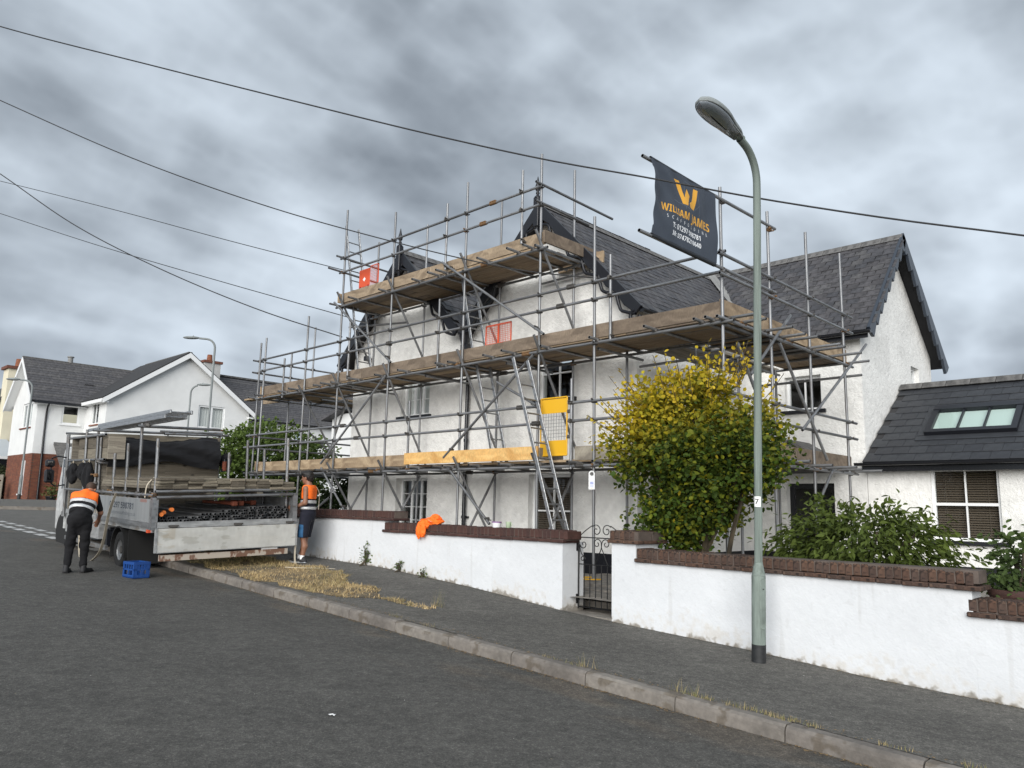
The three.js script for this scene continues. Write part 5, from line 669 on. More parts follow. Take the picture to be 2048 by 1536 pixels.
// ---------------------------------------------------------------- flatbed truck; local frame: x forward, y up from the deck, z to its right side
const KX = 1.28, TB = { f: V(-.9976, .0217, -.0655), u: V(.0190, .99909, .0381), r: V(.0662, .0368, -.9971), o: V(-12.193, -.386 + EYE, -4.78) };
const TQ = new THREE.Quaternion().setFromRotationMatrix(new THREE.Matrix4().makeBasis(TB.f, TB.u, TB.r));
function onTruck(o, x = 0, y = 0, z = 0) { o.position.copy(TB.o).addScaledVector(TB.f, x * KX).addScaledVector(TB.u, y).addScaledVector(TB.r, z); o.quaternion.copy(TQ); return o; }
{
  const r = rng(66), t = onTruck(thing('flatbed_truck', 'white flatbed truck loaded with scaffold tubes and boards parked half on the verge', 'truck')); t.scale.x = KX;
  const W = 2.28, B = (n, m, ...b) => part(n, metreUV(bx(...b)), m, t);
  B('deck', M.truckAlu, .0, 4.3, -.03, .035, 0, W); B('rear_edge', M.truckAlu, -.03, 0, -.035, .055, .02, W - .02);
  B('chassis_rail', M.blackPaint, .1, 5.4, -.30, -.10, .62, .74); B('chassis_rail', M.blackPaint, .1, 5.4, -.30, -.10, W - .74, W - .62); for (const x of [.3, 1.0, 1.9, 2.8, 3.6]) B('crossmember', M.blackPaint, x, x + .08, -.098, -.032, .05, W - .05);
  const tail = sub('tailboard', t); part('panel', metreUV(merge([bx(-.075, -.04, -.395, -.04, .03, W - .0)])), M.tailPaint, tail); part('trim', metreUV(merge([bx(-.082, -.036, -.40, -.036, .0, .028), bx(-.082, -.036, -.40, -.036, W + .002, W + .03), bx(-.08, -.036, -.405, -.397, .03, W)])), M.truckAlu, tail);
  for (const z of [.26, 1.28, 2.18]) part('hinge', merge([chamfer(.04, .035, .12, .006).translate(-.06, -.012, z), new THREE.CylinderGeometry(.012, .012, .15, 8).rotateX(Math.PI / 2).translate(-.07, .0, z)]), M.coupler, tail);
  // drop sides with lettering
  const side = z => { const s = sub('dropside', t); part('panel', metreUV(bx(.10, 2.36, .045, .40, z - .014, z + .014)), M.truckAlu, s); part('lower_rail', metreUV(bx(.08, 2.40, -.03, .045, z - .03, z + .03)), M.alu, s); return s; };
  const sL = side(-.016); side(W + .016);
  { const c = document.createElement('canvas'); c.width = 1024; c.height = 192; const x = c.getContext('2d'); x.fillStyle = '#8b8e8f'; x.fillRect(0, 0, 1024, 192); for (let k = 0; k < 60; k++) { x.fillStyle = `rgba(${k % 2 ? 70 : 190},${k % 2 ? 70 : 190},${k % 2 ? 72 : 190},.06)`; x.fillRect(hash3(k, 1, 4) * 1024, 0, 4 + hash3(k, 2, 4) * 60, 192); } x.fillStyle = '#222a36'; x.textAlign = 'left'; const put = (str, x0, w1, y, wt) => { x.font = `${wt} 100px sans-serif`; const w = x.measureText(str).width || 55 * str.length; x.font = `${wt} ${Math.floor(100 * w1 / w)}px sans-serif`; x.fillText(str, x0, y); }; put('01297 598781', 240, 500, 100, 'bold'); x.fillStyle = '#4a4f57'; put('williamjamesscaffolding.co.uk', 225, 560, 158, 'normal'); x.fillStyle = 'rgba(150,60,40,.35)'; x.fillRect(850, 0, 120, 26);
    const tx = new THREE.CanvasTexture(c); tx.colorSpace = THREE.SRGBColorSpace; const p = part('lettering', new THREE.PlaneGeometry(2.2, .34).rotateY(Math.PI).translate(1.22, .222, -.032), std({ map: tx, roughness: .45, metalness: .2 }), sL); }
  B('corner_post', M.alu, -.03, .06, -.06, .43, -.05, .035); B('corner_post', M.alu, -.035, .05, -.0, .48, W - .04, W + .04);
  B('rear_bumper', M.rustBar, -.06, .02, -.53, -.44, .10, W - .12); B('bumper_bracket', M.blackPaint, .02, .1, -.5, -.08, .66, .70); B('bumper_bracket', M.blackPaint, .02, .1, -.5, -.08, W - .70, W - .66);
  part('number_plate', bx(-.05, -.035, -.44, -.41, 1.7, 1.98), M.whitePaint, t); B('side_marker', M.orangePlastic, .16, .23, -.115, -.07, -.02, .02); B('under_rail', M.truckAlu, .1, 2.5, -.11, -.035, .02, .06);
  // wheels
  const tyre = new THREE.LatheGeometry([[.17, -.10], [.26, -.115], [.30, -.10], [.31, -.06], [.31, .06], [.30, .10], [.26, .115], [.17, .10]].map(p => new THREE.Vector2(...p)), 32).rotateX(Math.PI / 2), rim = new THREE.LatheGeometry([[.0, -.02], [.06, -.03], [.10, -.075], [.15, -.06], [.175, -.09], [.185, -.10]].map(p => new THREE.Vector2(...p)), 28).rotateX(Math.PI / 2);
  for (const [x, z, s] of [[1.42, .14, 1], [1.42, .42, 1], [1.42, W - .14, -1], [1.42, W - .42, -1], [4.78, .22, 1], [4.78, W - .22, -1]]) { const w = sub('wheel', t); w.position.set(x, -.495, z); w.scale.x = 1 / KX; part('tyre', tyre, M.rubber, w); const q = part('rim', rim, M.alu, w); if (s > 0) q.rotation.y = 0; else q.rotation.y = Math.PI; part('hub', new THREE.CylinderGeometry(.055, .065, .06, 16).rotateX(Math.PI / 2).translate(0, 0, s > 0 ? -.05 : .05), M.coupler, w); }
  part('axle', new THREE.CylinderGeometry(.06, .06, W - .6, 10).rotateX(Math.PI / 2).translate(1.42, -.495, W / 2), M.blackPaint, t);
  for (const z of [.0, W - .56]) part('mudguard', (() => { const s = new THREE.Shape(); s.absarc(0, 0, .40, -.35, Math.PI + .25); s.absarc(0, 0, .38, Math.PI + .25, -.35, true); return new THREE.ExtrudeGeometry(s, { depth: .56, bevelEnabled: false, curveSegments: 24 }).scale(1 / KX, 1, 1).translate(1.42, -.495, z); })(), M.rubber, t);
  B('mud_flap', M.rubber, 1.0, 1.012, -.70, -.12, .02, .54); B('mud_flap', M.rubber, 1.0, 1.012, -.70, -.12, W - .54, W - .02);
  B('tool_box', M.truckAlu, 2.30, 4.2, -.385, -.035, -.01, .42); B('side_guard', M.alu, 1.95, 4.25, -.545, -.47, -.005, .04); B('guard_bracket', M.blackPaint, 2.02, 2.1, -.5, -.2, .04, .1); B('guard_bracket', M.blackPaint, 4.05, 4.12, -.5, -.2, .04, .1); part('air_tank', new THREE.CylinderGeometry(.11, .11, .6, 14).rotateX(Math.PI / 2).translate(2.12, -.28, .4), M.blackPaint, t);
  // tube frames: stakes, rails, headboard
  const T = (n, a, b, m = M.galv[Math.floor(r() * 3)]) => tubeAt(t, n, V(...a), V(...b), m), C = (x, y, z) => { const m = part('coupler', couplerGeo, r() < .2 ? M.couplerRust : M.coupler, t); m.position.set(x, y, z); m.rotation.set(r(), r() * 3, 0); };
  for (const [x, h] of [[1.86, 1.14], [1.28, 1.30], [.75, 1.61], [.10, 1.335]]) { T('stake', [x, .06, .03], [x + .02, h, .03]); C(x, .47, .02); }
  for (const [x, h] of [[2.14, 1.22], [1.46, 1.44], [.87, 1.25], [.14, 1.43]]) T('stake', [x, .06, W - .06], [x + .02, h, W - .06]);
  T('rail', [.0, .46, -.03], [4.3, .46, -.03]); T('rail', [-.02, .43, .0], [-.02, .46, W - .05]); T('rail', [-.02, .52, -.02], [-.02, .54, W - .05]); T('rail', [.0, .46, W - .02], [4.3, .46, W - .02]); for (const x of [.05, .4, 1.0, 1.55, 1.7, 2.2, 2.6]) C(x, .46, -.01); for (const z of [.82, 1.66]) B('bearer', M.greyBoard[0], .0, 2.4, .475, .505, z - .05, z + .05);
  for (const x of [2.6, 2.78, 3.42, 4.42, 4.5]) T('headboard_post', [x, -.1, x > 4 ? .0 : .03], [x + .03, x === 2.6 ? 1.45 : x > 4 ? 1.58 : 1.64, x > 4 ? .0 : .03]); for (const x of [2.62, 4.4]) T('headboard_post', [x, .0, W - .04], [x, 1.62, W - .04]);
  for (const y of [1.04, 1.5]) T('headboard_rail', [2.4, y, .03], [4.55, y, .03]); T('rack_bar', [2.7, 1.585, -.1], [2.7, 1.585, W + .1]); T('rack_bar', [.74, 1.56, -.05], [.74, 1.56, 1.3]); T('rack_bar', [4.3, 1.6, -.1], [4.3, 1.6, W]); T('rack_bar', [2.5, 1.56, 1.1], [2.6, 1.58, 2.4]); T('headboard_rail', [2.55, .98, -.02], [2.55, .98, .5]); T('headboard_rail', [2.5, 1.62, W - .04], [2.7, 1.62, 1.1]); C(2.6, 1.0, .0); C(.74, 1.58, .1); C(2.6, 1.58, 1.2); C(2.62, .6, -.02); C(2.62, .75, -.02);
  for (const [y, k] of [[1.155, 0], [1.365, 1]]) { const m = part('side_board', chamfer(1.62, .205, .036, .005), M.loadBoard[k], t); m.position.set(3.16, y, .075); } B('side_board_end', M.greyBoard[0], 2.33, 2.37, 1.05, 1.47, .06, .35);
  for (const [y, h, k] of [[1.42, .2, 0], [.86, .22, 1], [.66, .2, 0]]) { const m = part('headboard_plank', chamfer(.036, h, W - .2, .005), k ? M.loadBoard[1] : M.loadBoard[0], t); m.position.set(2.56, y, W / 2 + .03); }
  part('locker_back', metreUV(bx(2.66, 4.32, .04, 1.5, 1.90, 1.94)), M.greyBoard[1], t); part('locker_front', metreUV(bx(4.32, 4.36, .04, 1.5, .04, 2.2)), M.greyBoard[1], t); part('locker_panel', metreUV(bx(2.62, 2.66, .04, 1.5, .06, 2.2)), M.greyBoard[1], t); part('locker_roof', metreUV(bx(2.62, 4.36, 1.5, 1.53, .04, 2.2)), M.greyBoard[1], t); B('locker_sill', M.truckAlu, 2.4, 4.3, .036, .06, .0, .1); B('crate_board', M.greyBoard[0], 2.42, 2.75, .06, .32, .02, .05);
  // cab
  const cab = sub('cab', t); const prof = [[4.40, -.40], [5.36, -.40], [5.40, .10], [5.32, .42], [5.08, 1.20], [5.0, 1.32], [4.40, 1.32]]; part('shell', extrude(prof, W - .26, [], .02).translate(0, 0, .13), M.truckWhite, cab);
  part('side_window', bx(4.55, 5.05, .45, 1.08, .095, .105), M.blackGloss, cab); part('windscreen', new THREE.BoxGeometry(.01, .86, W - .5).rotateZ(.30).translate(5.24, .80, W / 2), M.blackGloss, cab); part('wheel_arch', new THREE.CylinderGeometry(.40, .40, .05, 24, 1, false).rotateX(Math.PI / 2).translate(4.78, -.46, .11), M.rubber, cab); part('bumper', bx(5.3, 5.46, -.55, -.2, .16, W - .16), M.blackPaint, cab); part('door_line', bx(4.5, 4.508, -.3, 1.2, .098, .108), M.blackPaint, cab); part('air_deflector', bx(4.46, 4.52, .0, .9, -.03, .1), M.truckWhite, cab);
  const mir = sub('mirror', t); part('arm', merge([strip([V(4.45, .55, .0), V(4.42, .52, -.2), V(4.40, .60, -.30)], .014, 10, 6), strip([V(4.45, 1.1, .0), V(4.42, 1.12, -.2), V(4.40, 1.08, -.30)], .014, 10, 6), strip([V(4.40, .6, -.3), V(4.40, 1.08, -.3)], .014, 2, 6)]), M.blackPaint, mir); part('upper_mirror', chamfer(.10, .15, .17, .03).translate(4.38, .98, -.33), M.blackPaint, mir); part('lower_mirror', chamfer(.10, .27, .17, .03).translate(4.38, .72, -.33), M.blackPaint, mir); part('mirror_glass', bx(4.326, 4.328, .64, .82, -.375, -.30), M.chrome, mir); part('mirror_glass', bx(4.326, 4.328, .94, 1.02, -.38, -.29), M.chrome, mir);
  B('front_mudguard', M.truckWhite, 4.45, 4.55, -.35, .5, .04, .12);
}
{ // loose boards on the truck: each its own thing
  const r = rng(212);
  for (let k = 0; k < 10; k++) for (let j = 0; j < 4; j++) { if (j === 3 && (k === 9)) continue; const o = onTruck(single('scaffold_board', `weathered scaffold board, ${ORD[k]} from the near side in the ${['bottom', 'second', 'third', 'top'][j]} layer on the truck`, 'board', boardGeo, M.loadBoard[Math.floor(r() * 3)], 'boards stacked on the truck'), 1.17 + (r() - .5) * .09, .572 + .043 * j + (r() - .5) * .005 - (k - 4.5) * .002, .13 + k * .2235); o.scale.set(3.1 / 3.9, 1, .98); o.rotateY((r() - .5) * .008); o.rotateX((r() - .5) * .03); }
  // tubes lying in the bed
  let n = 0; for (let row = 0; row < 5; row++) { const cnt = [42, 41, 30, 22, 14][row], z0 = [.12, .144, .75, 1.12, 1.55][row]; for (let i = 0; i < cnt; i++) { const z = z0 + i * .0505 + (r() - .5) * .004; if (z > 2.2) break; const o = single('scaffold_tube', `grey scaffold tube, ${ORD[i]} from the near side in the ${['bottom', 'second', 'third', 'fourth', 'top'][row]} row of the truck load`, 'tube', tubeGeo, M.galv[Math.floor(r() * 3)], 'tubes lying in the truck bed'); onTruck(o, 1.28 + (r() - .5) * .14, .061 + row * .0445, z); o.scale.y = 3.0; o.rotateZ(Math.PI / 2 + (r() - .5) * .002); n++; } }
  for (const [z, y, l, lb] of [[.10, .17, .0, 'lower'], [.16, .062 + .045 * 3, -.06, 'middle'], [.26, .24, -.02, 'upper']]) { const o = onTruck(thing('capped_tube', `${lb} orange-capped scaffold tube at the near corner of the truck bed`, 'tube'), .02 - l, y, z); const m = part('tube', tubeGeo, M.galv[1], o); m.scale.y = 2.2; m.rotation.z = Math.PI / 2; m.position.x = 1.12; part('cap', new THREE.CylinderGeometry(.031, .031, .06, 12).rotateZ(Math.PI / 2), M.capOrange, o); }
  for (const [z, a, l, lb] of [[1.25, .04, 1.2, 'rusty red ledger bar on top of the tubes in the truck'], [1.45, -.05, 1.0, 'second rusty red bar lying beside it on the tubes'], [1.66, .12, .7, 'short rusty red bar nearest the truck tail']]) { const o = onTruck(thing('rusty_bar', lb, 'bar'), .55, .315, z); o.rotateY(a); part('bar', chamfer(l, .05, .07, .008), M.rust, o); part('end_clamp', chamfer(.08, .08, .09, .012).translate(-l / 2, 0, 0), M.rust, o); }
  // ladders on the rack
  for (const [x, y, z, L, a, lb] of [[2.15, 1.68, .36, 5.2, -.03, 'long aluminium ladder lying on the truck rack'], [1.8, 1.748, .37, 4.7, -.032, 'second aluminium ladder stacked on top on the truck rack']]) { const o = onTruck(thing('rack_ladder', lb, 'ladder'), x, y, z); o.rotateY(a); o.rotateZ(-.004); for (const s of [-1, 1]) part('stile', chamfer(L, .062, .026, .005).translate(0, 0, s * .16), M.alu, o); for (let k = 0; k < Math.floor(L / .26); k++) { const m = part('rung', rungGeo, M.alu, o); m.position.x = -L / 2 + .15 + k * .26; } }
  // tarpaulin over the headboard
  const tp = onTruck(thing('tarpaulin', 'black tarpaulin draped over the boards behind the cab', 'tarpaulin'), 2.5, 0, 0); part('sheet', (() => { const g = new THREE.PlaneGeometry(1, 1, 70, 30), p = g.attributes.position; for (let i = 0; i < p.count; i++) { const u = p.getX(i) + .5, v = p.getY(i) + .5, z = lerp(.10, 2.16, u), top = 1.43 + .05 * sstep(.3, .75, u) + .04 * Math.sin(u * 9), bot = .95 - .05 * Math.sin(u * 7 + 1) - .06 * sstep(.5, .8, u) + .05 * u; const y = lerp(bot, top, v); p.setXYZ(i, -.05 - .09 * Math.sin(Math.PI * v) - .05 * (fbm(u * 9, v * 5, 3, 3) - .3) - .045 * Math.sin(u * 11 + v * 8) * Math.sin(Math.PI * v) + (v > .93 ? .12 : 0), y, z); } g.computeVertexNormals(); return g; })(), Object.assign(M.tarp, { side: THREE.DoubleSide }), tp);
  // jackets hung on the frame
  const jacket = (x, y, z, w, h, s, lb) => { const o = onTruck(thing('hung_jacket', lb, 'jacket'), x, y, z); const g = new THREE.IcosahedronGeometry(1, 5), p = g.attributes.position; for (let i = 0; i < p.count; i++) { let a = p.getX(i), b = p.getY(i), c = p.getZ(i); const f = 1 + (fbm(a * 2 + s, b * 2, c * 2, 3) - .5) * .7 + .12 * Math.sin(a * 9 + s); const k = b > 0 ? 1 - b * .55 : 1; p.setXYZ(i, a * w * f * k, b * h * (b > 0 ? .8 : 1), c * .09 * f); } g.computeVertexNormals(); part('jacket_body', g, M.cloth, o); part('loop', new THREE.TorusGeometry(.03, .006, 5, 12).translate(0, h * .82, 0), M.strap, o); };
  jacket(3.95, .80, -.03, .22, .24, 2, 'black jacket hung on the truck frame next to the wing mirror'); jacket(3.35, .84, -.03, .16, .20, 6, 'dark jacket hung on the middle of the truck frame'); jacket(2.98, .74, -.04, .20, .33, 9, 'long black coat hung on the frame above the bending worker');
  // strap, crate, red bottle
  const st = onTruck(thing('ratchet_strap', 'cream ratchet strap looping from the truck rail to the road', 'strap'), 0, 0, 0); st.scale.x = KX; part('webbing', ribbon([[1.44, .46, -.06], [1.5, .30, -.09], [1.62, .05, -.10], [1.73, -.35, -.11], [1.82, -.56, -.13], [2.0, -.70, -.16], [2.28, -.775, -.2], [2.52, -.74, -.2], [2.72, -.6, -.17], [2.86, -.42, -.14], [2.95, -.1, -.12], [2.98, .12, -.12]], .05, .004, 60, V(.25, 0, 1).normalize()), M.strap, st);
  const s2 = onTruck(thing('lashing_strap', 'thin cream lashing strap over the board stack beside the corner stake', 'strap'), 0, 0, 0); s2.scale.x = KX; part('webbing', ribbon([[.24, .74, .06], [.25, .62, -.035], [.28, .42, -.05]], .035, .004, 14, V(1, 0, 0)), M.strap, s2);
  const s3 = thing('hanging_strap', 'pale strap end hanging from the truck tail beside the person in shorts', 'strap', TB.o.clone().addScaledVector(TB.r, 2.32).addScaledVector(TB.u, -.42).toArray()); part('webbing', ribbon([[.05, .1, 0], [.06, -.1, .02], [.10, -.3, .02], [.22, -.44, .02], [.40, -.475, .0]], .03, .004, 24, V(0, 0, 1)), M.strap, s3);
  const fx = onTruck(thing('fire_extinguisher', 'red canister with black top at the far end of the tarpaulin', 'canister'), 2.42, .86, 2.27); fx.scale.setScalar(.62); part('bottle', new THREE.CylinderGeometry(.07, .07, .30, 14).translate(0, .15, 0), M.rust, fx); part('valve', merge([new THREE.CylinderGeometry(.03, .05, .08, 10).translate(0, .34, 0), bx(-.09, .03, .38, .42, -.02, .02)]), M.blackPaint, fx); part('bracket', bx(-.03, .09, -.03, .06, -.08, .1), M.blackPaint, fx);
  const bk = onTruck(thing('rucksack', 'black bag hanging on the far corner stake of the truck', 'bag'), 2.5, 1.05, 2.32); part('bag', (() => { const g = new THREE.IcosahedronGeometry(.13, 4), p = g.attributes.position; for (let i = 0; i < p.count; i++) { const f = 1 + (fbm(p.getX(i) * 9, p.getY(i) * 9, p.getZ(i) * 9, 3) - .5) * .6; p.setXYZ(i, p.getX(i) * f, p.getY(i) * f * 1.1, p.getZ(i) * f); } g.computeVertexNormals(); return g; })(), M.cloth, bk); part('handle', new THREE.TorusGeometry(.05, .01, 6, 14).translate(0, .16, 0), M.cloth, bk);
}
{ // blue crate on the road behind the rear wheel
  const x = -12.5, z = -4.70, t = thing('plastic_crate', 'blue plastic bottle crate on the road behind the truck wheel', 'crate', [x, roadY(x), z], .12), w = .33, h = .24, d = .25, k = .012;
  part('base', bx(-w / 2, w / 2, 0, .02, -d / 2, d / 2), M.blueCrate, t);
  const wall = (L) => merge([bx(-L / 2, L / 2, 0, .05, 0, k), bx(-L / 2, L / 2, .20, h, -.004, k + .004), bx(-L / 2, L / 2, .115, .135, 0, k), bx(-L / 2, -L / 2 + .04, .05, .2, 0, k), bx(L / 2 - .04, L / 2, .05, .2, 0, k), ...[-1, 0, 1].map(i => bx(i * L * .22 - .012, i * L * .22 + .012, .135, .2, 0, k)), ...[0].map(i => bx(i * L * .3 - .015, i * L * .3 + .015, .05, .115, 0, k))]);
  for (const [a, px, pz, L] of [[0, 0, d / 2 - k, w], [Math.PI, 0, -d / 2 + k, w], [Math.PI / 2, w / 2 - k, 0, d - .03], [-Math.PI / 2, -w / 2 + k, 0, d - .03]]) { const m = part('side', wall(L), M.blueCrate, t); m.rotation.y = a; m.position.set(px, 0, pz); }
}
// ---------------------------------------------------------------- houses beyond the side road
function courses(root, name, P0, U, Vd, len, wid, cols, mats, r, clip) { // tile courses as strips with their own edges, one part per course piece
  const N = V().crossVectors(U, Vd).normalize(), q = new THREE.Quaternion().setFromRotationMatrix(new THREE.Matrix4().makeBasis(U, Vd, N)), ex = .24, rows = Math.floor(wid / ex), groups = mats.map(() => []);
  for (let j = 0; j < rows; j++) for (let a = (j % 2) * -.45; a < len; a += .9) { const u0 = Math.max(a, 0), u1 = Math.min(a + .9, len), u = (u0 + u1) / 2, v = j * ex + .14; if (u1 - u0 < .05 || (clip && !clip(u, v))) continue; const g = new THREE.BoxGeometry(u1 - u0 - .006, .28, .018).rotateX(-.055).applyQuaternion(q); const p = P0.clone().addScaledVector(U, u).addScaledVector(Vd, v).addScaledVector(N, .02 + r() * .004); groups[Math.floor(r() * mats.length)].push(g.translate(p.x, p.y, p.z)); }
  groups.forEach((l, k) => { if (l.length) { const m = part(name, metreUV(merge(l)), mats[k], root); m.userData.kind = 'stuff'; } });
}
const farSlate = [[.115, .112, .118], [.10, .098, .105], [.135, .13, .132]].map(c => std({ map: speck, color: lin(...c), roughness: .75 }));
const thick = (pts, th) => { const P = pts.map(p => V(...p)), n = V().crossVectors(P[1].clone().sub(P[0]), P[2].clone().sub(P[0])).normalize(), pos = []; const Q = P.map(p => p.clone().addScaledVector(n, -th)), tri = (a, b, c) => pos.push(...a.toArray(), ...b.toArray(), ...c.toArray()); for (let i = 1; i < P.length - 1; i++) { tri(P[0], P[i], P[i + 1]); tri(Q[0], Q[i + 1], Q[i]); } P.forEach((p, i) => { const k = (i + 1) % P.length; tri(P[i], Q[i], Q[k]); tri(P[i], Q[k], P[k]); }); const g = new THREE.BufferGeometry(); g.setAttribute('position', new THREE.Float32BufferAttribute(pos, 3)); g.computeVertexNormals(); return metreUV(g); };
{ // white house with brick base on the far corner: left range, projecting gable, right range with chimney
  const h = thing('corner_house', 'large white rendered house with brick base and grey roofs on the far corner', 'house'), r = rng(95), G = 1.45;
  const XW = -50, Z0 = -12.47, EY = 7.42, RY = 9.98, XRg = -52.6, XBk = -55.2, ZI = -15.2;
  const wz = (pts, holes, z, th = .3) => metreUV(extrude(pts, th, holes).translate(0, 0, z - th)), wx = (pts, holes, x, th = .3) => metreUV(extrude(pts, th, holes).rotateY(Math.PI / 2).translate(x - th, 0, 0));
  const SP = 4.2; // top of the brick
  part('gable_wall', wz([[XBk, SP], [XW, SP], [XW, EY], [XRg, RY - .1], [XBk, EY]], [rect(-53.0, -50.95, 5.75, 7.2)], Z0), M.smooth, h); part('front_wall', wx(rect(-Z0 + .301, 24, SP, EY), [rect(13.75, 14.7, 5.98, 7.28)], XW), M.smooth, h);
  // brick base: the courses show one by one on the near corner
  part('base_wall', merge([bx(XBk, XW - .02, G - .5, SP, Z0 - .3, Z0 - .02), bx(XW - .3, XW - .02, G - .5, SP, -24, Z0 - .301)]), M.mortar, h);
  const bg = [[.215, .065, .02]].map(s => new THREE.BoxGeometry(...s))[0], bl = [[], [], [], []]; for (let y = G - .3, j = 0; y < SP - .03; y += .075, j++) { for (let x = XBk + .1; x < XW - .05; x += .225) bl[Math.floor(r() * 4)].push(bg.clone().translate(x + (j % 2) * .11, y + .035, Z0 - .014)); for (let z = Z0 - .12; z > -15.2; z -= .225) bl[Math.floor(r() * 4)].push(bg.clone().rotateY(Math.PI / 2).translate(XW - .014, y + .035, z - (j % 2) * .11)); } bl.forEach((l, k) => { const m = part('bricks', merge(l), M.redBrick[k], h); m.userData.kind = 'stuff'; });
  windowPart(h, { at: [-53.0, 5.75, Z0], w: 2.05, h: 1.45, cols: 3, rows: 1, recess: .06, frame: .09, bar: .1, sill: M.redBrick[1], backing: M.curtain }); windowPart(h, { at: [XW, 5.98, -13.75], ry: faceX, w: .95, h: 1.3, cols: 1, rows: 1, recess: .04, frame: .1, sill: M.whitePaint }); windowPart(h, { at: [-51.6, 1.9, Z0 + .06], w: .5, h: 1.9, cols: 1, rows: 1, recess: .0, frame: .1, sill: M.whitePaint });
  // left range roof (ridge along z)
  const dv = V(XRg - XW - .35, RY - EY + .3, 0), L = dv.length(), up = dv.clone().normalize(); part('roof', thick([[XW + .35, EY - .25, Z0 + .45], [XW + .35, EY - .25, -21], [XRg, RY, -21], [XRg, RY, Z0 + .45]], .1), M.felt, h); courses(h, 'roof_tiles', V(XW + .35, EY - .25, Z0 + .45), V(0, 0, -1), up, 8.4, L, 9, farSlate, r); part('roof', thick([[XRg, RY, Z0 + .45], [XRg, RY, -21], [XBk - .35, EY - .25, -21], [XBk - .35, EY - .25, Z0 + .45]], .1), M.felt, h);
  part('ridge', metreUV(bx(XRg - .12, XRg + .12, RY - .05, RY + .07, -21, Z0 + .45)), M.ridge, h); part('bargeboard', merge([thick([[XRg, RY + .02, Z0 + .47], [XRg, RY - .28, Z0 + .47], [XW + .36, EY - .55, Z0 + .47], [XW + .36, EY - .25, Z0 + .47]], .04), thick([[XRg, RY + .02, Z0 + .47], [XBk - .36, EY - .25, Z0 + .47], [XBk - .36, EY - .55, Z0 + .47], [XRg, RY - .28, Z0 + .47]], .04)]), M.whitePaint, h); part('soffit', merge([bx(XW - .0, XW + .33, EY - .42, EY - .36, -24, Z0 + .4), thick([[XRg, RY - .2, Z0 + .0], [XRg, RY - .2, Z0 + .43], [XW + .34, EY - .45, Z0 + .43], [XW + .34, EY - .45, Z0]], .03), thick([[XRg, RY - .2, Z0 + .43], [XRg, RY - .2, Z0], [XBk - .34, EY - .45, Z0], [XBk - .34, EY - .45, Z0 + .43]], .03)]), M.whitePaint, h);
  part('gutter', bx(XW + .33, XW + .46, EY - .38, EY - .26, -15.2, Z0 + .3), M.blackGloss, h); part('vent', merge([new THREE.CylinderGeometry(.15, .15, .35, 10).translate(XRg, RY + .2, -14.6), new THREE.CylinderGeometry(.2, .2, .06, 10).translate(XRg, RY + .4, -14.6)]), M.lead, h); part('tile_vent', bx(-51.3, -51.0, 8.45, 8.6, -15.6, -15.1), M.felt, h);
  part('downpipe', strip([V(XW + .36, EY - .32, -12.95), V(XW + .2, EY - .5, -12.95), V(XW + .07, EY - .8, -12.95), V(XW + .07, G, -12.98)], .06, 40, 8), M.blackGloss, h);
  // projecting gable, facing the road junction
  const XG = -46.5, zl = -15.0, zr = -23.55, zm = -19.32, gE = 7.5, gR = 10.58; part('projecting_wall', wx([[-zl, G - .5], [-zr, G - .5], [-zr, gE], [-zm, gR - .15], [-zl, gE]], [rect(20.25, 21.93, 6.15, 7.55)], XG), M.smooth, h); part('projecting_side', wz(rect(XW, XG - .301, G - .5, gE - .1), [rect(-48.9, -47.7, 5.95, 7.4)], zl), M.smooth, h); windowPart(h, { at: [XG, 6.15, -20.25], ry: faceX, w: 1.68, h: 1.4, cols: 2, rows: 1, recess: .05, frame: .1, bar: .14, sill: M.redBrick[2], backing: M.curtain }); windowPart(h, { at: [-48.9, 5.95, zl], w: 1.2, h: 1.45, cols: 2, rows: 1, recess: .05, frame: .1, bar: .12, sill: M.redBrick[2] });
  const ovr = .3, slp = (gR - gE) / (zl - zm); const yl = gE - ovr * slp; part('roof', thick([[XG + .3, yl, zl + ovr], [XG + .3, gR, zm], [-54, gR, zm], [-54, yl, zl + ovr]].reverse(), .1), M.felt, h); part('roof', thick([[XG + .3, gR, zm], [XG + .3, gE - .25, zr - .3], [-54, gE - .25, zr - .3], [-54, gR, zm]].reverse(), .1), M.felt, h);
  { const d = V(0, gR - yl, zm - zl - ovr), L2 = d.length(); courses(h, 'roof_tiles', V(-53, yl, zl + ovr), V(1, 0, 0), d.normalize(), 6.8, L2, 8, farSlate, r); }
  part('bargeboard', merge([thick([[XG + .32, gR + .03, zm], [XG + .32, yl + .03, zl + ovr + .02], [XG + .32, yl - .25, zl + ovr + .02], [XG + .32, gR - .28, zm]].reverse(), .05), thick([[XG + .32, gR + .03, zm], [XG + .32, gR - .28, zm], [XG + .32, gE - .52, zr - .32], [XG + .32, gE - .22, zr - .32]].reverse(), .05)]), M.whitePaint, h); part('ridge', metreUV(bx(-53, XG + .3, gR - .02, gR + .09, zm - .12, zm + .12)), M.ridge, h); part('soffit', merge([bx(-50, XG + .28, yl - .2, yl - .12, zl + .0, zl + ovr + .1), bx(XG - .1, XG + .28, gE - .5, gE - .42, zr - .3, zr + .1)]), M.whitePaint, h); part('fascia', bx(-50, XG + .28, yl - .14, yl + .0, zl + ovr + .02, zl + ovr + .08), M.whitePaint, h);
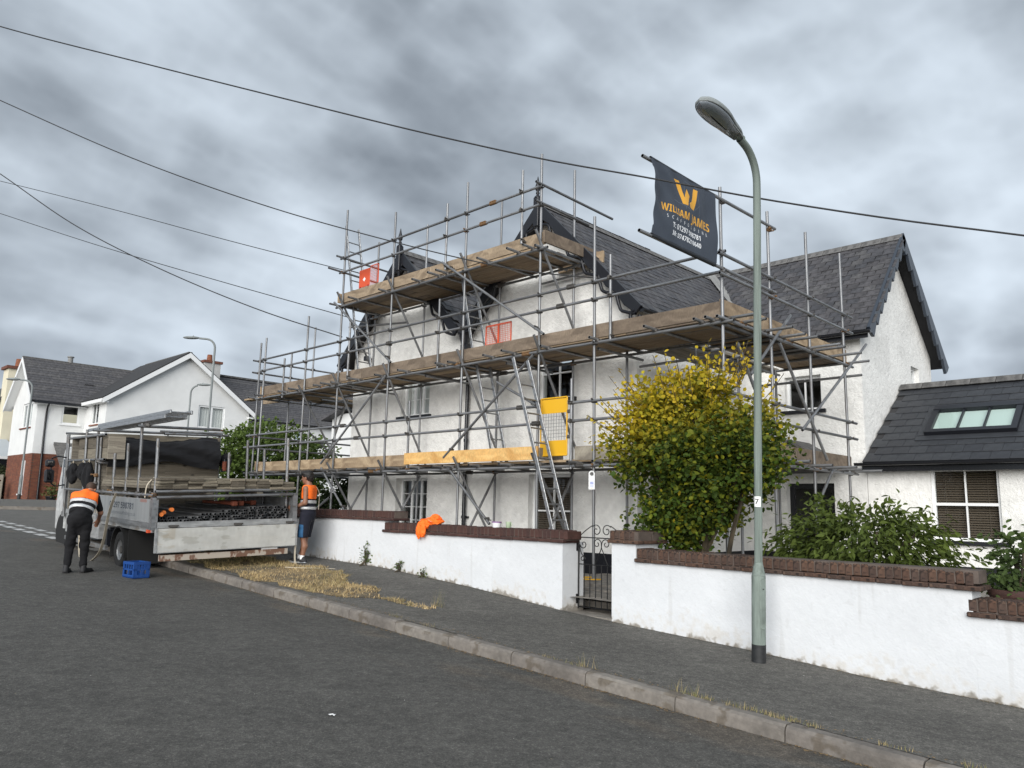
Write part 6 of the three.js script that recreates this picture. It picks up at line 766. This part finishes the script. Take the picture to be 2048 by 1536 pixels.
  // right range and chimney
  part('right_wall', wx(rect(23.6, 36, G - .5, 7.3), [rect(28.2, 29.0, 5.9, 6.9)], XW + 1.2), M.smooth, h); windowPart(h, { at: [XW + 1.2, 5.9, -28.2], ry: faceX, w: .8, h: 1.0, cols: 1, rows: 1, recess: .05, frame: .1, sill: M.whitePaint }); { const a = [XW + 1.6, 7.2], b = [-52.2, 10.45], d = V(b[0] - a[0], b[1] - a[1], 0); part('roof', thick([[a[0], a[1], -23], [a[0], a[1], -36.5], [b[0], b[1], -36.5], [b[0], b[1], -22]], .1), M.felt, h); courses(h, 'roof_tiles', V(a[0], a[1], -22.6), V(0, 0, -1), d.clone().normalize(), 13.8, d.length(), 9, farSlate, r); part('ridge', metreUV(bx(b[0] - .12, b[0] + .12, b[1], b[1] + .12, -36.5, -22)), M.ridge, h); }
  const ch = sub('chimney', h); part('stack', metreUV(bx(-51.9, -50.6, 9.3, 11.0, -23.3, -22.2)), std({ map: roughcast, color: lin(.5, .5, .5) }), ch); part('cap', metreUV(bx(-52.0, -50.5, 11.0, 11.16, -23.4, -22.1)), M.redBrick[3], ch); part('pot', new THREE.CylinderGeometry(.16, .2, .5, 12).translate(-51.2, 11.4, -22.75), M.terracotta, ch); part('flashing', bx(-52, -50.5, 9.2, 9.6, -23.36, -22.14), M.lead, ch);
  // porch
  const po = sub('porch', h); part('porch_wall', metreUV(bx(-49.98, -48.6, G - .4, 3.6, -14.95, -13.9)), M.redBrick[1], po); part('porch_roof', metreUV(thick([[-48.2, 3.5, -13.5], [-48.2, 3.5, -15.0], [-50, 4.9, -15.0], [-50, 4.9, -13.5]], .12)), M.ridge, po); part('porch_door', bx(-48.59, -48.55, G - .3, 3.3, -14.8, -14.1), M.whitePaint, po);
}
{ // cream house further left, partly hidden
  const h = thing('cream_house', 'cream house with a tall chimney behind the far corner house', 'house'), G = 1.5;
  part('wall', metreUV(merge([bx(-70, -62.2, G, 8.0, -19, -13.0), extrude([[13.0, 8.0], [19, 8.0], [16, 10.6]], 7.8).rotateY(Math.PI / 2).translate(-70, 0, 0)])), M.cream, h); part('roof', merge([thick([[-61.9, 7.8, -12.6], [-61.9, 10.9, -16], [-70.3, 10.9, -16], [-70.3, 7.8, -12.6]].reverse(), .15), thick([[-61.9, 10.9, -16], [-61.9, 7.8, -19.4], [-70.3, 7.8, -19.4], [-70.3, 10.9, -16]].reverse(), .15)]), farSlate[1], h);
  const ch = sub('chimney', h); part('stack', metreUV(bx(-62.2, -60.9, G, 10.4, -14.6, -13.2)), M.cream, ch); part('cap', metreUV(bx(-62.35, -60.75, 10.4, 10.6, -14.75, -13.05)), M.redBrick[3], ch); part('pot', new THREE.CylinderGeometry(.2, .25, .6, 10).translate(-61.5, 10.9, -13.9), M.terracotta, ch);
  windowPart(h, { at: [-62.18, 5.4, -15.3], ry: faceX, w: .9, h: 1.4, cols: 2, rows: 1, recess: -.05, frame: .1, sill: M.redBrick[0] }); 
  const g2 = thing('slate_roofed_house', 'dark roofed house at the far left edge behind the conservatory', 'house'); part('wall', metreUV(bx(-80, -72, 1.5, 7.0, -14, -9)), M.cream, g2); part('roof', merge([thick([[-71.6, 6.8, -8.6], [-74.5, 10.2, -11.5], [-80, 10.2, -11.5], [-80, 6.8, -8.6]].reverse(), .15), thick([[-71.6, 6.8, -8.6], [-71.6, 6.8, -14.4], [-74.5, 10.2, -11.5], [-74.5, 10.2, -11.5]], .15)]), farSlate[1], g2); part('chimney', metreUV(bx(-76.2, -75.2, 9.5, 11.7, -12, -11)), M.redBrick[3], g2);
  const cv = thing('conservatory', 'white framed lean-to conservatory left of the brick base', 'conservatory'); part('roof', thick([[-56.6, 4.2, -11.2], [-56.6, 4.2, -13.6], [-62, 5.9, -13.6], [-62, 5.9, -11.2]], .1), std({ color: lin(.45, .5, .55), roughness: .3 }), cv); part('frame', merge([bx(-56.7, -56.5, 1.5, 4.2, -11.2, -11.1), bx(-56.7, -56.5, 1.5, 4.2, -13.6, -13.5), bx(-56.7, -56.5, 4.05, 4.22, -13.6, -11.1), bx(-56.7, -56.5, 2.9, 3.0, -13.6, -11.1), bx(-59, -58.9, 1.5, 4.9, -11.2, -11.1)]), M.whitePaint, cv); part('pane', bx(-56.62, -56.6, 1.5, 4.1, -13.5, -11.2), M.blackGloss, cv);
}
{ // white neighbour seen past the left corner of the scaffold
  const h = thing('neighbour_house', 'white house with black downpipe seen past the left corner of the scaffold', 'house'); const G = 1.0;
  part('wall', metreUV(merge([bx(-27.5, -23.2, G - .3, 5.35, -25, -17.6)])), M.smooth, h); part('roof', merge([thick([[-22.9, 5.2, -17.2], [-22.9, 5.2, -25.3], [-25.3, 5.9, -25.3], [-25.3, 5.9, -17.2]], .12), thick([[-25.3, 5.9, -17.2], [-25.3, 5.9, -25.3], [-27.8, 5.2, -25.3], [-27.8, 5.2, -17.2]], .12)]), farSlate[0], h); part('downpipe', merge([strip([V(-23.9, 5.2, -17.3), V(-23.9, 5.0, -17.5), V(-23.9, G, -17.52)], .06, 20, 8)]), M.blackGloss, h); part('gutter', bx(-22.85, -22.75, 5.1, 5.22, -25.3, -17.2), M.blackGloss, h);
}
{ // fence, hedge, bin and pots round the far corner house
  const f = thing('timber_fence', 'grey timber fence left of the brick base of the corner house', 'fence'), r = rng(41); for (let k = 0; k < 24; k++) { const m = part('fence_board', fenceBoard, M.greyBoard[k % 2], f); m.position.set(-58.4 + k * .155, 1.35 + .85 + (r() - .5) * .03, -12.3); } part('rail', metreUV(bx(-58.5, -54.8, 1.7, 1.78, -12.36, -12.32)), M.greyBoard[1], f);
  shrub('clipped_hedge', 'dark clipped hedge above the grey fence', 'hedge', [-57.6, 1.4, -12.8], [0, 1.75, 0], [2.2, .55, .5], 1800, 401, { size: .16, shape: roundLeaf, per: 12, lo: [.03, .04, .018], hi: [.06, .08, .03] });
  const b = thing('wheelie_bin', 'dark brown wheeled bin in front of the fence', 'bin', [-53.6, roadY(-53) + .12, -11.55], -.4); part('body', (() => { const g = new THREE.BoxGeometry(.55, .95, .6, 1, 1, 1), p = g.attributes.position; for (let i = 0; i < p.count; i++) if (p.getY(i) < 0) { p.setX(i, p.getX(i) * .8); p.setZ(i, p.getZ(i) * .8); } g.computeVertexNormals(); return g.translate(0, .52, 0); })(), std({ color: lin(.10, .045, .03), roughness: .6 }), b); part('lid', chamfer(.6, .08, .68, .02).translate(0, 1.03, 0), std({ color: lin(.10, .045, .03), roughness: .6 }), b); for (const s of [-1, 1]) part('wheel', new THREE.CylinderGeometry(.1, .1, .05, 14).rotateZ(Math.PI / 2).translate(s * .26, .1, -.25), M.rubber, b);
  [['black', M.blackPaint, -48.6, -13.3, .28], ['terracotta', M.terracotta, -48.3, -13.85, .30], ['second terracotta', M.terracotta, -48.2, -14.4, .26], ['dark blue', std({ color: lin(.03, .03, .07) }), -48.0, -14.95, .24], ['large white', M.whitePaint, -47.3, -15.6, .7]].forEach(([c, m, x, z, hh], i) => { const t = shrub('plant_pot', `${c} plant pot with small shrub beside the corner house porch`, 'plant pot', [x, 1.52, z], [0, hh + .35, 0], [.35, .35, .35], i === 4 ? 30 : 260, 500 + i, { size: .10, per: 8, shape: roundLeaf, lo: [.06, .08, .02], hi: [.14, .16, .05], stems: 3 }); part('pot', new THREE.LatheGeometry([[0, -.1], [.2, -.1], [.26, hh - .05], [.29, hh - .05], [.29, hh], [0, hh - .02]].map(p => new THREE.Vector2(...p)), 16), m, t); });
}
// ---------------------------------------------------------------- people: smooth-joined tapered capsules meshed with surface nets
function surfaceNet(f, lo, hi, cell) {
  const n = [0, 1, 2].map(k => Math.ceil((hi[k] - lo[k]) / cell) + 1), [nx, ny, nz] = n, F = new Float32Array(nx * ny * nz), id = (i, j, k) => (k * ny + j) * nx + i;
  for (let k = 0; k < nz; k++) for (let j = 0; j < ny; j++) for (let i = 0; i < nx; i++) F[id(i, j, k)] = f(lo[0] + i * cell, lo[1] + j * cell, lo[2] + k * cell);
  const pos = [], vid = new Int32Array(nx * ny * nz).fill(-1), idx = [];
  for (let k = 0; k < nz - 1; k++) for (let j = 0; j < ny - 1; j++) for (let i = 0; i < nx - 1; i++) { let m = 0, sx = 0, sy = 0, sz = 0, c = 0; const v = []; for (let q = 0; q < 8; q++) { const a = F[id(i + (q & 1), j + ((q >> 1) & 1), k + (q >> 2))]; v.push(a); if (a < 0) m |= 1 << q; } if (m === 0 || m === 255) continue; for (let a = 0; a < 8; a++) for (const b of [1, 2, 4]) { if (a & b) continue; const e = a | b; if ((v[a] < 0) === (v[e] < 0)) continue; const t = v[a] / (v[a] - v[e]); sx += (a & 1) + (b === 1 ? t : 0); sy += ((a >> 1) & 1) + (b === 2 ? t : 0); sz += (a >> 2) + (b === 4 ? t : 0); c++; } vid[id(i, j, k)] = pos.length / 3; pos.push(lo[0] + (i + sx / c) * cell, lo[1] + (j + sy / c) * cell, lo[2] + (k + sz / c) * cell); }
  for (let k = 1; k < nz - 1; k++) for (let j = 1; j < ny - 1; j++) for (let i = 1; i < nx - 1; i++) { const a = F[id(i, j, k)] < 0; const q = (b, p, s, t, u, w) => { if (a === (b < 0)) return; if (p < 0 || s < 0 || t < 0 || u < 0) return; (a === w) ? idx.push(p, s, t, p, t, u) : idx.push(p, t, s, p, u, t); };
    q(F[id(i + 1, j, k)], vid[id(i, j - 1, k - 1)], vid[id(i, j, k - 1)], vid[id(i, j, k)], vid[id(i, j - 1, k)], true); q(F[id(i, j + 1, k)], vid[id(i - 1, j, k - 1)], vid[id(i - 1, j, k)], vid[id(i, j, k)], vid[id(i, j, k - 1)], true); q(F[id(i, j, k + 1)], vid[id(i - 1, j - 1, k)], vid[id(i, j - 1, k)], vid[id(i, j, k)], vid[id(i - 1, j, k)], true); }
  const g = new THREE.BufferGeometry(); g.setAttribute('position', new THREE.Float32BufferAttribute(pos, 3)); g.setIndex(idx); g.computeVertexNormals(); g.setAttribute('uv', new THREE.BufferAttribute(new Float32Array(pos.length / 3 * 2), 2)); return g;
}
const cap = (a, b, ra, rb) => { const dx = b[0] - a[0], dy = b[1] - a[1], dz = b[2] - a[2], l2 = dx * dx + dy * dy + dz * dz + 1e-9; return (x, y, z) => { const px = x - a[0], py = y - a[1], pz = z - a[2], t = clamp((px * dx + py * dy + pz * dz) / l2), ex = px - dx * t, ey = py - dy * t, ez = pz - dz * t; return Math.sqrt(ex * ex + ey * ey + ez * ez) - (ra + (rb - ra) * t); }; };
const ell = (c, r) => (x, y, z) => { const a = (x - c[0]) / r[0], b = (y - c[1]) / r[1], d = (z - c[2]) / r[2], k = Math.sqrt(a * a + b * b + d * d); return (k - 1) * Math.min(...r); };
const join = (list, k) => (x, y, z) => { let d = 1e9; for (const f of list) { const e = f(x, y, z), h = clamp(.5 + .5 * (d - e) / k); d = d * (1 - h) + e * h - k * h * (1 - h); } return d; };
const boundsOf = (pts, pad) => [[0, 1, 2].map(k => Math.min(...pts.map(p => p[k])) - pad), [0, 1, 2].map(k => Math.max(...pts.map(p => p[k])) + pad)];
// local frame of a figure: x to its left, y up, z forward
const addV = (a, b, s = 1) => [a[0] + b[0] * s, a[1] + b[1] * s, a[2] + b[2] * s];
function handShapes(w, d, palmN, side, r = .0085, curl = .5) { // w wrist, d finger direction, palmN palm normal: palm and five fingers
  const D = V(...d).normalize(), N = V(...palmN).normalize(), S = V().crossVectors(D, N).normalize().multiplyScalar(side), at = (a, b, c) => { const p = V(...w).addScaledVector(D, a).addScaledVector(S, b).addScaledVector(N, c); return p.toArray(); }; const L = [cap(at(.0, -.012, 0), at(.085, -.026, 0), .02, .014), cap(at(.0, .012, 0), at(.085, .024, 0), .02, .013), cap(at(.0, 0, 0), at(.088, 0, 0), .02, .014)]; const P = [];
  [[-.030, .066], [-.010, .076], [.010, .072], [.030, .056]].forEach(([b, l]) => { const k1 = at(.09, b, 0), k2 = at(.09 + l * .5, b * 1.1, l * .32 * curl), k3 = at(.09 + l * (.85 - .35 * curl), b * 1.1, l * .8 * curl); P.push(cap(k1, k2, r, r * .95), cap(k2, k3, r * .95, r * .8)); }); const t1 = at(.03, -.034, .006), t2 = at(.07, -.058, .02), t3 = at(.098, -.058, .034); P.push(cap(t1, t2, .0105, .0095), cap(t2, t3, .0095, .008)); return [L, P];
}
function person(label, at, ry, J, mats, extra) { // J: joints
  const t = thing('person', label, 'person', at, ry); return t;
}
function headParts(t, c, face, up, skin, hair, opts = {}) { // c: head centre, face: looking direction
  const F = V(...face).normalize(), U0 = V(...up), S = V().crossVectors(U0, F).normalize(), U = V().crossVectors(F, S).normalize(), P = (a, b, d) => V(...c).addScaledVector(S, a).addScaledVector(U, b).addScaledVector(F, d).toArray(), inv = (x, y, z) => { const q = V(x - c[0], y - c[1], z - c[2]); return [q.dot(S), q.dot(U), q.dot(F)]; };
  const E = (cc, r) => { const e = ell(cc, r); return (x, y, z) => { const q = inv(x, y, z); return e(...q); }; };
  const skull = join([E([0, .03, -.012], [.076, .088, .094]), E([0, -.045, .022], [.056, .068, .066]), E([0, -.088, .048], [.028, .026, .03])], .03);
  const nose = join([cap(P(0, .01, .088), P(0, -.03, .106), .010, .014)], .01), ears = [E([.078, -.012, -.005], [.012, .030, .018]), E([-.078, -.012, -.005], [.012, .030, .018])], lips = cap(P(-.016, -.063, .084), P(.016, -.063, .084), .008, .008), brow = cap(P(-.03, .028, .080), P(.03, .028, .080), .012, .012);
  const headF = join([skull, nose, ...ears, lips, brow], .012); const hairE = opts.hair || [E([0, .045, -.02], [.086, .088, .102])]; const hf = join(hairE.map(h => typeof h === 'function' ? h : E(...h)), .03);
  return { headF, hf, P, E };
}
function build(t, name, f, pts, pad, cell, mat) { const [lo, hi] = boundsOf(pts, pad); return part(name, surfaceNet(f, lo, hi, cell), mat, t); }
{ // worker bending over at the truck side, seen from behind
  const x0 = -13.34, z0 = -4.10, t = thing('person', 'person in orange vest and black trousers bending at the side of the truck', 'person', [x0, roadY(x0), z0], 0); t.rotation.y = Math.atan2(-.93, -.37); t.scale.set(.85, .93, .9);
  // z forward (away from the camera and towards the truck), x to the figure's left
  const hipL = [.10, .86, -.10], hipR = [-.10, .86, -.10], knL = [.13, .47, -.02], knR = [-.12, .47, .0], anL = [.14, .09, -.06], anR = [-.13, .09, -.02], pel = [0, .90, -.10], wa = [0, 1.04, -.04], ch = [-.02, 1.20, .07], sh = [-.03, 1.27, .15], sL = [.16, 1.24, .13], sR = [-.21, 1.23, .16], eL = [.18, 1.02, .30], eR = [-.30, .98, .24], wL = [-.04, .90, .42], wR = [-.26, .84, .44], nk = [-.06, 1.31, .21], hd = [-.10, 1.36, .30];
  const toe = a => [[a[0], .035, a[2] - .05], [a[0] + (a[0] < 0 ? -.11 : -.03), .03, a[2] + (a[0] < 0 ? .17 : .2)]];
  const [pL, fL] = handShapes(wL, [-.35, -.5, .6], [0, -.7, -.5], 1), [pR, fR] = handShapes(wR, [.2, -.5, .6], [.3, -.7, -.5], -1);
  const H = headParts(t, hd, [-.35, -.62, .70], [0, .8, .5], M.skin, M.hair);
  const body = join([cap(pel, wa, .12, .09), cap(wa, ch, .09, .085), cap(ch, sh, .085, .08), cap(sL, sR, .05, .05), cap(hipL, knL, .082, .058), cap(hipR, knR, .082, .058), cap(knL, anL, .058, .04), cap(knR, anR, .058, .04), cap(sL, eL, .052, .042), cap(eL, wL, .042, .03), cap(sR, eR, .052, .042), cap(eR, wR, .042, .03), cap(sh, nk, .06, .052), cap(nk, hd, .055, .055), ...pL, ...pR], .035), all = join([body, H.headF, ...fL, ...fR], .012);
  const pts = [hipL, hipR, anL, anR, sL, sR, eL, eR, wL, wR, hd, [0, 0, 0]]; build(t, 'body', all, pts, .22, .013, M.skin);
  build(t, 'hair', (x, y, z) => { const q = H.hf(x, y, z); return Math.max(q - .002, -(H.E([0, -.085, .05], [.085, .075, .12])(x, y, z))); }, [hd], .16, .010, M.hairBrown);
  const wob = (x, y, z, s, a) => (fbm(x * 9 + s, y * 9, z * 9, 2) - .5) * a;
  const trF = join([cap(pel, wa, .165, .15), cap(hipL, [.12, .47, -.03], .104, .078), cap(hipR, [-.11, .47, -.01], .104, .078), cap([.12, .47, -.03], [.13, .13, -.06], .078, .062), cap([-.11, .47, -.01], [-.12, .13, -.02], .078, .062), cap([0, .80, -.09], [0, .66, -.06], .09, .05)], .04); build(t, 'trousers', (x, y, z) => Math.max(trF(x, y, z) + wob(x, y * 1.6, z, 3, .045), y - 1.04 + z * .25, .075 - y), [hipL, hipR, anL, anR, wa, [0, .02, 0]], .2, .014, M.cloth);
  const torso = join([cap([0, .98, -.06], wa, .145, .13), cap([.07, 1.0, -.05], [.10, 1.22, .10], .125, .112), cap([-.07, 1.0, -.05], [-.15, 1.21, .12], .125, .112), cap(ch, sh, .13, .11), cap([.13, 1.23, .13], [-.18, 1.22, .15], .082, .082)], .06), sleeves = join([torso, cap(sL, [.175, 1.06, .27], .075, .066), cap(sR, [-.285, 1.04, .22], .075, .066)], .03); const ax = V(ch[0] - wa[0], ch[1] - wa[1], ch[2] - wa[2]).normalize(), al = (x, y, z) => (x - wa[0]) * ax.x + (y - wa[1]) * ax.y + (z - wa[2]) * ax.z;
  build(t, 'shirt', (x, y, z) => Math.max(sleeves(x, y, z) + .012 + wob(x, y, z, 7, .02), -.13 - al(x, y, z), al(x, y, z) - .40), [sL, sR, eL, eR, wa, pel], .2, .014, M.cloth);
  const band = (n, lo, hi, m, gr, off = 0) => build(t, n, (x, y, z) => Math.max(torso(x, y, z) + wob(x, y, z, 7, .016) - off, lo - al(x, y, z), al(x, y, z) - hi, Math.abs(x + .02) - .225), [sL, sR, wa, pel], .2, .012, m);
  band('vest', .155, .46, M.hivis, 0, .004); band('vest_lower', -.10, .155, M.cloth, 0, .002); band('reflective_band', .085, .145, M.reflective, 0, .010); band('reflective_band', -.04, .02, M.reflective, 0, .010);
  for (const a of [anL, anR]) { const [h0, h1] = toe(a); build(t, 'shoe', (x, y, z) => Math.max(join([cap(h0, h1, .048, .036), cap([a[0], .10, a[2] - .02], [a[0], .05, a[2]], .05, .05)], .03)(x, y, z), -y + .004), [h0, h1], .12, .011, M.shoe); { const so = part('sole', new THREE.BoxGeometry(.085, .02, .31), M.rubber, t); so.position.set((h0[0] + h1[0]) / 2, .014, (h0[2] + h1[2]) / 2); so.rotation.y = Math.atan2(h1[0] - h0[0], h1[2] - h0[2]); } }
}
{ // young worker standing behind the tail of the truck, in profile
  const x0 = -12.06, z0 = -7.34, t = thing('person', 'person in sleeveless orange vest and blue shorts standing at the truck tail', 'person', [x0, footY(x0, z0), z0], 0); t.rotation.y = Math.atan2(-.80, .60); t.scale.setScalar(.93);
  const hipL = [.09, .88, 0], hipR = [-.09, .88, 0], knL = [.10, .47, .03], knR = [-.10, .48, -.02], anL = [.10, .09, .02], anR = [-.13, .09, .16], pel = [0, .92, 0], wa = [0, 1.08, .02], ch = [0, 1.26, .02], sh = [0, 1.37, 0], sL = [.17, 1.36, 0], sR = [-.17, 1.36, 0], eL = [.22, 1.10, -.02], eR = [-.22, 1.10, .02], wL = [.17, 1.0, .22], wR = [-.15, 1.02, .24], nk = [0, 1.44, .02], hd = [0, 1.57, .06]; knR[2] = .06;
  const [pL, fL] = handShapes(wL, [-.2, .15, 1], [-.8, -.3, 0], -1), [pR, fR] = handShapes(wR, [.2, .1, 1], [.8, -.3, 0], 1); const H = headParts(t, hd, [0, -.12, 1], [0, 1, 0], M.skinTan, M.hair, { hair: [[[0, .05, -.02], [.092, .088, .106]], [[0, .085, .045], [.075, .038, .062]], [[0, .0, -.06], [.082, .09, .07]]] });
  const body = join([cap(pel, wa, .11, .085), cap(wa, ch, .085, .085), cap(ch, sh, .085, .08), cap(sL, sR, .05, .05), cap(hipL, knL, .075, .054), cap(hipR, knR, .075, .054), cap(knL, [.1, .3, -.01], .05, .055), cap([.1, .3, -.01], anL, .055, .036), cap(knR, [-.12, .3, .08], .05, .055), cap([-.12, .3, .08], anR, .055, .036), cap(sL, eL, .05, .04), cap(eL, wL, .04, .028), cap(sR, eR, .05, .04), cap(eR, wR, .04, .028), cap(sh, nk, .06, .05), cap(nk, [0, 1.52, .035], .05, .05), ...pL, ...pR], .035), all = join([body, H.headF, ...fL, ...fR], .012);
  build(t, 'body', all, [anL, anR, sL, sR, eL, eR, wL, wR, hd, [0, 0, 0]], .22, .013, M.skinTan); build(t, 'hair', (x, y, z) => Math.max(H.hf(x, y, z) + (fbm(x * 40, y * 40, z * 40, 2) - .5) * .02, -(H.E([0, -.075, .06], [.10, .092, .10])(x, y, z))), [hd], .17, .009, M.hair);
  const wob = (x, y, z, s, a) => (fbm(x * 9 + s, y * 9, z * 9, 2) - .5) * a; const torso = join([cap([0, .90, 0], wa, .135, .12), cap([.06, .92, 0], [.085, 1.33, 0], .11, .105), cap([-.06, .92, 0], [-.085, 1.33, 0], .11, .105), cap(ch, sh, .12, .10), cap([.12, 1.37, 0], [-.12, 1.37, 0], .07, .07)], .05); const band = (n, lo, hi, m, off) => build(t, n, (x, y, z) => Math.max(torso(x, y, z) + wob(x, y, z, 5, .016) - off, lo - y, y - hi, Math.abs(x) - .19), [sL, sR, pel, ch], .2, .012, m);
  band('vest', 1.17, 1.43, M.hivis, .004); band('vest_lower', .90, 1.17, M.navy, .0); band('reflective_band', 1.09, 1.15, M.reflective, .009); band('reflective_band', .975, 1.03, M.reflective, .009); band('shirt', .84, .97, M.navy, -.004);
  const sf = join([cap(pel, [0, .88, 0], .15, .15), cap(hipL, [.11, .50, .03], .115, .10), cap(hipR, [-.11, .50, .06], .115, .10)], .03); build(t, 'shorts', (x, y, z) => Math.max(sf(x, y, z) + wob(x, y, z, 9, .02), y - .93, .46 - y), [hipL, hipR, knL, knR, pel], .2, .013, M.navy); for (const sd of [-1, 1]) build(t, 'side_panel', (x, y, z) => Math.max(sf(x, y, z) + wob(x, y, z, 9, .02) - .004, y - .70, .462 - y, Math.abs(z - .04) - .055, .12 - sd * x), [hipL, hipR, knL, knR], .2, .013, M.shortBlue);
  for (const [a, dz] of [[anL, 1], [anR, 1]]) { const h0 = [a[0], .035, a[2] - .05], h1 = [a[0], .03, a[2] + .17]; build(t, 'sock', (x, y, z) => Math.max(cap([a[0], .16, a[2]], [a[0], .06, a[2]], .046, .048)(x, y, z), y - .14), [a], .12, .011, M.whitePaint); build(t, 'shoe', (x, y, z) => Math.max(join([cap(h0, h1, .046, .034), cap([a[0], .085, a[2] - .02], [a[0], .05, a[2]], .046, .046)], .03)(x, y, z), -y + .004), [h0, h1], .12, .011, M.shoe); part('sole', new THREE.BoxGeometry(.08, .018, .29).translate(a[0], .013, a[2] + .06), M.greyFrame, t); }
  part('lanyard', strip([V(-.10, 1.42, -.08), V(-.06, 1.3, -.17), V(-.03, 1.1, -.19), V(.0, .98, -.2)], .004, 16, 5), M.strap, t);
}
renderer.render(scene, camera);
